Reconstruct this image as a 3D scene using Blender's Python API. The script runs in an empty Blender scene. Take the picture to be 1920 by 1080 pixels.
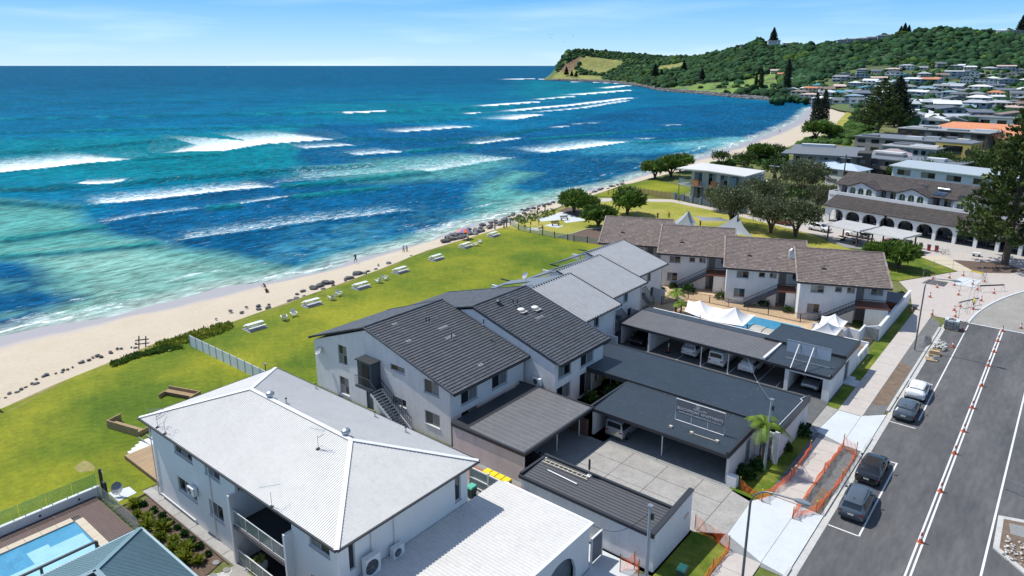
import bpy,math,random
import numpy as np
from mathutils import Vector,Matrix,noise
R=math.radians
random.seed(7);rng=np.random.default_rng(7)
SC=bpy.context.scene
COL=SC.collection
CAM_H,FPX,PCX,PCY,HZ=32.0,1315.0,960.0,490.0,367.0
PITCH,AZ=math.atan2(HZ,FPX),R(39.1)
cd=bpy.data.cameras.new('camera');cam=bpy.data.objects.new('camera',cd);COL.objects.link(cam)
cam.location=(0,0,CAM_H);cam.rotation_euler=(math.pi/2-PITCH,0,AZ)
cd.sensor_width=36.0;cd.lens=36.0*FPX/1920;cd.shift_y=-(540-PCY)/1920
cd.clip_start=0.5;cd.clip_end=120000
SC.camera=cam
SUN_EL=R(58.5)
SX,SY=-0.986,-0.167
w=bpy.data.worlds.new('World');SC.world=w;w.use_nodes=True
nt=w.node_tree;nt.nodes.clear()
sky=nt.nodes.new('ShaderNodeTexSky');sky.sky_type='NISHITA';sky.sun_disc=False
sky.sun_elevation=SUN_EL;sky.sun_rotation=math.atan2(SX,SY)
sky.altitude=0;sky.air_density=1.0;sky.dust_density=0.25;sky.ozone_density=4.5
bg=nt.nodes.new('ShaderNodeBackground');bg.inputs[1].default_value=0.15
wo=nt.nodes.new('ShaderNodeOutputWorld')
hs=nt.nodes.new('ShaderNodeHueSaturation');hs.inputs['Saturation'].default_value=0.8;hs.inputs['Hue'].default_value=0.5
tc=nt.nodes.new('ShaderNodeTexCoord');mp=nt.nodes.new('ShaderNodeMapping');mp.inputs['Scale'].default_value=(1.2,1.2,14)
mp.inputs['Rotation'].default_value=(0.03,0.02,0)
ns=nt.nodes.new('ShaderNodeTexNoise');ns.inputs['Scale'].default_value=2.2;ns.inputs['Detail'].default_value=7;ns.inputs['Roughness'].default_value=0.55
cr=nt.nodes.new('ShaderNodeMapRange');cr.inputs[1].default_value=0.5;cr.inputs[2].default_value=0.85;cr.inputs[3].default_value=0;cr.inputs[4].default_value=0.5
sx_=nt.nodes.new('ShaderNodeSeparateXYZ');fz=nt.nodes.new('ShaderNodeMapRange')
fz.inputs[1].default_value=0.0;fz.inputs[2].default_value=0.16;fz.inputs[3].default_value=1;fz.inputs[4].default_value=0.0
mu=nt.nodes.new('ShaderNodeMath');mu.operation='MULTIPLY'
mx=nt.nodes.new('ShaderNodeMix');mx.data_type='RGBA';mx.inputs[7].default_value=(6.8,7.6,8.4,1)
L=nt.links.new
L(tc.outputs['Generated'],mp.inputs[0]);L(mp.outputs[0],ns.inputs['Vector']);L(ns.outputs[0],cr.inputs[0])
L(tc.outputs['Generated'],sx_.inputs[0]);L(sx_.outputs[2],fz.inputs[0]);L(cr.outputs[0],mu.inputs[0]);L(fz.outputs[0],mu.inputs[1])
L(sky.outputs[0],hs.inputs['Color']);L(mu.outputs[0],mx.inputs[0])
rp_=nt.nodes.new('ShaderNodeValToRGB');el_=rp_.color_ramp.elements;el_[0].position=0.0;el_[0].color=(.56,.78,.92,1);el_[1].position=0.5;el_[1].color=(.16,.32,.60,1)
for ps_,c_ in((.035,(.36,.66,.92,1)),(.10,(.085,.41,.86,1)),(.25,(.12,.36,.72,1))):e_=el_.new(ps_);e_.color=c_
sc8=nt.nodes.new('ShaderNodeMix');sc8 .data_type='RGBA';sc8 .blend_type='MULTIPLY';sc8 .inputs[0].default_value=1;sc8 .inputs[7].default_value=(6.2,6.2,6.2,1)
hz_=nt.nodes.new('ShaderNodeMapRange');hz_.inputs[1].default_value=0.12;hz_.inputs[2].default_value=0.4;hz_.inputs[3].default_value=0.95;hz_.inputs[4].default_value=0.0
tint=nt.nodes.new('ShaderNodeMix');tint.data_type='RGBA';L(sx_.outputs[2],rp_.inputs[0]);L(rp_.outputs[0],sc8 .inputs[6]);L(sx_.outputs[2],hz_.inputs[0]);L(hz_.outputs[0],tint.inputs[0]);L(hs.outputs[0],tint.inputs[6]);L(sc8 .outputs[2],tint.inputs[7]);L(tint.outputs[2],mx.inputs[6])
L(mx.outputs[2],bg.inputs[0]);L(bg.outputs[0],wo.inputs[0])
sd=bpy.data.lights.new('sun','SUN');sd.energy=4.3;sd.angle=R(0.53);sd.color=(1,0.95,0.87)
sun=bpy.data.objects.new('sun',sd);COL.objects.link(sun)
sun.rotation_euler=Vector((SX*math.cos(SUN_EL),SY*math.cos(SUN_EL),math.sin(SUN_EL))).to_track_quat('Z','Y').to_euler()
SC.view_settings.view_transform='Standard';SC.view_settings.look='None';SC.view_settings.exposure=0.27;SC.view_settings.gamma=1
SC.render.engine='CYCLES'
SC.cycles.max_bounces=6;SC.cycles.diffuse_bounces=3;SC.cycles.glossy_bounces=3;SC.cycles.transmission_bounces=4;SC.cycles.transparent_max_bounces=12
SC.cycles.use_denoising=True
def ray(px,py):
 a=(px-PCX)/FPX;b=-(py-PCY)/FPX
 fw=math.cos(PITCH)+b*math.sin(PITCH);up=-math.sin(PITCH)+b*math.cos(PITCH)
 return(-math.sin(AZ)*fw+math.cos(AZ)*a,math.cos(AZ)*fw+math.sin(AZ)*a,up,fw)
def A(px,py,z=0.0):
 d=ray(px,py);t=(z-CAM_H)/d[2];return Vector((d[0]*t,d[1]*t,z))
def AD(px,py,dist):
 d=ray(px,py);t=dist/d[3];return Vector((d[0]*t,d[1]*t,CAM_H+d[2]*t))
def proj(x,y,z):
 fx=-math.sin(AZ)*x+math.cos(AZ)*y;r=math.cos(AZ)*x+math.sin(AZ)*y;dz=z-CAM_H
 fw=fx*math.cos(PITCH)-dz*math.sin(PITCH);up=fx*math.sin(PITCH)+dz*math.cos(PITCH)
 return PCX+FPX*r/fw,PCY-FPX*up/fw
MATS={}
def mat(name,col,rough=0.6,metal=0.0,var=0.12,scale=1.5,bump=0.0,bscale=40,tone=False,col2=None,spec=0.5,alpha=1.0,stretch=None,coat=0.0,emit=None,dirt=0.0,speck=0):
 """procedural material: base colour with broad noise between col and col2, fine mottling, fine relief; tone = per-face attribute"""
 if name in MATS:return MATS[name]
 m=bpy.data.materials.new(name);MATS[name]=m;m.use_nodes=True
 t=m.node_tree;b=t.nodes['Principled BSDF'];ln=t.links.new;N=t.nodes.new
 b.inputs['Roughness'].default_value=rough;b.inputs['Metallic'].default_value=metal
 b.inputs['Specular IOR Level'].default_value=spec;b.inputs['Coat Weight'].default_value=coat
 g=N('ShaderNodeNewGeometry');src=g.outputs['Position']
 if stretch:
  mpn=N('ShaderNodeMapping');mpn.inputs['Scale'].default_value=stretch;ln(src,mpn.inputs[0]);src=mpn.outputs[0]
 n1=N('ShaderNodeTexNoise');n1 .inputs['Scale'].default_value=scale;n1 .inputs['Detail'].default_value=6;n1 .inputs['Roughness'].default_value=0.62
 ln(src,n1 .inputs['Vector'])
 mr=N('ShaderNodeMapRange');mr.inputs[1].default_value=0.3;mr.inputs[2].default_value=0.7
 ln(n1 .outputs[0],mr.inputs[0])
 mx=N('ShaderNodeMix');mx.data_type='RGBA'
 c1=tuple(col)+(1,);c2=tuple(col2)+(1,)if col2 else tuple(c*(1-var)for c in col)+(1,)
 mx.inputs[6].default_value=c1;mx.inputs[7].default_value=c2;ln(mr.outputs[0],mx.inputs[0])
 out=mx.outputs[2]
 n2=N('ShaderNodeTexNoise');n2 .inputs['Scale'].default_value=scale*9;n2 .inputs['Detail'].default_value=4;ln(src,n2 .inputs['Vector'])
 m2=N('ShaderNodeMapRange');m2 .inputs[1].default_value=0.3;m2 .inputs[2].default_value=0.7;m2 .inputs[3].default_value=1-var*0.6;m2 .inputs[4].default_value=1+var*0.3
 ln(n2 .outputs[0],m2 .inputs[0])
 mm=N('ShaderNodeMix');mm.data_type='RGBA';mm.blend_type='MULTIPLY';mm.inputs[0].default_value=1
 ln(out,mm.inputs[6]);ln(m2 .outputs[0],mm.inputs[7]);out=mm.outputs[2]
 if dirt:
  n3=N('ShaderNodeTexNoise');n3 .inputs['Scale'].default_value=0.9;n3 .inputs['Detail'].default_value=8;n3 .inputs['Roughness'].default_value=0.7
  mpd=N('ShaderNodeMapping');mpd.inputs['Scale'].default_value=(2.2,2.2,0.5);ln(g.outputs['Position'],mpd.inputs[0]);ln(mpd.outputs[0],n3 .inputs['Vector'])
  m3=N('ShaderNodeMapRange');m3 .inputs[1].default_value=0.5;m3 .inputs[2].default_value=0.75;m3 .inputs[3].default_value=1;m3 .inputs[4].default_value=1-dirt
  ln(n3 .outputs[0],m3 .inputs[0]);md=N('ShaderNodeMix');md.data_type='RGBA';md.blend_type='MULTIPLY';md.inputs[0].default_value=1
  ln(out,md.inputs[6]);ln(m3 .outputs[0],md.inputs[7]);out=md.outputs[2]
 if speck:
  vo=N('ShaderNodeTexVoronoi');vo.inputs['Scale'].default_value=speck;ln(g.outputs['Position'],vo.inputs['Vector'])
  sc_=N('ShaderNodeSeparateColor');ln(vo.outputs['Color'],sc_.inputs[0]);th_=N('ShaderNodeMath');th_.operation='MULTIPLY';th_.inputs[1].default_value=.13;ln(sc_.outputs[0],th_.inputs[0])
  lt=N('ShaderNodeMath');lt.operation='LESS_THAN';ln(vo.outputs['Distance'],lt.inputs[0]);ln(th_.outputs[0],lt.inputs[1]);mk=N('ShaderNodeMix');mk.data_type='RGBA';mk.inputs[7].default_value=(.26,.27,.28,1);ln(lt.outputs[0],mk.inputs[0]);ln(out,mk.inputs[6]);out=mk.outputs[2]
 if tone:
  at=N('ShaderNodeAttribute');at.attribute_name='tone'
  mt=N('ShaderNodeMix');mt.data_type='RGBA';mt.blend_type='MULTIPLY';mt.inputs[0].default_value=1
  ln(out,mt.inputs[6]);ln(at.outputs['Fac'],mt.inputs[7]);out=mt.outputs[2]
 ln(out,b.inputs['Base Color'])
 if bump:
  nb=N('ShaderNodeTexNoise');nb.inputs['Scale'].default_value=bscale;nb.inputs['Detail'].default_value=3;ln(src,nb.inputs['Vector'])
  bp=N('ShaderNodeBump');bp.inputs['Strength'].default_value=bump;bp.inputs['Distance'].default_value=0.02
  ln(nb.outputs[0],bp.inputs['Height']);ln(bp.outputs[0],b.inputs['Normal'])
 if alpha<1:b.inputs['Alpha'].default_value=alpha
 if emit:b.inputs['Emission Color'].default_value=emit+(1,);b.inputs['Emission Strength'].default_value=1
 return m
def leafmat(name,c1,c2,rough=0.55,trans=0.25):
 if name in MATS:return MATS[name]
 m=mat(name,c1,rough=rough,col2=c2,var=0.25,scale=0.35,tone=True,spec=0.3)
 t=m.node_tree;b=t.nodes['Principled BSDF'];tr=t.nodes.new('ShaderNodeBsdfTranslucent');ms=t.nodes.new('ShaderNodeMixShader')
 ms.inputs[0].default_value=trans;o=t.nodes['Material Output']
 lk=b.inputs['Base Color'].links[0].from_socket;t.links.new(lk,tr.inputs[0])
 t.links.new(b.outputs[0],ms.inputs[1]);t.links.new(tr.outputs[0],ms.inputs[2]);t.links.new(ms.outputs[0],o.inputs[0])
 return m
M_WALL=mat('white_render',(.71,.70,.69),.8,var=.08,scale=.8,bump=.35,bscale=30,dirt=.16)
M_WALLH=mat('white_house_render',(.72,.715,.70),.75,var=.05,scale=.8,bump=.2,bscale=30,dirt=.07)
M_WALLG=mat('pinkish_grey_render',(.64,.59,.57),.85,var=.1,scale=.8,bump=.4,bscale=30,dirt=.2)
M_WHITE=mat('white_paint',(.68,.69,.70),.5,var=.05,dirt=.08)
M_ROOFW=mat('white_steel_sheet',(.585,.58,.56),.5,var=.08,scale=.5,spec=.35,dirt=.13)
M_ROOFG=mat('grey_steel_sheet',(.42,.43,.44),.42,metal=.1,var=.12,scale=.7,dirt=.12)
M_ROOFD=mat('charcoal_steel_sheet',(.085,.088,.096),.5,var=.14,scale=.8,dirt=.12)
M_ROOFN=mat('navy_steel_sheet',(.036,.054,.072),.5,var=.2,scale=.8,dirt=.1,speck=3.2)
M_ROOFGR=mat('weathered_grey_sheet',(.125,.127,.135),.6,var=.18,scale=.6,dirt=.2,speck=2.6)
M_TEAL=mat('teal_steel_sheet',(.11,.19,.225),.45,var=.15,scale=.7,dirt=.1)
M_TILED=mat('charcoal_tile',(.062,.074,.092),.6,var=.3,scale=1.2,tone=True,dirt=.1,bump=.3,bscale=60)
M_TILEB=mat('brown_tile',(.205,.166,.145),.8,var=.3,scale=1.1,tone=True,col2=(.155,.125,.115),bump=.5,bscale=50)
M_TILEK=mat('dark_brown_tile',(.085,.072,.068),.75,var=.3,scale=.9,tone=True,bump=.5,bscale=50)
M_TILEO=mat('orange_tile',(.62,.25,.12),.8,var=.3,scale=.9,tone=True,col2=(.48,.20,.11))
M_DARK=mat('charcoal_trim',(.025,.029,.036),.5,var=.15)
M_SLATE=mat('slate_blue_paint',(.045,.062,.085),.5,var=.12)
M_FRAME=mat('window_frame_paint',(.42,.44,.46),.5,var=.05)
M_GLASS=mat('window_glass',(.018,.024,.030),.06,var=.6,scale=.5,spec=.8)
M_GLASSG=mat('green_window_glass',(.03,.10,.09),.08,var=.5,scale=.5,spec=.8)
M_BLIND=mat('curtained_glass',(.22,.23,.23),.12,var=.3,scale=2.5,spec=.7,stretch=(1,1,.1))
M_DOOR=mat('grey_door_paint',(.17,.19,.21),.5,var=.08)
M_DOORT=mat('taupe_door_paint',(.26,.235,.23),.6,var=.08)
M_STEEL=mat('galvanised_steel',(.40,.43,.45),.35,metal=.7,var=.12,scale=3)
M_BLACK=mat('black_metal',(.012,.013,.016),.45,var=.2)
M_CONC=mat('old_concrete',(.36,.35,.33),.85,var=.22,scale=.7,bump=.4,bscale=25,dirt=.25)
M_CONCD=mat('grey_concrete',(.25,.26,.26),.85,var=.2,scale=.8,bump=.4,bscale=25,dirt=.2)
M_CONCN=mat('new_concrete',(.52,.56,.58),.8,var=.08,scale=.6,bump=.2,bscale=25,dirt=.08)
M_PATH=mat('footpath_concrete',(.47,.435,.40),.85,var=.1,scale=.8,bump=.3,bscale=30,dirt=.12)
M_KERB=mat('kerb_concrete',(.50,.50,.48),.85,var=.18,scale=1.2,bump=.4,dirt=.25)
M_ASPH=mat('asphalt',(.058,.061,.067),.88,var=.3,scale=.16,bump=.5,bscale=35,col2=(.125,.125,.125),stretch=(2.2,.5,1))
M_LINE=mat('road_paint',(.74,.75,.75),.6,var=.2,scale=3,dirt=.2)
M_TIMB=mat('timber',(.40,.275,.145),.7,var=.35,scale=1.2,stretch=(6,.6,1))
M_TIMBD=mat('composite_decking',(.115,.070,.062),.65,var=.3,scale=1.2,stretch=(.6,6,1))
M_SAND=mat('sand_colour_paving',(.55,.40,.25),.85,var=.2,scale=1.2,bump=.4)
M_POOL=mat('pool_water',(.075,.31,.50),.08,var=.25,scale=.9,spec=.6,bump=.7,bscale=2.2)
M_RUB=mat('black_rubber',(.015,.015,.016),.8,var=.2)
M_RIM=mat('alloy_wheel',(.32,.33,.35),.3,metal=.8,var=.1)
M_ORNG=mat('orange_plastic',(.85,.16,.03),.5,var=.12)
M_REDO=mat('cone_orange',(.52,.12,.055),.5,var=.2,dirt=.2)
M_YEL=mat('yellow_plastic',(.85,.62,.02),.45,var=.06)
M_GRN=mat('bin_green',(.02,.10,.06),.5,var=.1)
M_MINT=mat('mint_plastic',(.10,.45,.33),.5,var=.1)
M_RED=mat('bin_red',(.42,.02,.03),.45,var=.1)
M_ROCK=mat('basalt_rock',(.125,.13,.138),.85,var=.5,scale=1.8,bump=.8,bscale=8,tone=True)
M_BARK=mat('bark',(.13,.10,.075),.9,var=.4,scale=3,bump=.6,bscale=12)
M_SOIL=mat('bare_soil',(.20,.145,.105),.95,var=.4,scale=1.4,bump=.7,bscale=14)
M_MULCH=mat('bark_mulch',(.17,.115,.085),.95,var=.6,scale=6,bump=.8,bscale=18)
M_GRAVEL=mat('crushed_gravel',(.17,.175,.175),.95,var=.5,scale=2.2,bump=.9,bscale=16,col2=(.11,.115,.115))
M_SAIL=mat('white_shade_cloth',(.78,.77,.75),.8,var=.05)
M_SAILG=mat('grey_shade_cloth',(.30,.33,.36),.8,var=.06)
M_BRICK=mat('brown_brick_wall',(.19,.11,.08),.85,var=.4,scale=5,bump=.5)
def glassy(name,col,a):
 m=mat(name,col,.05,var=.05,spec=.7,alpha=a);return m
M_CLEAR=glassy('balustrade_glass',(.30,.38,.36),.42)
M_GREENF=glassy('green_pool_glass',(.10,.50,.18),.28)
def lawn(name,a,b,c,sc=.07):
 m=mat(name,a,.9,col2=b,var=.3,scale=sc*3,bump=.7,bscale=26,spec=.2)
 t=m.node_tree;N=t.nodes.new;ln=t.links.new;bs=t.nodes['Principled BSDF']
 src=bs.inputs['Base Color'].links[0].from_socket;g=N('ShaderNodeNewGeometry')
 n=N('ShaderNodeTexNoise');n.inputs['Scale'].default_value=sc;n.inputs['Detail'].default_value=5;n.inputs['Roughness'].default_value=.6;ln(g.outputs['Position'],n.inputs['Vector'])
 r=N('ShaderNodeMapRange');r.inputs[1].default_value=.42;r.inputs[2].default_value=.64;r.inputs[4].default_value=.8;ln(n.outputs[0],r.inputs[0])
 x=N('ShaderNodeMix');x.data_type='RGBA';x.inputs[7].default_value=c+(1,);ln(r.outputs[0],x.inputs[0]);ln(src,x.inputs[6])
 n2=N('ShaderNodeTexNoise');n2 .inputs['Scale'].default_value=1.6;n2 .inputs['Detail'].default_value=9;n2 .inputs['Roughness'].default_value=.85;ln(g.outputs['Position'],n2 .inputs['Vector'])
 r2=N('ShaderNodeMapRange');r2 .inputs[1].default_value=.3;r2 .inputs[2].default_value=.7;r2 .inputs[3].default_value=.58;r2 .inputs[4].default_value=1.3;ln(n2 .outputs[0],r2 .inputs[0])
 y=N('ShaderNodeMix');y.data_type='RGBA';y.blend_type='MULTIPLY';y.inputs[0].default_value=1;ln(x.outputs[2],y.inputs[6]);ln(r2 .outputs[0],y.inputs[7])
 ln(y.outputs[2],bs.inputs['Base Color']);return m
M_LAWN=lawn('mown_lawn',(.110,.170,.008),(.062,.115,.005),(.265,.268,.016),.06)
M_LAWND=lawn('verge_grass',(.085,.15,.010),(.06,.11,.008),(.22,.23,.04),.3)
M_LAWNY=lawn('dry_park_lawn',(.29,.29,.045),(.22,.25,.03),(.40,.34,.09),.09)
ORG={}
class MB:
 def __init__(s):s.v=[];s.f=[];s.t=[];s.tn=1.0;s.mi=[];s.m=0
 def face(s,idx):s.f.append(idx);s.t.append(s.tn);s.mi.append(s.m)
 def poly(s,pts):
  n=len(s.v);s.v+=[tuple(p)for p in pts];s.face(tuple(range(n,n+len(pts))));return s
 def hexa(s,b,t):
  n=len(s.v);s.v+=[tuple(p)for p in b]+[tuple(p)for p in t];k=len(b)
  s.face(tuple(n+i for i in reversed(range(k))));s.face(tuple(n+k+i for i in range(k)))
  for i in range(k):s.face((n+i,n+(i+1)%k,n+k+(i+1)%k,n+k+i))
  return s
 def box(s,x0,y0,z0,x1,y1,z1):
  return s.hexa([(x0,y0,z0),(x1,y0,z0),(x1,y1,z0),(x0,y1,z0)],[(x0,y0,z1),(x1,y0,z1),(x1,y1,z1),(x0,y1,z1)])
 def rbox(s,cx,cy,z0,sx,sy,h,rot=0.0,taper=1.0):
  c,q=math.cos(rot),math.sin(rot)
  P=lambda k,z:[(cx+c*a*k-q*b*k,cy+q*a*k+c*b*k,z)for a,b in((-sx/2,-sy/2),(sx/2,-sy/2),(sx/2,sy/2),(-sx/2,sy/2))]
  return s.hexa(P(1,z0),P(taper,z0+h))
 def prism(s,pts,z0,z1):return s.hexa([(p[0],p[1],z0)for p in pts],[(p[0],p[1],z1)for p in pts])
 def slab(s,pts,th):
  p=[Vector(q)for q in pts];n=(p[1]-p[0]).cross(p[2]-p[0]).normalized()
  return s.hexa([q-n*th for q in p],p)
 def beam(s,a,b,wd,ht=None):
  a,b=Vector(a),Vector(b);ht=ht or wd;d=(b-a).normalized();u=Vector((0,0,1))if abs(d.z)<.95 else Vector((1,0,0))
  r=d.cross(u).normalized()*wd/2;u=r.cross(d).normalized()*ht/2
  return s.hexa([a-r-u,a+r-u,a+r+u,a-r+u],[b-r-u,b+r-u,b+r+u,b-r+u])
 def tube(s,pts,r,n=8,cap=True):
  pts=[Vector(p)for p in pts];rr=r if isinstance(r,(list,tuple))else[r]*len(pts);rings=[]
  for i,p in enumerate(pts):
   d=((pts[min(i+1,len(pts)-1)]-pts[max(i-1,0)])).normalized();u=Vector((0,0,1))if abs(d.z)<.9 else Vector((1,0,0))
   a=d.cross(u).normalized();b=d.cross(a);k=len(s.v)
   s.v+=[tuple(p+(a*math.cos(2*math.pi*j/n)+b*math.sin(2*math.pi*j/n))*rr[i])for j in range(n)];rings.append(k)
  for q in range(len(rings)-1):
   for j in range(n):s.face((rings[q]+j,rings[q]+(j+1)%n,rings[q+1]+(j+1)%n,rings[q+1]+j))
  if cap:s.face(tuple(rings[0]+j for j in reversed(range(n))));s.face(tuple(rings[-1]+j for j in range(n)))
  return s
 def lathe(s,c,prof,n=12):
  k=len(s.v)
  for r,z in prof:s.v+=[(c[0]+r*math.cos(2*math.pi*j/n),c[1]+r*math.sin(2*math.pi*j/n),c[2]+z)for j in range(n)]
  for i in range(len(prof)-1):
   for j in range(n):s.face((k+i*n+j,k+i*n+(j+1)%n,k+(i+1)*n+(j+1)%n,k+(i+1)*n+j))
  s.face(tuple(k+j for j in reversed(range(n))));s.face(tuple(k+(len(prof)-1)*n+j for j in range(n)));return s
 def blob(s,c,r,sub=1,jit=.25,seed=0,squash=(1,1,1)):
  V,F=ICO[sub];k=len(s.v);rd=random.Random(seed)
  for p in V:
   q=1+rd.uniform(-jit,jit);s.v.append((c[0]+p[0]*r*q*squash[0],c[1]+p[1]*r*q*squash[1],c[2]+p[2]*r*q*squash[2]))
  for f in F:s.face(tuple(k+i for i in f))
  return s
 def build(s,name,m,parent=None,smooth=None,**kw):
  me=bpy.data.meshes.new(name);o=ORG.get(parent,(0,0,0))if parent else(0,0,0)
  vs=s.v if o==(0,0,0)else[(a-o[0],b-o[1],c-o[2])for a,b,c in s.v]
  me.from_pydata(vs,[],s.f)
  for q in(m if isinstance(m,(list,tuple))else[m]):me.materials.append(q)
  if any(s.mi):me.polygons.foreach_set('material_index',s.mi)
  if any(t!=1.0 for t in s.t):
   at=me.attributes.new('tone','FLOAT','FACE');at.data.foreach_set('value',s.t)
  elif any(q.name in TONED for q in me.materials if q):
   at=me.attributes.new('tone','FLOAT','FACE');at.data.foreach_set('value',[1.0]*len(s.f))
  if smooth is not None:
   me.polygons.foreach_set('use_smooth',[True]*len(s.f))
   if smooth<3:me.set_sharp_from_angle(angle=smooth)
  me.update()
  ob=bpy.data.objects.new(name,me);COL.objects.link(ob)
  if parent:ob.parent=parent;ORG[ob]=o
  for k_,v_ in kw.items():ob[k_]=v_
  return ob
TONED={m.name for m in MATS.values()if any(n.type=='ATTRIBUTE' for n in m.node_tree.nodes)}
def ico(sub):
 import bmesh
 b=bmesh.new();bmesh.ops.create_icosphere(b,subdivisions=sub,radius=1);V=[tuple(v.co)for v in b.verts];F=[tuple(v.index for v in f.verts)for f in b.faces];b.free();return V,F
ICO={1:ico(1),2:ico(2),3:ico(3)}
def npmesh(name,V,F,m,parent=None,tone=None,smooth=False,colr=None,**kw):
 """numpy arrays -> one mesh; F is (n,3) or (n,4)"""
 me=bpy.data.meshes.new(name);n,k=F.shape
 me.vertices.add(len(V));me.vertices.foreach_set('co',np.asarray(V,'f').ravel())
 me.loops.add(n*k);me.loops.foreach_set('vertex_index',np.asarray(F,'i').ravel())
 me.polygons.add(n);me.polygons.foreach_set('loop_start',np.arange(0,n*k,k,dtype='i'));me.polygons.foreach_set('loop_total',np.full(n,k,'i'))
 me.materials.append(m)
 if smooth:me.polygons.foreach_set('use_smooth',np.ones(n,bool))
 me.update(calc_edges=True)
 if tone is not None:at=me.attributes.new('tone','FLOAT','FACE');at.data.foreach_set('value',np.asarray(tone,'f'))
 for cn,cv in(colr or{}).items():
  if cv.ndim==2:at=me.attributes.new(cn,'FLOAT_COLOR','POINT');at.data.foreach_set('color',np.concatenate([cv,np.ones((len(cv),1))],1).astype('f').ravel())
  else:at=me.attributes.new(cn,'FLOAT','POINT');at.data.foreach_set('value',cv.astype('f'))
 ob=bpy.data.objects.new(name,me);COL.objects.link(ob)
 if parent:ob.parent=parent
 for a,b in kw.items():ob[a]=b
 return ob
def thing(name,label,cat,loc=(0,0,0),rot=0.0,group=None,world=False):
 o=bpy.data.objects.new(name,None);COL.objects.link(o);o.empty_display_size=.3
 o.location=loc;o.rotation_euler=(0,0,rot);o['label']=label;o['category']=cat
 if group:o['group']=group
 ORG[o]=tuple(loc)if world else(0,0,0)
 return o
def tag(o,label,cat,group=None):
 o['label']=label;o['category']=cat
 if group:o['group']=group
 return o
def dup(src,loc,rot=0.0,label=None,scale=None,group=None):
 def cp(o,par):
  c=o.copy();COL.objects.link(c);c.parent=par
  for ch in KIDS.get(o.name)or o.children:cp(ch,c)
  return c
 KIDS={}
 c=cp(src,None);c.location=loc;c.rotation_euler=(0,0,rot)
 if scale:c.scale=(scale,)*3 if isinstance(scale,(int,float))else scale
 if label:c['label']=label
 if group:c['group']=group
 return c
def struct(o):o['kind']='structure';return o
def unit(p0,p1):
 d=Vector((p1[0]-p0[0],p1[1]-p0[1]));Ln=d.length;d/=Ln;return d,Vector((d.y,-d.x)),Ln
def wall(mb,p0,p1,z0,top,ops=(),th=.2):
 d,n,Ln=unit(p0,p1)
 top=[(0,top),(Ln,top)]if not isinstance(top,(list,tuple))else top
 zt=lambda s:float(np.interp(s,[t[0]for t in top],[t[1]for t in top]))
 cuts={0.0,Ln}|{t[0]for t in top if 0<t[0]<Ln}
 for o in ops:
  cuts|={o[0],o[1]}
  if o[4]=='a':cuts|={o[0]+(o[1]-o[0])*k/10 for k in range(1,10)}
 cuts=sorted({min(max(c,.004),Ln-.004)for c in cuts})
 def ot(o,s):
  if o[4]!='a':return o[3]
  r=(o[1]-o[0])/2;h=min(r,(o[3]-o[2])*.6)if len(o)<7 or not o[6]else o[6];u=(s-(o[0]+o[1])/2)/r
  return o[3]-h+h*math.sqrt(max(0,1-u*u))
 def cell(a,b,za,zb,ta,tb):
  if ta-za<.002 and tb-zb<.002:return
  P=lambda s,z,k:(p0[0]+d.x*s-n.x*k,p0[1]+d.y*s-n.y*k,z)
  mb.hexa([P(a,za,0),P(b,zb,0),P(b,zb,th),P(a,za,th)],[P(a,ta,0),P(b,tb,0),P(b,tb,th),P(a,ta,th)])
 for a,b in zip(cuts,cuts[1:]):
  if b-a<1e-4:continue
  m=(a+b)/2;lo=(z0,z0)
  for o in sorted([o for o in ops if o[0]<m<o[1]],key=lambda o:o[2]):
   cell(a,b,lo[0],lo[1],o[2],o[2]);lo=(ot(o,a),ot(o,b))
  cell(a,b,lo[0],lo[1],max(zt(a),lo[0]),max(zt(b),lo[1]))
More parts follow.
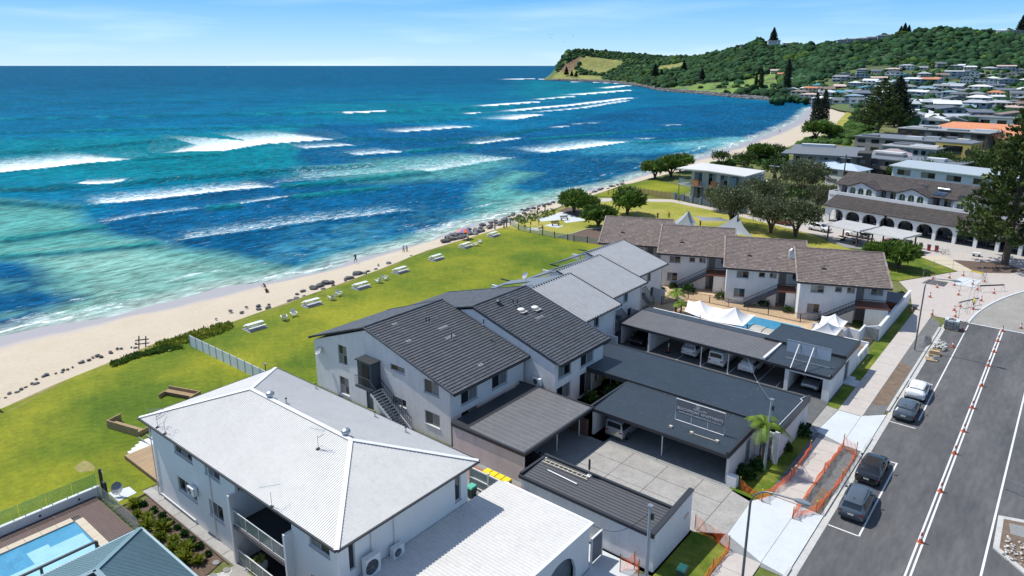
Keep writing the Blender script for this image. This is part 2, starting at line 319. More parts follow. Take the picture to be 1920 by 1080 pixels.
def window(par,p0,p1,o,frame=None,depth=.1,sill=True):
 """o = (s0, s1, z0, z1, kind, (cols, rows) ...)"""
 frame=frame or M_FRAME;d,n,Ln=unit(p0,p1);s0,s1,z0,z1=o[:4];kind=o[4]
 cols,rows=o[5]if len(o)>5 and o[5]else(2,1)
 P=lambda s,z,k:(p0[0]+d.x*s-n.x*k,p0[1]+d.y*s-n.y*k,z)
 def bar(mb,a,b,za,zb,k0,k1):mb.hexa([P(a,za,k0),P(b,za,k0),P(b,za,k1),P(a,za,k1)],[P(a,zb,k0),P(b,zb,k0),P(b,zb,k1),P(a,zb,k1)])
 f=MB();t=.055;g=.003
 r=(s1-s0)/2;ah=(o[6]if len(o)>6 and o[6]else r)if kind=='a' else 0;zs=z1-ah
 bar(f,s0+g,s0+t,z0+g,zs,depth,depth+.06);bar(f,s1-t,s1-g,z0+g,zs,depth,depth+.06)
 bar(f,s0+t,s1-t,z0+g,z0+t,depth,depth+.06)
 if kind!='a':bar(f,s0+t,s1-t,z1-t,z1-g,depth,depth+.06)
 for c in range(1,cols):x=s0+(s1-s0)*c/cols;bar(f,x-t*.4,x+t*.4,z0+t,z1-t if kind!='a' else z1-.02,depth+.003,depth+.057)
 for c in range(1,rows):z=z0+(z1-z0)*c/rows;bar(f,s0+t,s1-t,z-t*.4,z+t*.4,depth+.006,depth+.054)
 if sill and kind!='a' and s1-s0>.5:bar(f,s0-.06,s1+.06,z0-.07,z0-.002,-.06,depth)
 fr=f.build('window',frame,par)
 gl=o[7]if len(o)>7 and o[7]else None
 if kind=='a':
  q=MB();pts=[P(s0+t,z0+t,depth+.03),P(s1-t,z0+t,depth+.03),P(s1-t,zs,depth+.03)]
  pts+=[P((s0+s1)/2+(r-t)*math.cos(math.pi*k/8),zs+ah*math.sin(math.pi*k/8),depth+.03)for k in range(1,8)]+[P(s0+t,zs,depth+.03)]
  q.poly(pts).build('pane',gl or M_GLASSG,fr);return fr
 for c in range(cols):
  for rw in range(rows):
   a=s0+t+(s1-s0-2*t)*c/cols;b=s0+t+(s1-s0-2*t)*(c+1)/cols
   za=z0+t+(z1-z0-2*t)*rw/rows;zb=z0+t+(z1-z0-2*t)*(rw+1)/rows
   q=MB();bar(q,a+.005,b-.005,za+.005,zb-.005,depth+.025+.012*(c%2),depth+.033+.012*(c%2))
   q.build('pane',gl or(M_GLASS if(c+rw+int(s0*3))%2==0 else M_BLIND),fr)
 return fr
def door(par,p0,p1,o,m=None):
 d,n,Ln=unit(p0,p1);s0,s1,z0,z1=o[:4]
 P=lambda s,z,k:(p0[0]+d.x*s-n.x*k,p0[1]+d.y*s-n.y*k,z)
 def bar(mb,a,b,za,zb,k0,k1):mb.hexa([P(a,za,k0),P(b,za,k0),P(b,za,k1),P(a,za,k1)],[P(a,zb,k0),P(b,zb,k0),P(b,zb,k1),P(a,zb,k1)])
 q=MB();bar(q,s0+.05,s1-.05,z0+.02,z1-.05,.08,.13);bar(q,s0+.003,s0+.05,z0,z1-.05,.05,.15);bar(q,s1-.05,s1-.003,z0,z1-.05,.05,.15);bar(q,s0+.003,s1-.003,z1-.05,z1-.003,.05,.15)
 do=q.build('door',m or M_DOOR,par)
 h=MB();bar(h,s1-.16,s1-.10,z0+.95,z0+1.05,.03,.078);h.build('handle',M_STEEL,do);return do
def facade(par,p0,p1,z0,top,ops=(),m=None,th=.2,frame=None,dm=None,build=True,mb=None):
 own=mb is None;mb=mb or MB();wall(mb,p0,p1,z0,top,ops,th)
 if own and build:mb.build('wall',m or M_WALL,par)
 for o in ops:
  if o[4]in 'w':window(par,p0,p1,o,frame)
  elif o[4]=='a' and not(len(o)>8 and o[8]=='open'):window(par,p0,p1,o,frame)
  elif o[4]=='d':door(par,p0,p1,o,dm)
 return mb
def ribbed(mb,e0,e1,r1,r0,sp=.2,h=.035,wr=.3,base=True,th=.06):
 """sheet with raised ribs running from eave e0-e1 up to ridge r0-r1 (hip sides allowed); points 3D; ribs perpendicular to the eave"""
 e0,e1,r0,r1=map(Vector,(e0,e1,r0,r1));du=(e1-e0);Ln=du.length;du/=Ln
 nrm=du.cross((r0+r1)/2-(e0+e1)/2).normalized()
 if nrm.z<0:nrm=-nrm
 up=nrm.cross(du)
 if up.z<0:up=-up
 a,b=(r0-e0).dot(du),(r1-e0).dot(du);Hh=(r0-e0).dot(up)
 n=max(1,int(round(Ln/sp)));S=[]
 for i in range(n):
  x=Ln*i/n;w_=Ln/n;S+=[(x,0),(x+w_*(.5-wr/2)*.7,0),(x+w_*(.5-wr/4),h),(x+w_*(.5+wr/4),h),(x+w_*(.5+wr/2)*1.05,0)]
 S.append((Ln,0))
 def lim(x):
  f=1.0
  if a>.01 and x<a:f=min(f,x/a)
  if b<Ln-.01 and x>b:f=min(f,(Ln-x)/(Ln-b))
  return f
 k=len(mb.v)
 for x,z in S:
  f=lim(x);p=e0+du*x+nrm*z;off=0
  if a<0 or(a>.01 and False):off=0
  mb.v.append(tuple(p));mb.v.append(tuple(p+up*(Hh*f)))
 for i in range(len(S)-1):mb.face((k+2*i,k+2*i+2,k+2*i+3,k+2*i+1))
 if base:mb.slab([e0-nrm*.005,e1-nrm*.005,r1-nrm*.005,r0-nrm*.005]if du.cross(up).z>0 else[e1-nrm*.005,e0-nrm*.005,r0-nrm*.005,r1-nrm*.005],th)
def tiled(mb,e0,e1,r1,r0,tw=.3,tl=.34,h=.035,seed=1,var=.22,roll=.025):
 e0,e1,r0,r1=map(Vector,(e0,e1,r0,r1));du=e1-e0;Ln=du.length;du/=Ln;rd=random.Random(seed)
 nrm=du.cross(r0-e0).normalized();nrm=-nrm if nrm.z<0 else nrm
 n=int(round(Ln/tw));S=(r0-e0).length;mrows=int(round(S/tl));wd=Ln/n
 for j in range(mrows):
  a0=e0+(r0-e0)*(j/mrows);a1=e0+(r0-e0)*((j+1)/mrows);b1=e1+(r1-e1)*((j+.5)/mrows);c=(a0+a1)/2
  Lr=(b1-c).dot(du);nn=int(round(Lr/wd));rowt=rd.uniform(-.05,.05)
  for i in range(nn):
   o=rd.uniform(0,.012);x0=(i+(j%2)*.0)*wd;x1=x0+wd*.97;xm=(x0+x1)/2
   mb.tn=1+rowt+rd.uniform(-var,var)+(.5 if rd.random()<.012 else 0)
   k=len(mb.v)
   for q,z in((x0,0),(xm,roll),(x1,0)):
    mb.v.append(tuple(a0+du*q+nrm*(h*.1+.0)));mb.v.append(tuple(a0+du*q+nrm*(h+o+z)));mb.v.append(tuple(a1+du*q+nrm*(o*.5+z+.004)))
   for q in(0,3):
    mb.face((k+q+1,k+q+4,k+q+5,k+q+2));mb.face((k+q,k+q+3,k+q+4,k+q+1))
 mb.tn=1.0
def slab_roof(par,pts,m,th=.12,name='roof'):return MB().slab(pts,th).build(name,m,par)
def pl(*pts):return[tuple(p)for p in pts]
WATER=[(-113,-80),(-109,0),(-106.9,24.5),(-105.8,33.7),(-104,44.1),(-103.2,54.8),(-100.3,69.6),(-100.5,84.9),(-101.8,97.5),(-104.1,116.6),(-105.4,137),(-108.0,167.5),(-110,198.1),(-115.3,249.1),(-121,304.6),(-131.7,376.7),(-147.3,468),(-163,533),(-180,600),(-197,690)]
TOPL=[(-76,-80),(-75,0),(-77.1,16.5),(-79.1,21.8),(-80.6,27.6),(-82.6,34.4),(-81.9,42.8),(-83.4,54.4),(-85.6,70),(-88.7,84.8),(-89.5,100),(-90.6,115),(-94.7,134.6),(-97.4,158),(-99,190)]+[tuple(A(x,y)[:2])for x,y in((1372,299),(1450,285),(1503,264),(1572,243),(1593,222),(1594,208),(1588,198))]
xw=lambda y:float(np.interp(y,[p[1]for p in WATER],[p[0]for p in WATER]))
xl=lambda y:float(np.interp(y,[p[1]for p in TOPL],[p[0]for p in TOPL]))
SEA_Z=-2.5
def strip_mesh(name,ys,prof,m,**kw):
 """prof(y) -> list of (x, z)"""
 V=[];rows=[prof(y)for y in ys];k=len(rows[0])
 for y,r in zip(ys,rows):V+=[(x,y,z)for x,z in r]
 F=[(i*k+j,i*k+j+1,(i+1)*k+j+1,(i+1)*k+j)for i in range(len(ys)-1)for j in range(k-1)]
 return npmesh(name,np.array(V),np.array(F),m,smooth=True,**kw)
m=mat('beach_sand',(.47,.41,.32),.9,var=.12,scale=.25,bump=.8,bscale=2.5,col2=(.44,.375,.28));t=m.node_tree;N=t.nodes.new;b=t.nodes['Principled BSDF']
src=b.inputs['Base Color'].links[0].from_socket;g=N('ShaderNodeNewGeometry');sp=N('ShaderNodeSeparateXYZ');t.links.new(g.outputs['Position'],sp.inputs[0])
nn=N('ShaderNodeTexNoise');nn.inputs['Scale'].default_value=.12;t.links.new(g.outputs['Position'],nn.inputs['Vector'])
ad=N('ShaderNodeMath');ad.operation='MULTIPLY_ADD';ad.inputs[1].default_value=.5;t.links.new(nn.outputs[0],ad.inputs[0]);t.links.new(sp.outputs[2],ad.inputs[2])
r=N('ShaderNodeMapRange');r.inputs[1].default_value=-1.75;r.inputs[2].default_value=-1.45;t.links.new(ad.outputs[0],r.inputs[0])
x=N('ShaderNodeMix');x.data_type='RGBA';x.inputs[6].default_value=(.335,.30,.285,1);t.links.new(r.outputs[0],x.inputs[0]);t.links.new(src,x.inputs[7]);t.links.new(x.outputs[2],b.inputs['Base Color'])
rr=N('ShaderNodeMapRange');rr.inputs[1].default_value=-1.75;rr.inputs[2].default_value=-1.45;rr.inputs[3].default_value=.35;rr.inputs[4].default_value=.92;t.links.new(ad.outputs[0],rr.inputs[0]);t.links.new(rr.outputs[0],b.inputs['Roughness'])
ys=list(np.arange(-80,220,1.5))+list(np.arange(220,692,6.0))
def bprof(y):
 a,c=xw(y),xl(y);wv=.9*math.sin(y*.21)+.5*math.sin(y*.53+1);q=lambda s,f:noise.noise(Vector((s*.2,y*.12,f)))*.12
 return[(a-60,-6),(a-12,-3.5),(a+wv,SEA_Z+.0),(a+(c-a)*.25,-1.85),(a+(c-a)*.45,-1.35+q(a,1)),(a+(c-a)*.62,-.95+q(a,2)),(a+(c-a)*.8,-.62+q(c,3)),(c-1.3,-.42+q(c,5)),(c-.35,-.3),(c+.5,-.06),(c+5,-.06)]
struct(strip_mesh('beach',ys,bprof,m))
M_LAND=lawn('rough_ground',(.10,.15,.02),(.13,.13,.05),(.20,.19,.10),.05)
ys2=[-150]+list(np.arange(-80,692,12.0))+[692]
struct(strip_mesh('ground',ys2,lambda y:[(max(xl(y),-400)+.45,-.03),(0,-.03),(150,-.03),(400,-.03),(900,-.03)],M_LAND))
COLS={1020:[(1790,150),(1800,149.9),(1810,149.8),(1840,149.4),(1860,149.2),(1880,149),(1900,148.6),(1910,148.4),(2300,144.5)],1036:[(1750,150.3),(1765,148.6),(1790,145.5),(1830,140),(1860,137),(1880,136),(1900,139),(1910,143),(2300,144.6)],1048:[(1730,150.5),(1745,148),(1790,141),(1830,134),(1860,127),(1880,121),(1900,120),(1930,128),(2300,144.6)],1060:[(1700,151),(1720,148.5),(1780,141),(1820,134),(1850,126),(1880,112),(1900,103),(1930,97),(2300,144)],1090:[(1640,152),(1660,149),(1740,142),(1800,133),(1850,122),(1900,110),(1960,100),(2000,92),(2400,138)],1150:[(1500,155),(1530,151.5),(1650,145),(1750,136),(1850,126),(1930,115),(2000,106),(2080,97),(2400,115)],1200:[(1220,161.5),(1270,157.5),(1400,151),(1600,140),(1750,128),(1850,118),(1950,109),(2080,103),(2400,115)],1240:[(1005,170.6),(1050,165.5),(1180,157),(1400,145),(1600,133),(1800,121),(1950,113),(2100,107),(2400,116)],1310:[(905,176),(945,171),(1050,163),(1200,152),(1400,138),(1500,128),(1600,117),(1700,107),(2100,113)],1390:[(785,184),(825,178.5),(920,168),(1050,157),(1150,146),(1250,130),(1350,110),(1450,91),(1900,103)],1422:[(755,187),(792,181),(880,170),(1000,158),(1100,146),(1200,130),(1320,103),(1420,77),(1800,98)],1455:[(730,189),(765,184),(850,171),(950,160),(1050,147),(1150,133),(1280,108),(1400,88),(1800,100)],1500:[(700,191),(725,187),(800,172),(880,160),(970,147),(1080,132),(1200,107),(1330,86),(1700,100)],1530:[(640,193),(680,189),(740,178),(800,168),(870,152),(950,137),(1100,110),(1280,86),(1650,100)],1575:[(520,207),(570,200),(660,188),(740,173),(800,159),(900,139),(1050,109),(1260,82),(1650,98)],1620:[(480,214),(560,199),(640,185),(720,170),(800,155),(900,135),(1050,107),(1250,78),(1650,95)],1700:[(480,214),(560,198),(640,183),(720,168),(800,150),(880,133),(1050,97),(1220,64),(1600,84)],1765:[(480,214),(560,198),(640,183),(720,168),(800,150),(880,132),(1050,92),(1200,54),(1600,78)],1840:[(480,214),(560,198),(640,183),(720,168),(800,150),(880,133),(1050,97),(1180,62),(1600,80)],1920:[(480,214),(560,198),(640,183),(720,168),(800,150),(880,133),(1050,99),(1150,66),(1600,80)],2400:[(480,214),(560,198),(640,183),(720,168),(800,150),(880,133),(1050,99),(1150,70),(1600,82)]}
CX=sorted(COLS);CD=np.array([[p[0]for p in COLS[c]]for c in CX],float);CP=np.array([[p[1]for p in COLS[c]]for c in CX],float)
def terr(px,t):
 """px photo column, t in 0..8 along the profile -> (distance, row)"""
 ds=[np.interp(px,CX,CD[:,k])for k in range(9)];ps=[np.interp(px,CX,CP[:,k])for k in range(9)]
 return float(np.interp(t,range(9),ds)),float(np.interp(t,range(9),ps))
def terr_at(px,dist):
 ds=[np.interp(px,CX,CD[:,k])for k in range(9)];ps=[np.interp(px,CX,CP[:,k])for k in range(9)]
 zs=[AD(px,p,d).z for p,d in zip(ps,ds)];z=float(np.interp(dist,ds,zs))
 q=AD(px,200,dist);return Vector((q.x,q.y,z))
def inpoly(x,y,P):
 c=False;j=len(P)-1
 for i in range(len(P)):
  if(P[i][1]>y)!=(P[j][1]>y)and x<(P[j][0]-P[i][0])*(y-P[i][1])/(P[j][1]-P[i][1])+P[i][0]:c=not c
  j=i
 return c
MEADOWS=[[(1098,104),(1172,118),(1150,132),(1120,139),(1085,128),(1088,110)],[(1232,124),(1290,116),(1285,126),(1250,133),(1232,130)],[(1036,146),(1050,133),(1078,124),(1085,140),(1130,142),(1130,149),(1040,150)]]
GREENS=[[(1300,160),(1370,150),(1400,148),(1445,132),(1455,160),(1470,178),(1420,177),(1340,173),(1250,168),(1260,163)],[(1430,131),(1450,131),(1475,178),(1440,178),(1405,150)]]
BROWNS=[[(1050,128),(1072,112),(1094,104),(1084,122),(1068,135),(1056,139)]]
pxs=np.concatenate([np.arange(1020,1560,5),np.arange(1560,2400,12)]);ts=np.linspace(0,8,65)
V=[];TC=[]
for px in pxs:
 for t in ts:
  d,p=terr(px,t);q=AD(px,p,d);n=noise.noise(Vector((q.x/90,q.y/90,0)))
  q.z+=n*min(5,max(0,(t-1.2)*2.2))+noise.noise(Vector((q.x/25,q.y/25,3)))*min(1.2,t*.3)if q.z>.5 and t<6.9 else 0
  V.append(q[:]);u=noise.noise(Vector((q.x/30,q.y/30,7)))
  if t<1.02 and px<1560:c=(.10,.085,.08)
  elif any(inpoly(px,p,P)for P in BROWNS):c=(.17,.11,.06)
  elif any(inpoly(px,p,P)for P in MEADOWS):c=(.20+.06*u,.21+.04*u,.05)
  elif any(inpoly(px,p,P)for P in GREENS)and u>-.25:c=(.13+.05*u,.22,.03)
  elif px<1300:c=(.075+.03*u,.125+.03*u,.03)
  elif p<130 or px<1430:c=(.035,.06+.02*u,.022)
  else:c=(.08,.12+.04*u,.03)
  TC.append(c)
nt_=len(ts);F=[(i*nt_+j,i*nt_+j+1,(i+1)*nt_+j+1,(i+1)*nt_+j)for i in range(len(pxs)-1)for j in range(nt_-1)]
m=mat('terrain',(.1,.1,.05),.95,bump=.0);t_=m.node_tree;at=t_.nodes.new('ShaderNodeAttribute');at.attribute_name='tc'
nz=t_.nodes.new('ShaderNodeTexNoise');nz.inputs['Scale'].default_value=.16;nz.inputs['Detail'].default_value=8;gg=t_.nodes.new('ShaderNodeNewGeometry');t_.links.new(gg.outputs['Position'],nz.inputs['Vector'])
mr=t_.nodes.new('ShaderNodeMapRange');mr.inputs[1].default_value=.3;mr.inputs[2].default_value=.7;mr.inputs[3].default_value=.55;mr.inputs[4].default_value=1.3;t_.links.new(nz.outputs[0],mr.inputs[0])
mm=t_.nodes.new('ShaderNodeMix');mm.data_type='RGBA';mm.blend_type='MULTIPLY';mm.inputs[0].default_value=1;t_.links.new(at.outputs['Color'],mm.inputs[6]);t_.links.new(mr.outputs[0],mm.inputs[7]);t_.links.new(mm.outputs[2],t_.nodes['Principled BSDF'].inputs['Base Color'])
struct(npmesh('hill_terrain',np.array(V),np.array(F),m,smooth=True,colr={'tc':np.array(TC)}))
rows=[];p=123.35
while p<760:rows.append(p);p+=min(1.5,max(.25,(p-122)*.03))
cols=np.concatenate([np.arange(-1400,-60,40),np.arange(-60,1560,3.0),[1580,1640,1800,2200,3000]])
PX,PY=np.meshgrid(cols,rows);PXf,PYf=PX.ravel(),PY.ravel()
a=(PXf-PCX)/FPX;b_=-(PYf-PCY)/FPX;fw=math.cos(PITCH)+b_*math.sin(PITCH);up=-math.sin(PITCH)+b_*math.cos(PITCH)
tt=(SEA_Z-CAM_H)/up;WX=(-math.sin(AZ)*fw+math.cos(AZ)*a)*tt;WY=(math.cos(AZ)*fw+math.sin(AZ)*a)*tt
WXY=np.stack([WX,WY],1)
def vnoise(x,y,s,seed=0):
 x=x/s+seed*17.3;y=y/s-seed*9.1;xi=np.floor(x).astype(int);yi=np.floor(y).astype(int);fx=x-xi;fy=y-yi;fx=fx*fx*(3-2*fx);fy=fy*fy*(3-2*fy)
 h=lambda i,j:np.modf(np.abs(np.sin(i*127.1+j*311.7+seed)*43758.5453))[0]
 return(h(xi,yi)*(1-fx)+h(xi+1,yi)*fx)*(1-fy)+(h(xi,yi+1)*(1-fx)+h(xi+1,yi+1)*fx)*fy
def fbm(s,seed=0):return sum(vnoise(WX,WY,s/2**k,seed+k)/2**k for k in range(4))/1.875-.5
def segdist(P,ax,ay,bx,by):
 vx,vy=bx-ax,by-ay;l2=vx*vx+vy*vy;u=((P[:,0]-ax)*vx+(P[:,1]-ay)*vy)/l2;uc=np.clip(u,0,1)
 return np.hypot(P[:,0]-ax-uc*vx,P[:,1]-ay-uc*vy),u,((P[:,0]-ax)*vy-(P[:,1]-ay)*vx)/math.sqrt(l2)
def polymask(poly,soft):
 Q=np.array([A(x,y,SEA_Z)[:2]for x,y in poly]);X=WX+fbm(30,3)*min(soft*3.0,16);Y=WY+fbm(30,8)*min(soft*3.0,16);P=np.stack([X,Y],1)
 ins=np.zeros(len(X),bool);dm=np.full(len(X),1e9);j=len(Q)-1
 for i in range(len(Q)):
  c=(Q[i,1]>Y)!=(Q[j,1]>Y);xx=(Q[j,0]-Q[i,0])*(Y-Q[i,1])/(Q[j,1]-Q[i,1]+1e-9)+Q[i,0];ins^=c&(X<xx)
  dm=np.minimum(dm,segdist(P,Q[i,0],Q[i,1],Q[j,0],Q[j,1])[0]);j=i
 return np.clip(.5+np.where(ins,dm,-dm)/soft/2,0,1)
def lerp(c,k,m_):return c+(np.array(k)-c)*m_[:,None]
dist=np.hypot(WX,WY)
DEEP,MIDB,REEF,TEAL,TURQ,PALE=(.0005,.066,.140),(.0005,.098,.190),(.0010,.062,.148),(.0005,.135,.165),(.065,.225,.205),(.20,.32,.27)
C=np.tile(np.array(DEEP),(len(WX),1));C=lerp(C,MIDB,np.clip(1-(dist-350)/1100,0,1));C=lerp(C,TEAL,np.clip(fbm(140,2)*1.8+.02,0,.7)*np.clip(1-dist/1500,0,1))
C=lerp(C,TEAL,polymask([(-60,262),(300,255),(560,235),(640,260),(620,300),(500,330),(300,345),(-60,345)],18)*.75)
C=lerp(C,TEAL,polymask([(560,195),(800,190),(1010,200),(940,215),(760,232),(580,222)],25)*.5)
C=lerp(C,TEAL,polymask([(980,150),(1160,158),(1190,168),(1040,186),(960,178)],30)*.6)
C=lerp(C,REEF,polymask([(560,235),(760,232),(960,250),(1200,200),(1500,190),(1500,240),(1300,300),(1050,340),(960,345),(900,392),(700,455),(420,535),(330,500),(300,470),(180,420),(250,370),(430,345),(560,330),(560,292)],3.2)*.88)
C=lerp(C,(.004,.060,.125),polymask([(1010,320),(1250,290),(1480,200),(1440,250),(1350,300),(1200,331),(1060,365),(985,352)],8)*.65)
C=lerp(C,(.10,.28,.30),polymask([(1240,268),(1390,256),(1440,262),(1390,276),(1260,280)],4)*.7)
C=lerp(C,(.03,.20,.27),polymask([(1040,262),(1200,262),(1330,285),(1100,290)],8)*.55)
C=lerp(C,TURQ,polymask([(-60,372),(120,392),(190,425),(300,455),(420,470),(560,500),(700,460),(640,480),(560,512),(420,545),(300,572),(150,603),(-60,650)],3)*.95)
C=lerp(C,PALE,polymask([(60,470),(250,450),(420,480),(560,512),(440,548),(300,575),(150,606),(-60,655),(-20,610),(150,560),(180,520)],5)*.5)
C=lerp(C,TURQ,polymask([(700,462),(760,438),(830,425),(900,372),(905,340),(965,318),(1012,322),(985,336),(965,350),(1010,362),(1080,352),(1195,326),(1215,338),(1110,362),(1000,396),(900,424),(800,456),(720,482)],3.5)*.85)
C=lerp(C,PALE,polymask([(560,520),(720,458),(800,430),(880,402),(1000,368),(1200,334),(1200,340),(1000,396),(800,456),(600,515),(430,548)],4)*.5)
C=lerp(C,TURQ,polymask([(560,335),(680,300),(860,288),(975,300),(890,330),(700,342)],8)*.7)
C=lerp(C,REEF,polymask([(-60,492),(50,490),(100,505),(130,540),(165,560),(120,572),(70,608),(-60,640)],2.4)*np.clip(.85+fbm(5,4)*1.8,0,1))
for q in((610,432),(700,425),(560,470),(760,455),(860,440),(820,405),(1080,300),(1180,300),(640,455)):
 e=A(*q,SEA_Z);C=lerp(C,(.05,.20,.24),np.exp(-(np.hypot(WX-e.x,WY-e.y)/7)**2)*np.clip(.5+fbm(5,6)*3,0,1)*.6)
C*=(1+fbm(24,12)*.5)[:,None]*(1+fbm(9,15)*.4)[:,None]*(1+fbm(4,25)*.3*(dist<260))[:,None]
xwv=np.interp(WY,[p[1]for p in WATER],[p[0]for p in WATER])+.9*np.sin(WY*.21)+.5*np.sin(WY*.53+1);off=xwv-WX
C=lerp(C,(.30,.36,.33),np.clip(1-off/7,0,1)*(WY<640)*.9)
Zs=np.full(len(WX),SEA_Z);foam=np.zeros(len(WX));lace=np.zeros(len(WX))
W=[([(-260,345),(0,325),(255,299)],5,15,1,.9),([(140,350),(235,345)],3,6,1,.8),([(168,390),(330,372),(525,352)],2.8,11,.9,1.0),([(195,421),(290,405),(385,392)],1.8,4,.6,.8),([(450,386),(548,371)],2.2,4,.7,.8),([(300,456),(345,455),(450,440),(600,418),(700,407),(790,395)],1.5,7,.6,.9),([(305,287),(420,285),(500,272),(640,262)],4,24,1,1.1),([(570,280),(670,273)],3,8,.7,.6),([(670,293),(760,286)],3,8,.7,.6),([(800,326),(890,310),(975,296)],2.5,14,.6,.8),([(555,337),(660,330),(780,323)],.5,14,.4,.5),([(505,347),(600,345)],.5,9,.4,.5),([(645,214),(733,210)],8,9,1,1.5),([(750,249),(830,243),(895,238)],3.5,9,.8,.8),([(895,272),(940,266),(985,260)],3,5,.7,.7),([(880,214),(910,212)],5,5,.8,.7),([(910,200),(1030,191)],9,8,.9,.9),([(945,211),(1100,196),(1200,183)],8,6,.8,.8),([(965,225),(1025,215)],6,10,.9,.7),([(1000,212),(1100,203),(1190,188)],5,5,.7,.7),([(1015,288),(1100,279),(1185,267)],3,8,.9,.9),([(1075,179),(1140,174),(1195,169)],10,10,.9,.7),([(1140,166),(1190,160)],12,10,.9,.7),([(960,149),(1000,148),(1040,150)],30,20,1,.3),([(1045,153),(1110,154.5),(1160,157)],10,8,.8,.2),([(1050,240),(1070,237)],3,3,.7,.5),([(1078,234),(1135,230)],3,3,.5,.5),([(1205,262),(1232,260)],2,3,.6,.4),([(1015,187),(1085,181)],8,6,.8,.6),([(1250,236),(1280,234)],2,3,.6,.3)]
SW=[([(-300,230),(200,222),(640,213)],1.5),([(733,211),(1010,199)],1.2),([(-200,297),(120,283),(330,262)],.9),([(255,300),(420,290)],1.0),([(-100,372),(170,390)],.6),([(235,345),(560,320),(700,312)],1.1),([(-300,372),(140,352)],1.0),([(640,262),(900,262),(1010,242)],.8),([(525,352),(640,343),(800,325)],.9),([(385,392),(450,386)],.6),([(548,371),(720,352)],.6),([(-300,258),(200,246),(620,236)],1.0),([(-300,200),(500,190),(800,186)],1.1),([(760,286),(895,273)],.7),([(-300,178),(300,174),(700,171)],1.1),([(-300,440),(0,452),(195,424)],.4),([(0,480),(150,470),(300,455)],.3),([(700,232),(900,222)],.9),([(985,262),(1150,250),(1300,240)],.5),([(1190,268),(1330,258)],.4)]
wob=fbm(14,21)*5
for line,w0,wl,st,hh in W:
 Q=[A(x,y,SEA_Z)for x,y in line];sc_=min(2.4,max(1.5,1.5*Q[0].length**2/47000));w0*=sc_*.7;wl*=sc_*1.5;tot=sum((b2-a2).length for a2,b2 in zip(Q,Q[1:]));acc=0
 best=np.full(len(WX),1e9);sgn=np.zeros(len(WX));al=np.zeros(len(WX))
 for a2,b2 in zip(Q,Q[1:]):
  d2,u,s2=segdist(WXY,a2 .x,a2 .y,b2 .x,b2 .y);Ls=(b2-a2).length;mk=d2<best;best[mk]=d2[mk];sgn[mk]=s2[mk];al[mk]=(acc+np.clip(u[mk],0,1)*Ls)/tot;acc+=Ls
 end=np.clip(np.minimum(al,1-al)*9+.15,0,1)*(best<wl*3+w0);side=-sgn+wob*min(1,w0/5)*.8
 inl=(np.abs(best-np.abs(sgn))<1.5+w0*.3)
 f0=np.clip(side/1.6+.3,0,1)*np.clip(1.3-side/w0*.8,0,1);f1=np.clip(side/.8,0,1)*np.clip(1-side/wl,0,1)
 foam=np.maximum(foam,f0*end*st*inl);lace=np.maximum(lace,f1*end*st*.95*inl)
 Zs+=hh*.7*np.exp(-((side-w0*.4)/(w0*.5+.8))**2)*end*inl
for line,hh in SW:
 Q=[A(x,y,SEA_Z)for x,y in line]
 for a2,b2 in zip(Q,Q[1:]):
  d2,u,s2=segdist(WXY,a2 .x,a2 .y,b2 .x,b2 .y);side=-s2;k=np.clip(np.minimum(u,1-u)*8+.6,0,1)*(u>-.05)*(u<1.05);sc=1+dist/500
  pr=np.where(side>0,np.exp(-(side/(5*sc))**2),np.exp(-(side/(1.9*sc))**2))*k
  Zs+=hh*1.1*pr;C=lerp(C,np.array([.0,.070,.10]),np.exp(-((side+1.6*sc)/(1.6*sc))**2)*k*.9);C=lerp(C,np.array([.01,.25,.23]),np.exp(-((side+.2*sc)/(.9*sc))**2)*k*.45*np.clip(fbm(30,5)*3+.5,0,1)*(dist<700))  # swell-front shade is put into the water colour, paler teal along crests
C=lerp(C,(.10,.30,.32),np.clip(lace*.65,0,.7));sea_low=np.clip((off+3)/6,0,1);Zs=SEA_Z+(Zs-SEA_Z)*sea_low
wl_=off+fbm(9,31)*6-1.6
foam=np.maximum(foam,np.clip(1-np.abs(wl_-.6)/.9,0,1)*(WY<640)*np.clip(.25+fbm(18,9)*3.0,0,.9));lace=np.maximum(lace,np.clip(1-np.abs(wl_-3)/5,0,1)*(WY<640)*np.clip(.12+fbm(22,4)*2,0,.5))
wl2=off+fbm(16,41)*8-11
lace=np.maximum(lace,np.clip(1-np.abs(wl2)/1.5,0,1)*(WY>25)*(WY<300)*np.clip(fbm(20,14)*3,0,.6))
nr,nc=PX.shape;i,j=np.meshgrid(np.arange(nr-1),np.arange(nc-1),indexing='ij');q=(i*nc+j).ravel();F=np.stack([q,q+nc,q+nc+1,q+1],1)
m=bpy.data.materials.new('sea_water');m.use_nodes=True;t=m.node_tree;N=t.nodes.new;ln=t.links.new;B=t.nodes['Principled BSDF']
ac=N('ShaderNodeAttribute');ac.attribute_name='wc';af=N('ShaderNodeAttribute');af.attribute_name='foam';al_=N('ShaderNodeAttribute');al_.attribute_name='lace'
g=N('ShaderNodeNewGeometry');mpn=N('ShaderNodeMapping');mpn.inputs['Rotation'].default_value=(0,0,R(-62));mpn.inputs['Scale'].default_value=(1.6,.55,1);ln(g.outputs['Position'],mpn.inputs[0])
n1=N('ShaderNodeTexNoise');n1 .inputs['Scale'].default_value=.55;n1 .inputs['Detail'].default_value=9;n1 .inputs['Roughness'].default_value=.68;ln(mpn.outputs[0],n1 .inputs['Vector'])
n1b=N('ShaderNodeTexNoise');n1b.inputs['Scale'].default_value=.05;n1b.inputs['Detail'].default_value=5;n1b.inputs['Roughness'].default_value=.6;ln(mpn.outputs[0],n1b.inputs['Vector'])
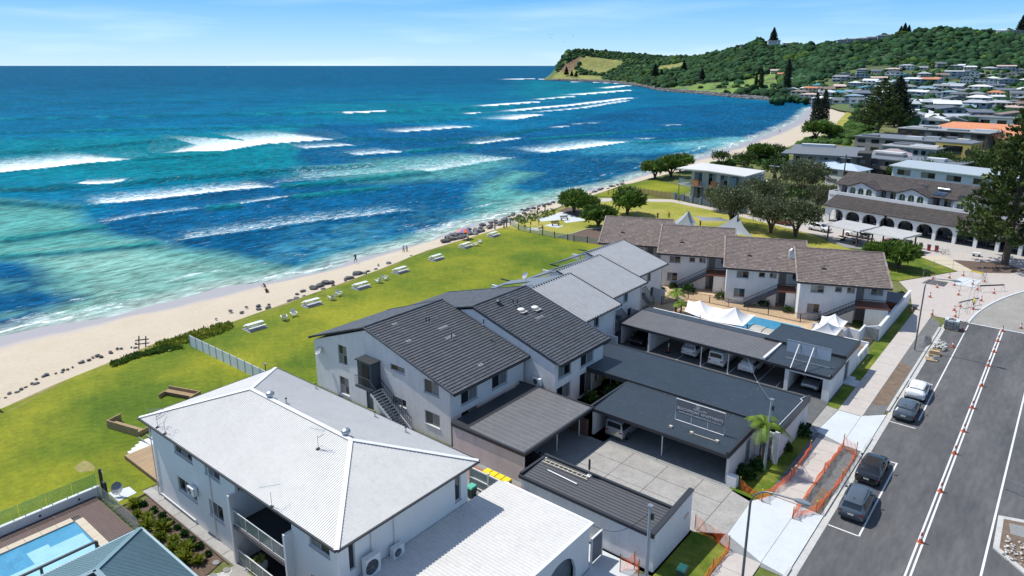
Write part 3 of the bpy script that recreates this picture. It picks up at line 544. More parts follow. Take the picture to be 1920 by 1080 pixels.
n2=N('ShaderNodeTexNoise');n2 .inputs['Scale'].default_value=.9;n2 .inputs['Detail'].default_value=9;n2 .inputs['Roughness'].default_value=.8;n2 .inputs['Distortion'].default_value=.8;ln(mpn.outputs[0],n2 .inputs['Vector'])
n2m=N('ShaderNodeMapRange');n2m.inputs[1].default_value=.33;n2m.inputs[2].default_value=.67;ln(n2 .outputs[0],n2m.inputs[0]);sm=N('ShaderNodeMath');sm.operation='MULTIPLY_ADD';sm.inputs[1].default_value=.9;ln(al_.outputs['Fac'],sm.inputs[0]);ln(n2m.outputs[0],sm.inputs[2])
lr=N('ShaderNodeMapRange');lr.inputs[1].default_value=.78;lr.inputs[2].default_value=1.2;lr.inputs[4].default_value=.9;ln(sm.outputs[0],lr.inputs[0])
s3=N('ShaderNodeMath');s3 .operation='MULTIPLY_ADD';s3 .inputs[1].default_value=1.0;ln(af.outputs['Fac'],s3 .inputs[0]);ln(n2m.outputs[0],s3 .inputs[2])
fr=N('ShaderNodeMapRange');fr.inputs[1].default_value=.85;fr.inputs[2].default_value=1.2;ln(s3 .outputs[0],fr.inputs[0])
mxx=N('ShaderNodeMath');mxx.operation='MAXIMUM';ln(lr.outputs[0],mxx.inputs[0]);ln(fr.outputs[0],mxx.inputs[1])
m1=N('ShaderNodeMapRange');m1 .inputs[1].default_value=.36;m1 .inputs[2].default_value=.64;m1 .inputs[3].default_value=.5;m1 .inputs[4].default_value=1.5;ln(n1 .outputs[0],m1 .inputs[0])
mu2=N('ShaderNodeMix');mu2 .data_type='RGBA';mu2 .blend_type='MULTIPLY';mu2 .inputs[0].default_value=1;ln(ac.outputs['Color'],mu2 .inputs[6]);ln(m1 .outputs[0],mu2 .inputs[7])
mxc=N('ShaderNodeMix');mxc.data_type='RGBA';mxc.inputs[7].default_value=(.82,.86,.88,1);ln(mxx.outputs[0],mxc.inputs[0]);ln(mu2 .outputs[2],mxc.inputs[6]);ln(mxc.outputs[2],B.inputs['Base Color'])
ro=N('ShaderNodeMapRange');ro.inputs[3].default_value=.3;ro.inputs[4].default_value=.9;ln(mxx.outputs[0],ro.inputs[0]);ln(ro.outputs[0],B.inputs['Roughness'])
df=N('ShaderNodeBsdfDiffuse');gs=N('ShaderNodeBsdfGlossy');gs.inputs['Roughness'].default_value=.22;lw=N('ShaderNodeFresnel');lw.inputs[0].default_value=1.33;fm_=N('ShaderNodeMapRange');fm_.inputs[3].default_value=.01;fm_.inputs[4].default_value=.055;ln(lw.outputs[0],fm_.inputs[0]);nf_=N('ShaderNodeMath');nf_.operation='SUBTRACT';nf_.inputs[0].default_value=1;ln(mxx.outputs[0],nf_.inputs[1]);fp2=N('ShaderNodeMath');fp2 .operation='MULTIPLY';ln(fm_.outputs[0],fp2 .inputs[0]);ln(nf_.outputs[0],fp2 .inputs[1]);msx=N('ShaderNodeMixShader');ln(mxc.outputs[2],df.inputs[0]);ln(fp2 .outputs[0],msx.inputs[0]);ln(df.outputs[0],msx.inputs[1]);ln(gs.outputs[0],msx.inputs[2]);ln(msx.outputs[0],t.nodes['Material Output'].inputs[0])
B.inputs['IOR'].default_value=1.33;B.inputs['Specular IOR Level'].default_value=.07
bp=N('ShaderNodeBump');bp.inputs['Strength'].default_value=.55;bp.inputs['Distance'].default_value=.35;ln(n1 .outputs[0],bp.inputs['Height'])
bp2=N('ShaderNodeBump');bp2 .inputs['Strength'].default_value=.5;bp2 .inputs['Distance'].default_value=1.5;ln(n1b.outputs[0],bp2 .inputs['Height']);ln(bp2 .outputs[0],bp.inputs['Normal']);ln(bp.outputs[0],df.inputs['Normal']);ln(bp.outputs[0],gs.inputs['Normal']);ln(bp.outputs[0],lw.inputs['Normal']);t.nodes.remove(B)
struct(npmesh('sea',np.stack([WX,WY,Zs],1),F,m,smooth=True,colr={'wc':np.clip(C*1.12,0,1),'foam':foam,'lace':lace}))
MB().box(-60000,-60000,-12,60000,90000,-10).build('seabed',mat('seabed_sand',(.02,.08,.12),.9),kind='structure')
def flat(name,pts,z,m,th=.0,par=None,**kw):
 q=MB()
 if th:q.prism(pts,z-th,z)
 else:q.poly([(p[0],p[1],z)for p in pts])
 o=q.build(name,m,par);kw.setdefault('kind','structure')
 if not par:
  for a,b in kw.items():o[a]=b
 return o
ysn=[y for y in np.arange(-40,108,4)]
lawn_pts=[(xl(y)+.15+.3*math.sin(y),y)for y in ysn]+[(xl(107.6),107.6),(-57,107.6),(-57,17.0),(-54.6,16.8),(-55.2,-40)]
flat('lawn',lawn_pts,.012,M_LAWN)
MD=mat('dry_grass_edge',(.30,.24,.10),.95,var=.4,scale=1.2,bump=.6)
q=MB();ye=list(np.arange(-40,110,1.0));k=len(ye)
for y in ye:
 wv=1.0+.8*noise.noise(Vector((y*.2,0,0)));x0=xl(y)-.15
 q.v+=[(x0,y,-.02),(x0+wv,y,.016)]
for i_ in range(k-1):q.face((2*i_,2*i_+1,2*i_+3,2*i_+2))
q.build('lawn_edge',MD,kind='structure')
q=MB();c_=A(158,876);q.poly([(c_.x+1.0*math.cos(a_)*(1+.25*math.sin(3*a_)),c_.y+.75*math.sin(a_)*(1+.2*math.cos(2*a_)),.016)for a_ in np.arange(0,6.28,.35)]).build('bare_patch',mat('worn_grass',(.34,.30,.10),.95,var=.5,scale=2.5),kind='structure')
flat('park_lawn',[(xl(y)+.3,y)for y in(107.8,115,120)]+[(-92.5,134),(-94,148),(-77,159),(-59,151),(-42,143.5),(-30,134),(-22,126),(-57,107.8)],.010,M_LAWNY)
flat('grass_reserve',[(-95,149.5),(-78,161.5),(-80,175),(-96,185),(-98.5,170)],.014,M_LAWN)
flat('park_path',[(-93,146),(-91.5,149.2),(-77.5,158.2),(-59,153.0),(-42,145.5),(-30,141),(-30,138.5),(-42,143),(-59.5,150.3),(-76,155.2),(-88,147.5),(-89.5,144)],.018,M_PATH)
flat('park_paving',[(-89.9,119),(-89.9,128.8),(-80.5,124.6),(-82.5,119.5),(-85,121.8),(-87.3,117.5)],.018,M_CONCN)
flat('bench_pad',[(-84.5,114.6),(-81.2,114.6),(-81.2,117),(-84.5,117)],.022,M_CONCN)
flat('mulch_bed',[(-76.5,107.9),(-75.5,112),(-75.6,117),(-73.5,120.5),(-67.5,119),(-66,108)],.022,M_MULCH)
flat('mulch_bed',[(-91.5,128.9),(-91.8,134),(-84,134),(-80.6,125.2)],.022,M_MULCH)
q=MB()
for a_,b2 in zip([(-76.7,107.9),(-75.7,112),(-75.8,117)],[(-75.7,112),(-75.8,117),(-73.6,120.7)]):q.beam((*a_,.06),(*b2,.06),.15,.14)
q.build('garden_edging',M_KERB,kind='structure')
ASP=flat('road',[(-9.9,-30),(6,-30),(6,103.2),(-8.1,103.2),(-10.3,103.2),(-10.3,100.9),(-9.9,100.9)],.0,M_ASPH)
def line(x0,y0,x1,y1,wd=.13,nm='lane_line'):
 d=Vector((x1-x0,y1-y0)).normalized();n=Vector((-d.y,d.x))*wd/2
 q=MB();st=max(1,int(Vector((x1-x0,y1-y0)).length/6))
 q.poly([(x0+n.x,y0+n.y,.004),(x0-n.x,y0-n.y,.004),(x1-n.x,y1-n.y,.004),(x1+n.x,y1+n.y,.004)]);return q.build(nm,M_LINE,ASP)
line(-4.42,-30,-4.42,102.9);line(-4.14,-30,-4.14,102.9);line(-.58,-30,-.58,96,.14)
line(-7.82,70.0,-7.82,102.3,.12,'bay_line');line(-9.9,68.1,-7.75,68.1,.12,'bay_line')
line(-7.78,48.4,-7.78,60.6,.12,'bay_line');line(-9.85,48.4,-7.85,48.4,.12,'bay_line');line(-8.6,60.5,-7.85,60.5,.12,'bay_line');line(-9.8,54.4,-9.7,54.4,.1,'bay_line')
flat('gutter',[(-10.35,-30),(-9.9,-30),(-9.9,100.6),(-10.35,100.6)],.008,M_KERB)
q=MB();[q.box(-10.55,y,-.05,-10.35,y+2.38,.13)for y in np.arange(-30,41.4,2.4)];[q.box(-10.55,y,-.05,-10.35,y+2.38,.13)for y in np.arange(49.2,62,2.4)];[q.box(-10.6,y,-.05,-10.35,y+2.38,.13)for y in np.arange(70,98.6,2.4)]
q.build('kerb',M_KERB,kind='structure')
flat('construction_verge',[(-12.1,42),(-10.55,42),(-10.55,60.5),(-12.1,60.5)],.03,M_GRAVEL)
flat('construction_verge',[(-12.1,68),(-10.6,68),(-10.6,100.3),(-12.4,103.2),(-12.1,90)],.03,M_GRAVEL)
flat('bare_verge',[(-12.05,70.5),(-10.75,71.5),(-10.75,83),(-12.05,84)],.036,M_SOIL)
flat('bare_verge',[(-11.6,49.2),(-10.7,49.2),(-10.7,52.5),(-11.6,53)],.036,M_SOIL)
flat('verge_lawn',[(-17.15,41.6),(-17.15,35.6),(-14.3,35.4),(-14.3,41.2),(-15.8,41.8)],.02,M_LAWND)
flat('verge_lawn',[(-17.4,48.2),(-14.3,47.9),(-14.3,59),(-15.6,61.8),(-17.2,61.8)],.02,M_LAWND)
flat('verge_lawn',[(-15.35,67.6),(-14.25,67.4),(-14.25,104),(-15.3,105.5)],.02,M_LAWND)
flat('verge_lawn',[(-14.2,20),(-20.6,20),(-20.6,27),(-18.5,35.4),(-14.3,35.4)],.016,M_CONCD)
flat('gully_strip',[(-14.6,50),(-14.25,50),(-14.25,61.5),(-14.6,61.5)],.028,M_GRAVEL)
def slabs(name,x0,x1,y0,y1,nx,ny,z,m,par,gap=.02,jit=.004,nm='paving_slab'):
 for i in range(nx):
  for j in range(ny):
   a,b=x0+(x1-x0)*i/nx,x0+(x1-x0)*(i+1)/nx;c,d=y0+(y1-y0)*j/ny,y0+(y1-y0)*(j+1)/ny
   MB().box(a+gap/2,c+gap/2,z-.08,b-gap/2,d-gap/2,z+random.uniform(-jit,jit)).build(nm,m,par)
def base(name,x0,y0,x1,y1,z,m=None):return MB().box(x0,y0,z-.1,x1,y1,z).build(name,m or M_CONCD,kind='structure')
fp=base('footpath',-14.25,20,-12.1,104.5,-.02)
for ya,yb,n in((26,41.2,8),(49.4,60.6,6),(67.4,104.4,20)):slabs('',-14.25,-12.1,ya,yb,1,n,.05,M_PATH,fp)
dr=base('driveway',-15.2,40.9,-10.4,49.4,.0);
for pts in([(-15.05,42.7),(-12.15,41.3),(-12.15,49.3),(-14.3,49.3),(-15.2,47.6)],[(-12.12,41.3),(-10.4,41.0),(-10.4,49.2),(-12.12,49.3)]):MB().prism(pts,-.02,.055).build('concrete_slab',M_CONCN,dr)
d2=base('driveway',-15.3,60.7,-10.3,68.5,.0)
for pts in([(-14.6,61.8),(-12.2,60.8),(-12.2,67.3),(-14.2,67.3)],[(-12.17,60.8),(-10.4,60.6),(-10.4,69.2),(-12.17,67.4)]):MB().prism(pts,-.02,.055).build('concrete_slab',M_CONCN,d2)
cp=base('car_park',-38.2,35.6,-15.1,62.9,-.03,M_CONCD)
xs_=[-28.6,-25.6,-22.4,-19.3,-16.9]
for a,b in zip(xs_,xs_[1:]):
 for c,d in((41.5,43.9),(43.9,46.0),(46.0,48.08)):MB().prism([(a+.02,c+.02),(b-.02,c+.02),(b-.02,d-.02),(a+.02,d-.02)],-.06,.03+random.uniform(-.004,.004)).build('concrete_slab',M_CONC,cp)
MB().prism([(-16.88,41.6),(-15.1,42.75),(-15.2,47.5),(-16.88,48.0)],-.06,.03).build('concrete_slab',M_CONC,cp)
for a,b,c,d in((-38,-28.62,38.0,43),(-38,-28.62,43,48.08),(-28.6,-23.6,48.14,54.9),(-23.6,-17.2,48.14,54.9)):MB().box(a+.02,c,-.06,b-.02,d-.02,.028).build('concrete_slab',M_CONCD,cp)
MB().box(-28.6,48.08,-.02,-16.9,48.14,.05).build('drain_edge',M_KERB,cp)
c2=base('far_car_park',-41.5,62.9,-15.0,69.0,-.03,M_CONCD)
MB().box(-41.4,63,-.05,-15.4,76.0,.02).build('concrete_slab',mat('dark_drive',(.12,.125,.13),.85,var=.3,dirt=.2),c2);MB().prism([(-15.35,62.9),(-14.62,61.9),(-14.25,67.4),(-15.35,67.6)],-.05,.045).build('concrete_slab',M_CONC,c2)
for x_ in(-31.8,-28.9,-25.8,-22.6,-19.9):line_=MB().poly([(x_-.04,68.5,.026),(x_+.04,68.5,.026),(x_+.04,74,.026),(x_-.04,74,.026)]).build('bay_line',M_LINE,c2)
m=mat('promenade_pavers',(.50,.455,.42),.85,var=.28,scale=1.3,stretch=(1,3,1),bump=.3,dirt=.15,col2=(.40,.365,.34))
pr=flat('promenade',[(-15.0,106.2),(-12.4,103.2),(-8.0,103.3),(-7.6,110),(-5.6,118),(-2.5,126),(8,138),(8,150.3),(-50,158),(-50,150),(-36.2,141.4),(-19.6,136.4),(-12.6,129.6),(-18.8,117.5),(-16.2,112)],.03,m)
flat('cafe_street',[(-60,155),(-42,147),(-20,144.5),(8,142),(8,151),(-60,170)],.036,mat('pale_street',(.44,.425,.40),.85,var=.15,dirt=.15))
q=MB();arc_=[(50-58*math.cos(t_),101+58*math.sin(t_))for t_ in np.arange(.04,.95,.03)]
q.poly([(x_,y_,.05)for x_,y_ in[(-7.95,103.35)]+arc_+[(60,148),(60,103.35)]][::-1]).build('roundabout',mat('roundabout_seal',(.30,.29,.265),.9,var=.2,scale=.3,bump=.3,dirt=.15),kind='structure')
q=MB();[q.beam((*a_,.08),(*b2,.08),.28,.1)for a_,b2 in zip(arc_,arc_[1:])]
q.build('kerb',M_CONCN,kind='structure')
flat('side_road',[(6,-30),(60,-30),(60,103.2),(6,103.2)],.002,M_CONCD)
q=MB();[q.box(-7.7+i*1.05,103.35,.005,-7.15+i*1.05,104.2,.035)for i in range(14)];q.build('zebra_bar',M_LINE,ASP);MB().box(-8.0,103.05,.004,6,103.3,.034).build('hold_line',M_LINE,ASP)
flat('reserve_grass',[(-18.9,117.8),(-12.8,129.6),(-19.4,136.4),(-30,134),(-24,122),(-21,117)],.034,M_LAWND)
flat('sandstone_path',[(-12.6,129.6),(-10.6,131),(-14.6,137.2),(-15.8,139.4),(-19.5,136.4)],.04,mat('cream_paving',(.52,.46,.36),.85,var=.1))
flat('garden_bed',[(-10.2,130.6),(-14.4,137),(-8,140),(-4,137.5),(-6,133.5)],.045,M_MULCH)
IS=MB().prism([(-.4,57.3),(3.5,58.6),(3.5,48.5),(1.7,50.9),(-.3,52.8)],-.02,.12).build('traffic_island',M_KERB,kind='structure')
MB().prism([(-.05,57.0),(3.3,58.0),(3.3,49.4),(1.8,51.3),(.05,53.0)],.121,.135).build('soil_fill',M_SOIL,IS);MB().prism([(.3,56.6),(1.8,57.0),(1.8,55.4),(.5,55.2)],.136,.155).build('concrete_slab',M_CONCD,IS)
def hipz(x,y):return 6.6+min(y-19.2,30.8-y,x+51.6,-27.9-x)*(2.0/5.8)
HS=thing('white_house','two-storey white rendered house under a large white ribbed hip roof','house',(-40,25,0),world=True)
fw_=[(3.4,6.15,1.85,3.05,'w',(3,1)),(7.9,9.75,1.75,3.05,'w',(2,1)),(3.6,6.2,5.05,6.1,'w',(3,1)),(7.95,9.9,5.05,6.1,'w',(2,1))]
facade(HS,(-51.1,19.7),(-39.3,19.7),0,6.5,fw_,M_WALLH)
facade(HS,(-33.0,19.7),(-28.5,19.7),0,6.5,[(1.75,3.7,5.05,6.1,'w',(2,1)),(1.65,3.6,1.9,3.0,'w',(2,1))],M_WALLH)
facade(HS,(-28.5,19.7),(-28.5,30.3),0,6.5,[(.7,1.15,4.15,5.95,'w',(1,1)),(9.4,9.95,4.05,6.0,'w',(1,1))],M_WALLH)
facade(HS,(-28.5,30.3),(-51.1,30.3),0,6.5,[(4,6,4.5,5.7,'w'),(12,14,4.5,5.7,'w')],M_WALLH);facade(HS,(-51.1,30.3),(-51.1,19.7),0,6.5,[(2,5,3.4,5.6,'w',(3,1)),(6,9,.3,2.4,'w',(3,1))],M_WALLH)
facade(HS,(-39.5,22.6),(-32.8,22.6),0,6.5,[(.8,5.6,3.15,5.3,'w',(3,1)),(.8,5.6,.1,2.3,'w',(3,1))],M_WALLH)
[MB().box(x_,19.15,0,x_+.2,22.58,5.15).box(x_+.01,20.2,5.15,x_+.19,22.58,6.5).build('wing_wall',M_WHITE,HS)for x_ in(-39.42,-33.19)]
MB().box(-39.2,19.25,2.72,-33.22,22.58,3.0).build('balcony_slab',mat('slab_edge',(.16,.145,.14),.8,var=.3),HS);MB().box(-39.2,19.6,3.0,-33.22,22.58,3.02).build('balcony_floor',M_DARK,HS);MB().box(-39.2,19.3,-.02,-33.22,22.58,.03).build('balcony_floor',M_DARK,HS)
for zf in(3.02,.03):
 q=MB();q.beam((-39.2,19.32,zf+1.05),(-33.22,19.32,zf+1.05),.06,.05);q.beam((-39.2,19.32,zf+.08),(-33.22,19.32,zf+.08),.05,.04)
 for k in range(5):x_=-39.17+k*1.485;q.box(x_-.025,19.295,zf,x_+.025,19.345,zf+1.02)
 bl=q.build('balustrade',M_WHITE,HS)
 for k in range(4):x_=-39.17+k*1.485;MB().box(x_+.04,19.31,zf+.12,x_+1.445,19.325,zf+.99).build('glass_panel',M_CLEAR,bl)
q=MB();E0,E1,E2,E3=(-51.6,19.2,6.6),(-27.9,19.2,6.6),(-27.9,30.8,6.6),(-51.6,30.8,6.6);RA,RB=(-45.6,25,8.6),(-33.8,25,8.6)
ribbed(q,E0,E1,RB,RA,.17,.028);ribbed(q,E2,E3,RA,RB,.17,.028);ribbed(q,E1,E2,RB,RB,.17,.028);ribbed(q,E3,E0,RA,RA,.17,.028);rf=q.build('roof',M_ROOFW,HS)
q=MB()
for a,b in((RA,RB),(E0,RA),(E1,RB),(E2,RB),(E3,RA)):a_,b2=Vector(a),Vector(b);up_=Vector((0,0,.045));q.beam(a_+up_,b2+up_,.30,.03)
q.build('ridge_capping',M_WHITE,rf)
q=MB()
for a,b in((E0,E1),(E1,E2),(E2,E3),(E3,E0)):
 d=(Vector(b)-Vector(a)).normalized();n_=Vector((d.y,-d.x,0));q.beam(Vector(a)+n_*.06-Vector((0,0,.05)),Vector(b)+n_*.06-Vector((0,0,.05)),.12,.11)
q.build('gutter',M_DARK,rf)
MB().box(-51.5,19.3,6.46,-28.0,30.7,6.5).build('soffit',M_WHITE,rf)
for x_,y_ in((-28.42,19.62),(-28.42,22.0),(-28.42,23.75),(-51.16,19.62),(-42.6,19.64)):MB().tube([(x_,y_,.0 if x_!=-28.42 or y_<20 else 3.45),(x_,y_,6.45)],.045,8).build('downpipe',M_WHITE,HS)
MB().tube([(-50.6,19.6,.35),(-45.4,19.6,.3),(-45.4,19.6,0)],.05,6).build('waste_pipe',M_WHITE,HS)
def on(px,py,fz,z=8):
 for _ in range(12):p=A(px,py,z);z=fz(p.x,p.y)
 return Vector((p.x,p.y,z))
def whirly(loc,lab):
 t=thing('roof_ventilator',lab,'roof vent',loc,group='spinning vents on the white roof')
 MB().lathe((0,0,0),[(.17,-.1),(.17,.18)],12).build('base',M_STEEL,t)
 q=MB();q.lathe((0,0,.18),[(.18,0),(.29,.07),(.31,.18),(.26,.3),(.12,.37),(.02,.39)],16);q.build('turbine',M_STEEL,t)
 q=MB()
 for k in range(16):
  a=k*math.pi/8;q.beam((.30*math.cos(a),.30*math.sin(a),.24),(.20*math.cos(a+.3),.20*math.sin(a+.3),.5),.015,.05)
 q.build('vanes',M_WHITE,t)
whirly(on(507,746,hipz),'spinning metal vent by the seaward end of the white roof ridge');whirly(on(649,817,hipz),'spinning metal vent by the landward end of the white roof ridge')
def antenna(loc,lab,kind=0,rot=0):
 t=thing('tv_antenna',lab,'antenna',loc,rot)
 MB().tube([(0,0,-.1),(0,0,1.0)],.018,6).build('mast',M_STEEL,t);q=MB()
 q.tube([(-.6,0,1.42),(.6,0,1.42)],.014,5)
 for k in range(5):q.tube([(-.55+k*.27,-.3+k*.03,1.42),(-.55+k*.27,.3-k*.03,1.42)],.01,4)
 if kind:q.tube([(.35,0,.35),(0,0,.1)],.02,4);q.tube([(0,0,.8),(.5,.1,1.15)],.02,4)
 q.build('aerial',M_STEEL,t,kind='stuff');MB().box(-.12,-.12,-.02,.12,.12,.04).build('base',M_BLACK,t)
antenna(on(296,801,hipz),'rusty aerial nearest the seaward corner of the white roof',1,.8);antenna(on(310,813,hipz),'second aerial along the left eave of the white roof',1,2.0);antenna(on(597,842,hipz),'bent aerial mast in the middle of the white roof',1,.3);antenna(on(510,950,hipz),'short aerial stub at the eave above the balcony',0,1)
def vpipe(loc,lab,h=.45,m=None,grp=None):
 t=thing('vent_pipe',lab,'vent pipe',loc,group=grp);MB().tube([(0,0,-.1),(0,0,h)],.05,8).build('pipe',m or M_STEEL,t);MB().lathe((0,0,h),[(.08,0),(.09,.04),(.02,.1)],8).build('cowl',m or M_BLACK,t);MB().box(-.14,-.14,-.03,.14,.14,.03).build('flashing',M_STEEL,t)
for i,(a,b,l)in enumerate(((537,757,'small vent pipe beside the seaward roof ventilator'),(592,729,'small vent pipe near the top corner of the white roof'),(703,782,'small vent pipe near the far eave of the white roof'),(761,811,'small vent pipe on the white roof opposite the stair foot'))):vpipe(on(a,b,hipz),l,.4,grp='vent pipes on the white roof')
def aircon(loc,rot,lab,w=.85,h=.62,d=.34,grp=None):
 t=thing('air_conditioner',lab,'air conditioner',loc,rot,group=grp)
 MB().box(-w/2,-d/2,0,w/2,d/2,h).build('casing',M_WHITE,t);q=MB();r=h*.38;c=-w*.12
 q.v+=[(c,-d/2-.012,h/2)]+[(c+r*math.cos(k*.5236),-d/2-.012,h/2+r*math.sin(k*.5236))for k in range(12)]
 for k in range(12):q.face((0,1+k,1+(k+1)%12))
 q.build('fan_opening',M_DARK,t);g=MB()
 for k in range(1,6):rr=r*k/5;pts=[(c+rr*math.cos(u*.5236),-d/2-.02,h/2+rr*math.sin(u*.5236))for u in range(13)];g.tube(pts,.006,3,False)
 for k in range(4):g.tube([(c-r*math.cos(k*.785),-d/2-.022,h/2-r*math.sin(k*.785)),(c+r*math.cos(k*.785),-d/2-.022,h/2+r*math.sin(k*.785))],.006,3)
 g.build('fan_grille',M_STEEL,t)
 q=MB();q.box(-w/2+.08,-d/2+.03,-.09,-w/2+.14,d/2+.05,-.003);q.box(w/2-.14,-d/2+.03,-.09,w/2-.08,d/2+.05,-.003);q.build('bracket',M_STEEL,t)
 return t
aircon((-28.05,21.6,3.52),R(90),'large air conditioner on the garage roof against the house wall',1.05,1.25,.4);aircon((-28.08,23.6,3.52),R(90),'smaller air conditioner with round fan on the garage roof',.85,.7,.36);aircon((-45.0,19.46,2.7),0,'air conditioner bracketed high beside the ground-floor window',.85,.62,.32)
def potplant(loc,lab,r=.38,h=.65):
 t=thing('potted_plant',lab,'pot plant',loc);MB().lathe((0,0,0),[(r*.6,0),(r,h*.6),(r*.95,h),(r*.85,h),(r*.8,h*.9)],16).build('pot',M_WHITE,t,1.0)
 q=MB();rd=random.Random(3)
 for k in range(40):
  a=rd.uniform(0,6.28);l=rd.uniform(.3,.7);q.poly([(0,0,h*.9),(l*.5*math.cos(a-.12),l*.5*math.sin(a-.12),h+l*.7),(l*math.cos(a),l*math.sin(a),h+l*.55),(l*.5*math.cos(a+.12),l*.5*math.sin(a+.12),h+l*.65)])
 q.build('foliage',M_LEAF_Y,t)
M_LEAF_Y=leafmat('yellow_green_leaf',(.30,.32,.04),(.17,.24,.03));TONED.add('yellow_green_leaf')
potplant((-37.2,19.85,.04),'white pot with spiky plant on the lower balcony')
GA=thing('garage','low white garage with ribbed white roof and arched roller door','garage',(-24,28,0),world=True)
GO=[(3.2,6.9,0,2.75,'a',None,1.4,M_DOOR,'open'),(9.0,11.2,0,2.5,'a',None,1.0,M_DOOR,'open')]
facade(GA,(-20.75,15),(-20.75,33.5),0,3.4,[(13.6,17.0,0,2.5,'a',None,1.5,None,'open')],M_WALLH);facade(GA,(-20.75,33.5),(-28.1,33.5),0,3.4,(),M_WALLH);facade(GA,(-28.4,15),(-20.75,15),0,3.4,(),M_WALLH);facade(GA,(-28.1,33.5),(-28.1,30.4),0,3.4,(),M_WALLH)
q=MB();S_=lambda z,x:(x,15+15.3,z)
for k in range(24):q.box(-21.2,28.6,.02+k*.105,-21.15-.02*(k%2),32.1,.12+k*.105)
q.build('roller_door',M_DOOR,GA)
q=MB();ribbed(q,(-20.62,15,3.46),(-20.62,33.6,3.46),(-28.45,33.6,3.52),(-28.45,15,3.52),.26,.05,.35);q.build('roof',M_ROOFW,GA)
q=MB();q.box(-20.8,15,3.28,-20.58,33.75,3.5);q.box(-28.1,33.6,3.3,-20.8,33.78,3.5);q.build('fascia',M_WHITE,GA)
GT=thing('side_gate','grey louvred side gate between the garage and the dark-roofed store','gate',(-20.8,34.6,0),world=True);q=MB();[q.box(-20.88,34.0,.12+k*.075,-20.82,35.2,.175+k*.075)for k in range(24)];q.build('slats',M_DOOR,GT);q=MB();q.box(-20.9,33.92,0,-20.78,34.0,2.05);q.box(-20.9,35.2,0,-20.78,35.28,2.05);q.box(-20.9,34.0,1.98,-20.78,35.2,2.05);q.build('frame',M_WHITE,GT)
flat('forecourt',[(-20.7,27),(-18.6,27),(-18.2,35.7),(-28.3,35.7),(-28.3,33.6),(-20.7,33.6)],.02,M_CONCN)
ST=thing('bin_store','low grey rendered store with charcoal ribbed roof and raked parapet','outbuilding',(-23,38,0),world=True)
facade(ST,(-28.3,35.9),(-17.3,35.9),0,2.75,(),M_WALL);facade(ST,(-17.3,35.9),(-17.3,41.4),0,[(0,2.95),(3.2,3.15),(5.5,3.3)],(),M_WALL,th=.25);facade(ST,(-28.3,38.9),(-28.3,35.9),0,[(0,3.0),(3,2.75)],(),M_WALL);facade(ST,(-17.55,38.9),(-28.3,38.9),0,2.95,(),M_WALL)
q=MB();ribbed(q,(-28.2,35.85,2.84),(-17.55,35.85,2.84),(-17.55,38.85,2.99),(-28.2,38.85,2.99),.3,.001,.3)
for k in range(10):q.beam((-28.15,35.95+k*.3,2.865+k*.0149),(-17.6,35.95+k*.3,2.865+k*.0149),.05,.05)
q.build('roof',M_ROOFD,ST)
q=MB();q.box(-28.4,38.86,2.9,-17.56,39.08,3.16);q.box(-28.42,35.7,2.66,-17.3,35.86,2.9);q.box(-28.42,35.86,2.7,-28.22,38.86,3.06);q.hexa([(-17.6,35.65,2.955),(-17.22,35.65,2.955),(-17.22,41.45,3.305),(-17.6,41.45,3.305)],[(-17.6,35.65,3.08),(-17.22,35.65,3.08),(-17.22,41.45,3.43),(-17.6,41.45,3.43)]);q.build('parapet_capping',M_DARK,ST)
MB().box(-17.285,40.3,1.6,-17.25,40.9,1.85).build('number_plaque',M_STEEL,ST)
LD=thing('ladder','pale aluminium ladder lying along the dark store roof','ladder',(-26,38.3,2.98),R(1));q=MB();q.box(-2.0,-.2,.05,2.0,-.14,.12);q.box(-2.0,.14,.05,2.0,.2,.12);q.build('rails',mat('cream_metal',(.62,.56,.44),.5),LD);[MB().box(-1.8+k*.4,-.14,.07,-1.76+k*.4,.14,.1).build('rung',MATS['cream_metal'],LD)for k in range(10)]
tag(MB().tube([(-27.0,37.45,3.02),(-24.3,37.3,3.02)],.05,8).build('plastic_pipe',M_WHITE),'white plastic pipe lying on the dark store roof','pipe')
FL=thing('flue','dark flue standing on the rear edge of the store roof','flue',(-24.2,38.75,3.0));MB().tube([(0,0,0),(0,0,.55)],.035,8).build('pipe',M_STEEL,FL);MB().tube([(0,0,.55),(0,0,1.35)],.08,10).build('cowl',M_DARK,FL);MB().box(-.15,-.15,-.02,.15,.15,.06).build('base',M_WHITE,FL)
AP=thing('apartment_block','two-storey white apartment block with two stepped charcoal tiled roofs','apartment building',(-46,48,0),world=True)
o1=[(3.9,5.25,3.6,5.6,'w',(2,2)),(3.8,5.25,.35,2.2,'w',(2,2)),(11.6,13.55,5.1,5.7,'w',(2,1)),(11.6,13.55,1.75,2.5,'w',(3,1)),(16.0,17.85,4.2,5.5,'w',(2,1)),(16.0,17.85,1.15,2.45,'w',(2,1)),(8.9,9.9,3.1,5.2,'d'),(7.9,8.9,0,2.1,'d')]
facade(AP,(-57.8,39.1),(-38.6,39.1),0,[(0,5.1),(8.3,8.1),(19.2,5.0)],o1,M_WALL,dm=M_SLATE)
facade(AP,(-38.6,39.1),(-38.6,49.3),0,5.05,[(1.35,3.5,3.3,4.75,'w',(2,1)),(5.5,7.7,3.25,4.75,'w',(2,1)),(1.35,3.5,.95,2.6,'w',(2,1)),(5.5,7.65,.8,2.3,'w',(3,1)),(8.95,9.75,.02,2.4,'d')],M_WALL)
facade(AP,(-57.8,49.3),(-57.8,39.1),0,5.1,[(1,4,.1,2.3,'w',(3,1)),(5,9,.1,2.3,'w',(3,1)),(1,4,3,5,'w',(3,1))],M_WALL)
facade(AP,(-57.0,49.5),(-35.0,49.5),0,[(0,5.2),(11.6,8.25),(22,5.05)],(),M_WALL)
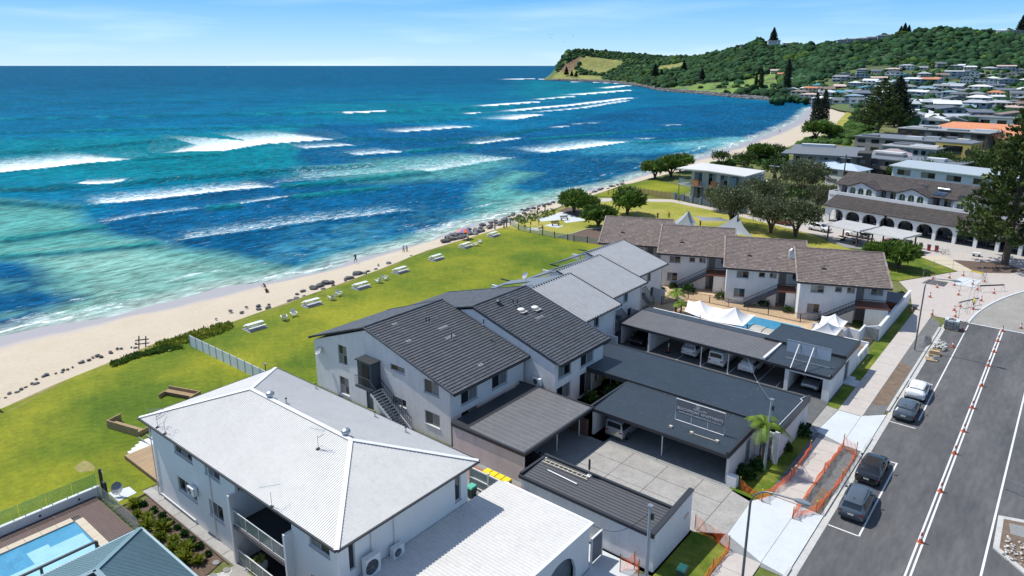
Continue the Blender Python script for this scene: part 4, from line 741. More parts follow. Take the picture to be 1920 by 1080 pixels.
facade(AP,(-35.0,49.5),(-35.0,57.9),0,5.05,[(.5,2.65,3.35,4.75,'w',(2,1)),(4.3,6.6,3.25,4.75,'w',(2,1)),(4.2,6.5,.05,2.5,'w',(2,1)),(.3,2.6,.9,2.5,'w',(2,1)),(7.0,7.7,.8,2.2,'w',(1,1))],M_WALL)
facade(AP,(-35.0,57.9),(-57.0,57.9),0,[(0,5.05),(10.4,8.25),(22,5.2)],(),M_WALL);facade(AP,(-57.0,57.9),(-57.0,49.5),0,5.2,[(1,4,3,5,'w',(3,1))],M_WALL)
def gable_roof(par,y0,y1,xe,ze,xr,zr,xs,zs,m,tw=.3,tl=.36,over=.15,ms=None,seed=1):
 q=MB();tiled(q,(xe,y0,ze),(xe,y1,ze),(xr,y1,zr),(xr,y0,zr),tw,tl,.07,seed,.16,.03);tiled(q,(xs,y1,zs),(xs,y0,zs),(xr,y0,zr),(xr,y1,zr),tw,tl,seed=seed+1)
 s=MB();s.slab([(xe,y0,ze),(xe,y1,ze),(xr,y1,zr),(xr,y0,zr)],.1);s.slab([(xs,y1,zs),(xs,y0,zs),(xr,y0,zr),(xr,y1,zr)],.1)
 rf=s.build('roof',M_DARK,par);q.build('roof_tiles',m,rf,kind='stuff')
 c=MB();c.tn=1.15;n=int((y1-y0)/.4)
 for k in range(n):yy=y0+(y1-y0)*k/n;c.tn=random.uniform(.75,1.2);c.tube([(xr,yy+.01,zr+.05),(xr,yy+(y1-y0)/n+.03,zr+.065)],.11,6)
 for xx,zz in((xe,ze),(xs,zs)):
  for yy in(y0,y1):
   L_=math.hypot(xr-xx,zr-zz);nn=int(L_/.36)
   for k in range(nn):u,v_=k/nn,(k+1.05)/nn;c.tn=random.uniform(.7,1.15);c.beam((xx+(xr-xx)*u,yy,zz+(zr-zz)*u+.045),(xx+(xr-xx)*v_,yy,zz+(zr-zz)*v_+.06),.16,.10)
 c.build('ridge_tiles',m,rf,kind='stuff')
 g=MB();g.box(xe-.02,y0,ze-.16,xe+.12,y1,ze-.03);g.box(xs-.12,y0,zs-.16,xs+.02,y1,zs-.03);g.build('gutter',M_DARK,rf);return rf
R1=gable_roof(AP,38.85,49.35,-37.95,5.16,-49.5,8.4,-58.3,5.3,M_TILED,seed=11)
R2=gable_roof(AP,49.4,58.2,-34.35,5.18,-45.3,8.55,-57.4,5.35,M_TILED,seed=21)
MB().slab([(-39.6,49.38,5.62),(-37.9,49.38,5.14),(-37.9,50.2,5.14),(-39.6,50.2,5.62)],.05).build('box_gutter',M_BLACK,R1)
z1=lambda x,y:8.4-abs(x+49.5)*(3.24/11.55)+.04;z2=lambda x,y:8.55-abs(x+45.3)*(3.37/10.95)+.04
MB().box(-49.6,38.0,3.05,-47.6,39.08,5.5).build('porch',M_SLATE,AP);MB().box(-49.75,37.85,5.5,-47.5,39.09,5.6).build('porch_roof',M_DARK,AP);MB().box(-48.9,37.95,3.1,-48.0,38.0,5.2).build('door',M_BLACK,AP);MB().box(-49.7,37.7,2.85,-47.4,39.08,3.04).build('landing',M_SLATE,AP)
STR=thing('outside_stair','steel stair with black railings climbing the white end wall','stairs',(-46,38,0),world=True)
ns_=15
for k in range(ns_):x_=-47.4+k*.26;z_=2.95-(k+1)*2.95/(ns_+1);MB().box(x_,37.75,z_-.05,x_+.29,38.75,z_).build('step',M_SLATE,STR)
q=MB();[q.hexa([(-47.45,y_,2.6),(-43.4,y_,-.02),(-43.2,y_,-.02),(-43.2,y_,.15)],[(-47.45,y_+.06,2.6),(-43.4,y_+.06,-.02),(-43.2,y_+.06,-.02),(-43.2,y_+.06,.15)])for y_ in()]
for y_ in(37.7,38.8):q.beam((-47.5,y_,2.7),(-43.4,y_,.02),.06,.28)
q.build('stringer',M_WHITE,STR);q=MB()
for y_ in(37.68,38.84):
 q.beam((-47.5,y_,3.95),(-43.3,y_,1.15),.05,.06);q.beam((-47.5,y_,3.4),(-43.3,y_,.6),.03,.04)
 for k in range(17):x_=-47.5+k*.26;z_=2.85-k*.174;q.box(x_,y_-.012,z_,x_+.025,y_+.012,z_+1.08)
q.beam((-49.7,37.72,4.05),(-47.5,37.72,4.05),.05);[q.box(-49.7+k*.2,37.71,3.05,-49.68+k*.2,37.73,4.05)for k in range(11)]
q.build('handrail',M_SLATE,STR)
def dish(loc,rot,lab,r=.42,tilt=.6,arm=True,h=0):
 t=thing('satellite_dish',lab,'satellite dish',loc,rot);q=MB();prof=[(.02,0),(r*.5,.04),(r*.8,.1),(r,.16)];k=len(q.v)
 for rr,z in prof:
  for j in range(16):a=j*math.pi/8;v=Vector((rr*math.cos(a),rr*math.sin(a),z));v.rotate(Matrix.Rotation(math.pi/2-tilt,3,'X'));q.v.append((v.x,v.y,v.z+h+r*.6))
 for i in range(3):
  for j in range(16):q.face((i*16+j,i*16+(j+1)%16,(i+1)*16+(j+1)%16,(i+1)*16+j))
 q.face(tuple(range(16)));q.build('reflector',mat('dish_grey',(.33,.36,.40),.5),t,1.0)
 MB().tube([(0,.25 if not h else 0,0),(0,.02,h+r*.6)],.025,6).build('mount',M_STEEL,t);MB().tube([(0,0,h+r*.2),(0,-r*1.2,h+r*.5)],.015,5).build('feed_arm',M_BLACK,t);return t
dish((-56.6,38.75,4.0),0,'grey satellite dish bracketed to the seaward end wall',.42);dish(tuple(A(986,535,7.0)),R(-20),'satellite dish on a mast between the tiled and metal roofs',.45,.6,True,.9);dish((-53.4,17.6,0),R(30),'satellite dish standing on the grass by the pool fence',.5,.5,True,.35)
aircon((-36.9,49.2,2.6),0,'white air conditioner on the narrow sunlit side wall',.9,.7,.34)
def skydome(loc,rot,lab):
 t=thing('roof_light',lab,'skylight',loc,0,group='round vents on the second tiled roof');MB().lathe((0,0,-.05),[(.34,0),(.34,.22)],18).build('collar',M_STEEL,t);MB().lathe((0,0,.17),[(.38,0),(.34,.07),(.15,.13),(.02,.14)],18).build('dome',M_SAIL,t,.9);MB().box(-.1,-.42,-.06,.62,.42,.03).build('flashing',mat('pale_flashing',(.45,.41,.36),.6),t)
skydome(on(977,583,z2),0,'larger round white skylight on the second tiled roof');skydome(on(1003,579,z2),0,'smaller round white skylight on the second tiled roof')
t=thing('roof_ventilator','dark mushroom vent high on the second tiled roof','roof vent',on(935,570,z2));MB().lathe((0,0,-.1),[(.2,0),(.2,.35)],12).build('base',M_SLATE,t);MB().lathe((0,0,.25),[(.29,0),(.3,.12),(.12,.25)],12).build('cap',M_SLATE,t)
for a,b,l,f in((799,605,'left one of the paired vent pipes on the first tiled roof',z1),(805,604,'right one of the paired vent pipes on the first tiled roof',z1),(847,636,'single vent pipe midway down the first tiled roof',z1),(962,571,'left one of the paired vent pipes on the second tiled roof',z2),(970,570,'right one of the paired vent pipes on the second tiled roof',z2),(907,609,'thin pale vent pipe at the step between the tiled roofs',z2)):vpipe(on(a,b,f),l,.5,M_BLACK,'vent pipes on the charcoal tiled roofs')
rd=random.Random(5);q=MB()
for px,py,f in((738,611,z1),(764,643,z1),(900,688,z1),(825,619,z1),(838,637,z1),(1007,600,z2)):
 p=on(px,py,f)
 for k in range(2 if px not in(825,838,1007)else 4):q.tn=1.6;s_=-.26 if f is z1 else-.29;yy=p.y+k*.32;q.slab([(p.x,yy,p.z+.05),(p.x,yy+.22,p.z+.05),(p.x-.34,yy+.22,p.z+.05-.34*s_),(p.x-.34,yy,p.z+.05-.34*s_)],.02)
q.build('replacement_tile',mat('pale_tile',(.26,.27,.28),.6),R1)
def metal_unit(y0,y1,xe,xr,zr,xs,lab):
 t=thing('stepped_unit',lab,'apartment building',((xe+xs)/2,y0,0),group='stepped beach units with grey metal roofs',world=True);ze=5.2;xw_=xe-.75;zs=4.85;xb=xs+5.5
 facade(t,(xw_,y0),(xw_,y1-.01),0,ze-.05,[(5.0,6.1,3.4,4.6,'w',(2,1)),(6.2,7.2,1.0,2.3,'w',(1,1)),(1.4,2.4,0.02,2.2,'d')],M_WALL);sl=(zr-ze)/(xe-xr)
 facade(t,(xb,y0+.01),(xw_,y0+.01),0,[(0,zr-(xr-xb)*.28 if xb<xr else zr),(max(.1,xr-xb),zr-.12),(xw_-xb,ze+.08)],(),M_WALL);facade(t,(xw_,y1-.02),(xb,y1-.02),0,[(0,ze+.08),(xw_-xr,zr-.12),(xw_-xb+.01,zr-(xr-xb)*.28)],(),M_WALL)
 q=MB();ribbed(q,(xe,y0-.1,ze),(xe,y1,ze),(xr,y1,zr),(xr,y0-.1,zr),.5,.14,.42);r=q.build('roof',M_ROOFG,t)
 q=MB();q.slab([(xb,y1,zr-(xr-xb)*.28),(xb,y0-.1,zr-(xr-xb)*.28),(xr,y0-.1,zr-.01),(xr,y1,zr-.01)],.1);zb=zr-(xr-xb)*.28
 for ya,yb in((y0-.1,y0+.9),(y1-2.6,y1)):q.slab([(xs,yb,zs),(xs,ya,zs),(xb,ya,zb),(xb,yb,zb)],.14)
 q.slab([(xs+.02,y1-2.61,zs+.0),(xs+.02,y0+.91,zs+.0),(xs+1.2,y0+.91,zs+.35),(xs+1.2,y1-2.61,zs+.35)],.1)
 q.build('seaward_roof',M_ROOFN if False else mat('blue_grey_sheet',(.15,.175,.205),.5,var=.1),r)
 MB().box(xs-.0,y1-.12,zs-.12,xs-1.6,y1+.05,zs+.0).build('blade_beam',M_BLACK,r);MB().box(xs-1.2,y1-2.4,zs-.9,xs+.2,y1-2.2,zs-.2).build('screen_wall',M_WHITE,t)
 MB().box(xs+.4,y0+.4,2.6,xb,y1-.4,2.8).build('balcony_floor',M_BLACK,t);facade(t,(xb,y1-.1),(xb,y0+.1),0,zb-.1,[(1,6,2.9,4.7,'w',(3,1))],M_WALL)
 q=MB();q.beam((xe,y0-.1,ze+.06),(xr,y0-.1,zr+.06),.16,.16);q.beam((xe,y1,ze+.06),(xr,y1,zr+.06),.16,.16);q.beam((xr,y0-.1,zr+.06),(xr,y1,zr+.06),.22,.08);q.beam((xe+.08,y0-.1,ze-.05),(xe+.08,y1,ze-.05),.15,.13);q.build('gutter',M_DARK,r)
 MB().tube([(xw_+.08,y1-.3,0),(xw_+.08,y1-.3,ze-.1)],.05,6).build('downpipe',M_WHITE,t)
 q=MB();ys_=y0+.1
 q.box(xw_+.02,ys_+.3,2.6,xw_+1.3,ys_+2.4,2.72);q.build('landing',M_SLATE,t)
 for k in range(11):MB().box(xw_+.1,ys_+2.45+k*.25,2.45-k*.22,xw_+1.1,ys_+2.72+k*.25,2.5-k*.22).build('step',M_CONCD,t)
 q=MB();q.beam((xw_+1.2,ys_+2.4,3.7),(xw_+1.2,ys_+5.2,1.2),.05);q.beam((xw_+1.28,ys_+.3,3.7),(xw_+1.28,ys_+2.4,3.7),.05);[q.box(xw_+1.27,ys_+.3+k*.14,2.7,xw_+1.29,ys_+.32+k*.14,3.7)for k in range(15)];[q.box(xw_+1.19,ys_+2.4+k*.14,2.6-k*.125,xw_+1.21,ys_+2.42+k*.14,3.7-k*.125)for k in range(20)];q.build('handrail',M_BLACK,t)
 MB().box(xw_+.02,y1-2.2,0,xw_+1.6,y1-2.0,2.0).build('screen_wall',M_WALL,t)
metal_unit(58.4,68.1,-38.9,-46.3,7.55,-55.6,'grey metal-roofed beach unit next to the charcoal tiled roof');metal_unit(68.15,77.8,-40.8,-48.2,7.5,-54.6,'middle one of the three grey metal-roofed beach units');metal_unit(77.85,87.4,-42.8,-50.1,7.45,-56.2,'grey metal-roofed beach unit nearest the brown tiled row')
C1=thing('carport','grey flat carport beside the apartment block with rendered end wall','carport',(-33,43,0),world=True)
q=MB();ribbed(q,(-30.2,38.6,2.72),(-30.2,48.35,2.72),(-36.0,48.35,2.86),(-36.0,38.6,2.86),.6,.022,.12);q.build('roof',M_ROOFGR,C1)
q=MB();q.box(-30.2,38.4,2.5,-30.0,48.4,2.78);q.box(-37.9,38.4,2.5,-30.2,38.6,2.8);q.box(-37.9,38.6,2.7,-36.0,48.35,2.82);q.box(-38.4,48.35,2.6,-30.0,48.5,2.84);q.build('fascia',M_DARK,C1)
facade(C1,(-37.8,38.5),(-30.15,38.5),0,2.55,(),M_WALLG);facade(C1,(-37.9,48.3),(-37.9,38.8),0,.02,(),M_WALLG);[MB().tube([(-30.95,y_,0),(-30.95,y_,2.6)],.055,8).build('post',M_WHITE,C1)for y_ in(44.2,47.6)]
MB().box(-38.5,47.9,0,-30.3,48.1,1.6).build('rear_wall',M_BRICK,C1)
C2=thing('carport','big navy-roofed carport and garages carrying the lettered roof sign','carport',(-24,55,0),world=True)
q=MB();ribbed(q,(-30.2,48.5,2.62),(-17.75,48.5,2.62),(-17.75,54.9,2.85),(-30.2,54.9,2.85),.13,.022,.4);q.build('roof',M_ROOFN,C2)
q=MB();ribbed(q,(-37.0,62.2,2.78),(-30.2,62.2,2.78),(-30.2,54.9,3.0),(-37.0,54.9,3.0),.13,.022,.4);ribbed(q,(-30.2,62.2,2.78),(-15.85,62.2,2.78),(-15.85,54.9,3.0),(-30.2,54.9,3.0),.13,.022,.4);q.build('roof',M_ROOFN,C2)
q=MB();q.box(-30.35,48.32,2.42,-17.6,48.5,2.7);q.box(-30.4,48.5,2.42,-30.2,54.9,2.84);q.box(-17.75,48.35,2.45,-17.5,54.88,2.98);q.box(-30.3,54.84,2.6,-15.9,54.9,3.03);q.box(-37.1,54.84,2.55,-30.4,54.9,3.03);q.box(-15.85,54.75,2.45,-15.6,62.4,3.06);q.box(-37.1,62.2,2.55,-15.85,62.4,2.84);q.box(-37.2,54.9,2.5,-37.0,62.4,3.0);q.build('fascia',M_DARK,C2)
MB().tube([(-15.95,55.0,3.08),(-15.95,61.2,2.9),(-16.2,61.4,2.9),(-16.05,62.2,2.86)],.04,6).build('white_pipe',M_WHITE,C2)
facade(C2,(-17.6,48.75),(-17.6,54.6),0,2.45,[(3.6,4.6,.02,2.1,'d')],M_WALLG);facade(C2,(-15.7,54.2),(-15.7,62.3),0,2.5,(),M_WALLG);facade(C2,(-17.58,54.4),(-15.72,54.4),0,2.5,[(.4,1.4,.02,2.1,'d')],M_WALL);facade(C2,(-15.9,62.2),(-37,62.2),0,2.5,(),M_WALLG);facade(C2,(-37,62),(-37,55),0,2.5,(),M_WALL)
facade(C2,(-30.2,54.7),(-17.6,54.7),0,2.55,(),M_WALLG);facade(C2,(-30.2,48.6),(-30.0,48.6),0,2.5,(),M_WALL);facade(C2,(-30.0,48.62),(-30.0,54.6),0,2.5,(),M_WALL,th=.18)
MB().box(-15.9,53.95,0,-15.5,54.19,2.9).build('pillar',M_WALL,C2);[MB().tube([(x_,49.2,0),(x_,49.2,2.5)],.055,8).build('post',M_WHITE,C2)for x_ in(-23.6,)]
MB().box(-17.58,48.45,0,-16.8,49.0,.9).build('planter_wall',M_WALL,C2)
def roof_sign(name,lab,x0,x1,y,z0,z1,back=False):
 t=thing(name,lab,'sign',((x0+x1)/2,y,z0),world=True);zb=z0+(z1-z0)*.36
 q=MB();q.tube([(x0,y,z0),(x0,y,z1),(x1,y,z1),(x1,y,z0),(x0,y,z0)],.035,6);n=3
 for k in range(1,n):xx=x0+(x1-x0)*k/n;q.tube([(xx,y,z0),(xx,y,zb)],.03,5)
 q.build('frame',M_WHITE if not back else M_STEEL,t)
 if back:
  for k in range(3):a=x0+(x1-x0)*k/3;MB().box(a+.03,y-.02,zb,a+(x1-x0)/3-.03,y+.02,z1-.03).build('panel',mat('sign_back',(.36,.43,.50),.4,var=.08),t)
  for xx in(x0+1.25,x0+2.7):MB().beam((xx,y-.04,z1-.25),(xx,y-2.2,z0-.1),.07,.07).build('brace',M_WHITE,t)
  return t
 bd=MB();c=.18;bd.hexa([(x0+.04,y-.03,zb+c),(x0+.04+c,y-.03,zb),(x1-.04-c,y-.03,zb),(x1-.04,y-.03,zb+c),(x1-.04,y-.03,z1-.04),(x0+.04,y-.03,z1-.04)],[(x0+.04,y+.01,zb+c),(x0+.04+c,y+.01,zb),(x1-.04-c,y+.01,zb),(x1-.04,y+.01,zb+c),(x1-.04,y+.01,z1-.04),(x0+.04,y+.01,z1-.04)])
 b=bd.build('sign_board',mat('sign_grey',(.15,.155,.16),.6,var=.05),t)
 def txt(s,cx,z,size,wmax):
  cu=bpy.data.curves.new('lettering','FONT');cu.body=s;cu.size=size;cu.align_x='CENTER';cu.extrude=.006;o=bpy.data.objects.new('lettering',cu);COL.objects.link(o);o.parent=t
  bpy.context.view_layer.update();wd=o.dimensions.x;o.location=(cx-ORG[t][0],y-.04-ORG[t][1],z-ORG[t][2]);o.rotation_euler=(math.pi/2,0,0);f=wmax/max(wd,.01);o.scale=(f,1.0,1);cu.materials.append(M_WHITE);bpy.context.view_layer.update();mm_=bpy.data.meshes.new_from_object(o.evaluated_get(bpy.context.evaluated_depsgraph_get()));n_=bpy.data.objects.new('lettering',mm_);COL.objects.link(n_);n_.parent=t;n_.location=o.location;n_.rotation_euler=o.rotation_euler;n_.scale=o.scale;bpy.data.objects.remove(o);n_['kind']='stuff'
 h=z1-zb;cx=(x0+x1)/2
 txt('ABSOLUTE',cx,zb+h*.56,.20,1.15);txt('BEACHFRONT APARTMENTS',cx,zb+h*.28,.34,(x1-x0)*.93);txt('www.absolutebeachfront.com.au',cx,zb+h*.08,.2,(x1-x0)*.86)
 ring=MB();pts=[(cx-.2+.17*math.cos(a),y-.045,zb+h*.84+.15*math.sin(a))for a in np.arange(0,6.4,.4)];ring.tube(pts,.014,4);ring.box(cx-.33,y-.05,zb+h*.83,cx-.07,y-.035,zb+h*.86);ring.build('emblem',M_WHITE,t);return t
roof_sign('roof_sign','grey lettered sign in a white frame on the navy carport roof',-23.4,-19.05,51.0,2.78,4.75)
FLD=thing('sign_floodlights','cream conduit with small floodlights below the lettered sign','floodlights',(-20.5,49.7,2.66),world=True);q=MB();q.tube([(-21.3,49.75,2.74),(-19.1,49.8,2.74)],.03,5);q.build('conduit',MATS['cream_metal'],FLD)
for x_,y_ in((-23.1,49.6),(-21.3,49.75),(-19.1,49.8)):MB().box(x_-.13,y_-.1,2.69,x_+.13,y_+.1,2.86).build('floodlight',MATS['cream_metal'],FLD)
C3=thing('carport','long grey-roofed carport sheltering the row of white cars','carport',(-30,72,0),world=True)
q=MB();ribbed(q,(-39.3,68.6,2.62),(-22.3,68.6,2.62),(-22.3,73.9,2.86),(-39.3,73.9,2.86),.35,.02,.3);q.build('roof',M_ROOFGR,C3)
q=MB();q.box(-39.45,68.45,2.42,-22.3,68.6,2.68);q.box(-39.45,68.6,2.5,-39.3,75.5,2.86);q.box(-39.3,73.9,2.6,-22.3,74.0,2.9);q.build('fascia',M_DARK,C3);MB().slab([(-39.2,74.0,2.84),(-24.1,74.0,2.84),(-24.1,75.6,2.78),(-39.2,75.6,2.78)],.08).build('rear_roof',M_ROOFN,C3)
q=MB();q.box(-22.3,68.6,2.7,-22.05,73.9,2.92);q.build('white_flashing',M_WHITE,C3)
facade(C3,(-22.2,76.5),(-39.3,76.5),0,2.5,(),M_WALL);facade(C3,(-39.3,76.5),(-39.3,69),0,2.5,(),M_WALLG);facade(C3,(-35.3,68.6),(-35.3,76.3),0,2.5,(),M_WALL,th=.2);[MB().tube([(x_,y_,0),(x_,y_,2.55)],.06,8).build('post',M_WHITE,C3)for x_,y_ in((-29.0,68.7),(-25.9,68.7),(-26.6,73.3),(-23.0,73.3))]
C4=thing('end_garage','white end garage with dark two-level roof beside the footpath','garage',(-19,73,0),world=True)
q=MB();ribbed(q,(-22.05,68.6,2.6),(-15.65,68.6,2.6),(-15.65,73.7,2.78),(-22.05,73.7,2.78),.14,.02,.4);q.build('roof',M_ROOFN,C4)
q=MB();ribbed(q,(-15.65,79.0,3.1),(-23.9,79.0,3.1),(-23.9,73.8,3.1),(-15.65,73.8,3.1),.14,.02,.4);q.build('roof',M_ROOFN,C4)
q=MB();q.box(-22.05,68.42,2.4,-15.5,68.58,2.66);q.box(-15.65,68.6,2.45,-15.42,73.6,2.85);q.box(-15.65,73.6,2.7,-15.42,79.15,3.2);q.box(-24.0,73.7,2.7,-15.65,73.8,3.12);q.box(-24.0,79.0,2.7,-15.65,79.15,3.14);q.build('fascia',M_DARK,C4)
facade(C4,(-15.5,68.6),(-15.5,79.0),0,2.75,[(5.2,6.9,.05,2.3,'w',(2,1),None,M_GLASS)],M_WALL);facade(C4,(-15.7,79.0),(-23.9,79.0),0,2.75,(),M_WALL);facade(C4,(-19.75,76.0),(-19.75,68.6),0,2.5,(),M_WALL);facade(C4,(-19.9,68.55),(-19.5,68.55),0,2.45,(),M_WALL);facade(C4,(-16.2,68.55),(-15.5,68.55),0,2.45,(),M_WALL);MB().box(-19.5,68.55,2.2,-16.2,68.7,2.44).build('lintel',M_WHITE,C4);facade(C4,(-15.8,76.1),(-19.7,76.1),0,2.7,(),M_WALLG)
roof_sign('roof_sign','blank back of a framed roof sign braced above the end garage',-20.6,-16.2,70.5,2.75,4.75,True)
C4s=thing('doorstep','pale concrete step outside the end garage door','step',(-15.0,74.8,0));MB().box(-.5,-1.0,0,.2,1.2,.18).build('upper_step',M_CONCN,C4s);MB().box(.2,-1.0,0,.75,.7,.1).build('lower_step',M_CONCN,C4s)
ANG=R(23)
def terrace_unit():
 t=thing('terrace_house','x','terrace house',(0,0,0),0,'brown tiled terrace houses behind the pool')
 W_,D_=11.1,14.4
 facade(t,(.5,.7),(7.2,.7),0,5.0,[(1.1,2.6,.95,2.2,'w',(2,1)),(1.3,2.9,3.75,4.75,'w',(2,1)),(4.2,5.0,4.05,4.75,'w',(1,1)),(5.6,6.5,4.05,4.75,'w',(2,1))],M_WALL)
 facade(t,(7.2,2.2),(W_-.02,2.2),0,5.0,[(.3,1.2,2.72,4.75,'d'),(2.0,3.4,3.6,4.6,'w',(2,1)),(.5,1.6,.02,2.1,'d'),(2.2,3.1,.02,2.1,'d')],M_WALL,dm=M_DOORT)
 facade(t,(7.2,.72),(7.2,2.2),0,5.0,(),M_WALL);facade(t,(.5,D_-.5),(.5,.7),0,[(0,5.0),(6.6,7.85),(D_-1.2,5.0)],(),M_WALL);facade(t,(W_-.02,2.2),(W_-.02,D_-.5),0,[(0,5.5),(5.1,7.85),(D_-2.7,5.0)],(),M_WALL);facade(t,(W_-.02,D_-.5),(.5,D_-.5),0,5.0,[(2,5,3,4.6,'w',(3,1))],M_WALL)
 s=MB();s.slab([(0,0,5.2),(W_,0,5.2),(W_,7.2,8.0),(0,7.2,8.0)],.1);s.slab([(W_,D_,5.2),(0,D_,5.2),(0,7.2,8.0),(W_,7.2,8.0)],.1);rf=s.build('roof',M_DARK,t)
 q=MB();tiled(q,(0,0,5.2),(W_,0,5.2),(W_,7.2,8.0),(0,7.2,8.0),.33,.33,.045,5,.2,.0);tiled(q,(W_,D_,5.2),(0,D_,5.2),(0,7.2,8.0),(W_,7.2,8.0),.33,.33,.045,6,.2,.0)
 for k in range(30):q.tn=random.uniform(.9,1.5);q.tube([(k*.37,7.2,8.03),(k*.37+.36,7.2,8.05)],.12,5)
 for xx in(0.02,W_-.02):
  for k in range(22):q.tn=random.uniform(1.1,1.9);u,v_=k/22,(k+1)/22;q.beam((xx,7.2*u,5.25+2.8*u),(xx,7.2*v_,5.26+2.8*v_),.2,.1)
 q.build('roof_tiles',M_TILEB,rf,kind='stuff');MB().box(-.02,-.14,5.02,W_+.02,-.01,5.16).build('gutter',M_DARK,rf)
 q=MB();q.tn=1;q.tube([(3.4,3.0,6.35),(3.4,3.0,6.9)],.05,6);q.box(3.1,2.8,6.36,3.7,3.2,6.42);q.build('vent_pipe',M_BLACK,rf)
 for k in range(13):MB().box(3.0+k*.33,-.5,.03+k*.2,3.0+k*.33+.36,.5,.12+k*.2).build('step',M_CONC,t)
 q=MB();q.beam((3.0,.58,.0),(7.3,.58,2.55),.08,.22);q.beam((3.0,-.54,.0),(7.3,-.54,2.55),.06,.2);q.build('stringer',M_SLATE,t)
 q=MB()
 for y_ in(-.56,):
  q.beam((2.9,y_,1.05),(7.4,y_,3.72),.06,.07);q.beam((2.9,y_,.6),(7.4,y_,3.27),.04,.05)
  for k in range(28):u=k/27;q.box(2.9+4.5*u,y_-.015,.1+2.62*u,2.93+4.5*u,y_+.015,1.05+2.66*u)
 q.beam((7.4,-.56,3.72),(10.9,-.56,3.72),.06,.07);[q.box(7.4+k*.17,-.575,2.7,7.425+k*.17,-.545,3.72)for k in range(21)]
 q.build('handrail',M_BLACK,t)
 MB().box(7.2,-.6,2.52,W_-.03,2.18,2.69).build('landing',mat('landing_tiles',(.22,.08,.05),.7),t);MB().box(8.3,-.45,0,W_-.2,-.25,2.5).build('store_wall',M_WALL,t)
 return t
T0=terrace_unit();T0['label']='third brown tiled terrace house from the sea, beside the white-capped roof strip'
T0 .location=(-35.9,90.4,0);T0 .rotation_euler=(0,0,ANG)
for(x_,y_),l in(((-56.9,91.5),'brown tiled terrace house nearest the sea beside the pandanus trees'),((-46.7,91.6),'second brown tiled terrace house from the sea, behind the double pool sail'),((-25.9,90.1),'brown tiled terrace house nearest the road, with brick-red landing')):dup(T0,(x_,y_,0),ANG,l)
CH=thing('chimney','white chimney with metal cowl between the third and fourth terrace roofs','chimney',(-29.0,96.9,6.2),ANG);MB().box(-.35,-.35,-.6,.35,.35,1.3).build('stack',M_WHITE,CH);MB().lathe((0,0,1.3),[(.3,0),(.34,.1),(.1,.28)],10).build('cowl',M_STEEL,CH)
SH=thing('garden_shed','small dark-roofed shed between the last terrace house and the white wall','shed',(-16.8,100.5,0));MB().box(-1.3,-1.8,0,1.0,1.8,2.2).build('wall',mat('red_shed',(.25,.06,.03),.7,var=.3),SH);MB().slab([(-1.5,-2,2.25),(1.2,-2,2.3),(1.2,2.2,2.5),(-1.5,2.2,2.45)],.08).build('roof',M_DARK,SH)
BW=thing('boundary_wall','white stepped boundary wall along the footpath beyond the gate','wall',(-15.5,98,0),world=True);q=MB();wall(q,(-15.45,89.0),(-15.45,106.8),0,1.9,(),.25);wall(q,(-17.3,89.2),(-15.46,89.2),0,[(0,1.4),(1.8,1.9)],(),.2);q.build('wall',M_WHITE,BW);MB().box(-15.72,88.95,1.9,-15.38,106.85,1.97).build('capping',M_WHITE,BW)
PG=thing('pool_gate','grey slatted gate in the white garden wall','gate',(-16.4,88.9,0),world=True)
for k in range(14):MB().box(-17.3+k*.13,88.86,.05,-17.22+k*.13,88.92,1.55).build('slat',M_DOOR,PG)
PW=thing('courtyard_wall','white stepped courtyard wall with planter around the pool corner','wall',(-17,84,0),world=True);q=MB();wall(q,(-15.5,79.2),(-15.5,84.0),0,1.25,[(1.2,2.0,.45,.95,'o'),(3.2,4.0,.45,.95,'o')],.22);wall(q,(-15.5,84.0),(-18.4,84.0),0,1.45,(),.2);wall(q,(-18.4,84.1),(-18.4,86.4),0,1.9,(),.2);wall(q,(-17.2,88.8),(-17.2,86.0),0,1.8,(),.2);wall(q,(-18.4,86.4),(-17.2,86.2),0,1.8,(),.2);wall(q,(-22.0,84.6),(-18.5,84.6),0,2.1,(),.2);wall(q,(-17.6,79.2),(-17.6,83.8),0,1.25,(),.2);q.build('wall',M_WHITE,PW);MB().box(-17.55,79.2,.0,-15.75,83.8,.9).build('planter_fill',M_SOIL,PW)
flat('pool_terrace',[(-50,77),(-42,77.0),(-15.8,77),(-16,89),(-22,95),(-55,98),(-57,90)],.018,M_SAND)
flat('tennis_strip',[(-50,62.5),(-41.2,62.5),(-41.2,77),(-50,77)],.014,M_CONCD)
PL=thing('swimming_pool','long blue swimming pool behind the carport under white sails','swimming pool',(-29,84,0));pts_=[]
pp=[tuple(A(x,y)[:2])for x,y in((1285,600),(1300,588),(1340,583),(1390,588),(1430,597),(1500,612),(1525,622),(1520,634),(1480,640),(1440,632),(1400,622),(1345,612))]
MB().poly([(a+29,b-84,.035)for a,b in pp]).build('water',M_POOL,PL)
q=MB()
for a,b in zip(pp,pp[1:]+pp[:1]):q.beam((a[0]+29,a[1]-84,.045),(b[0]+29,b[1]-84,.045),.35,.05)
q.build('coping',MATS['cream_paving'],PL)
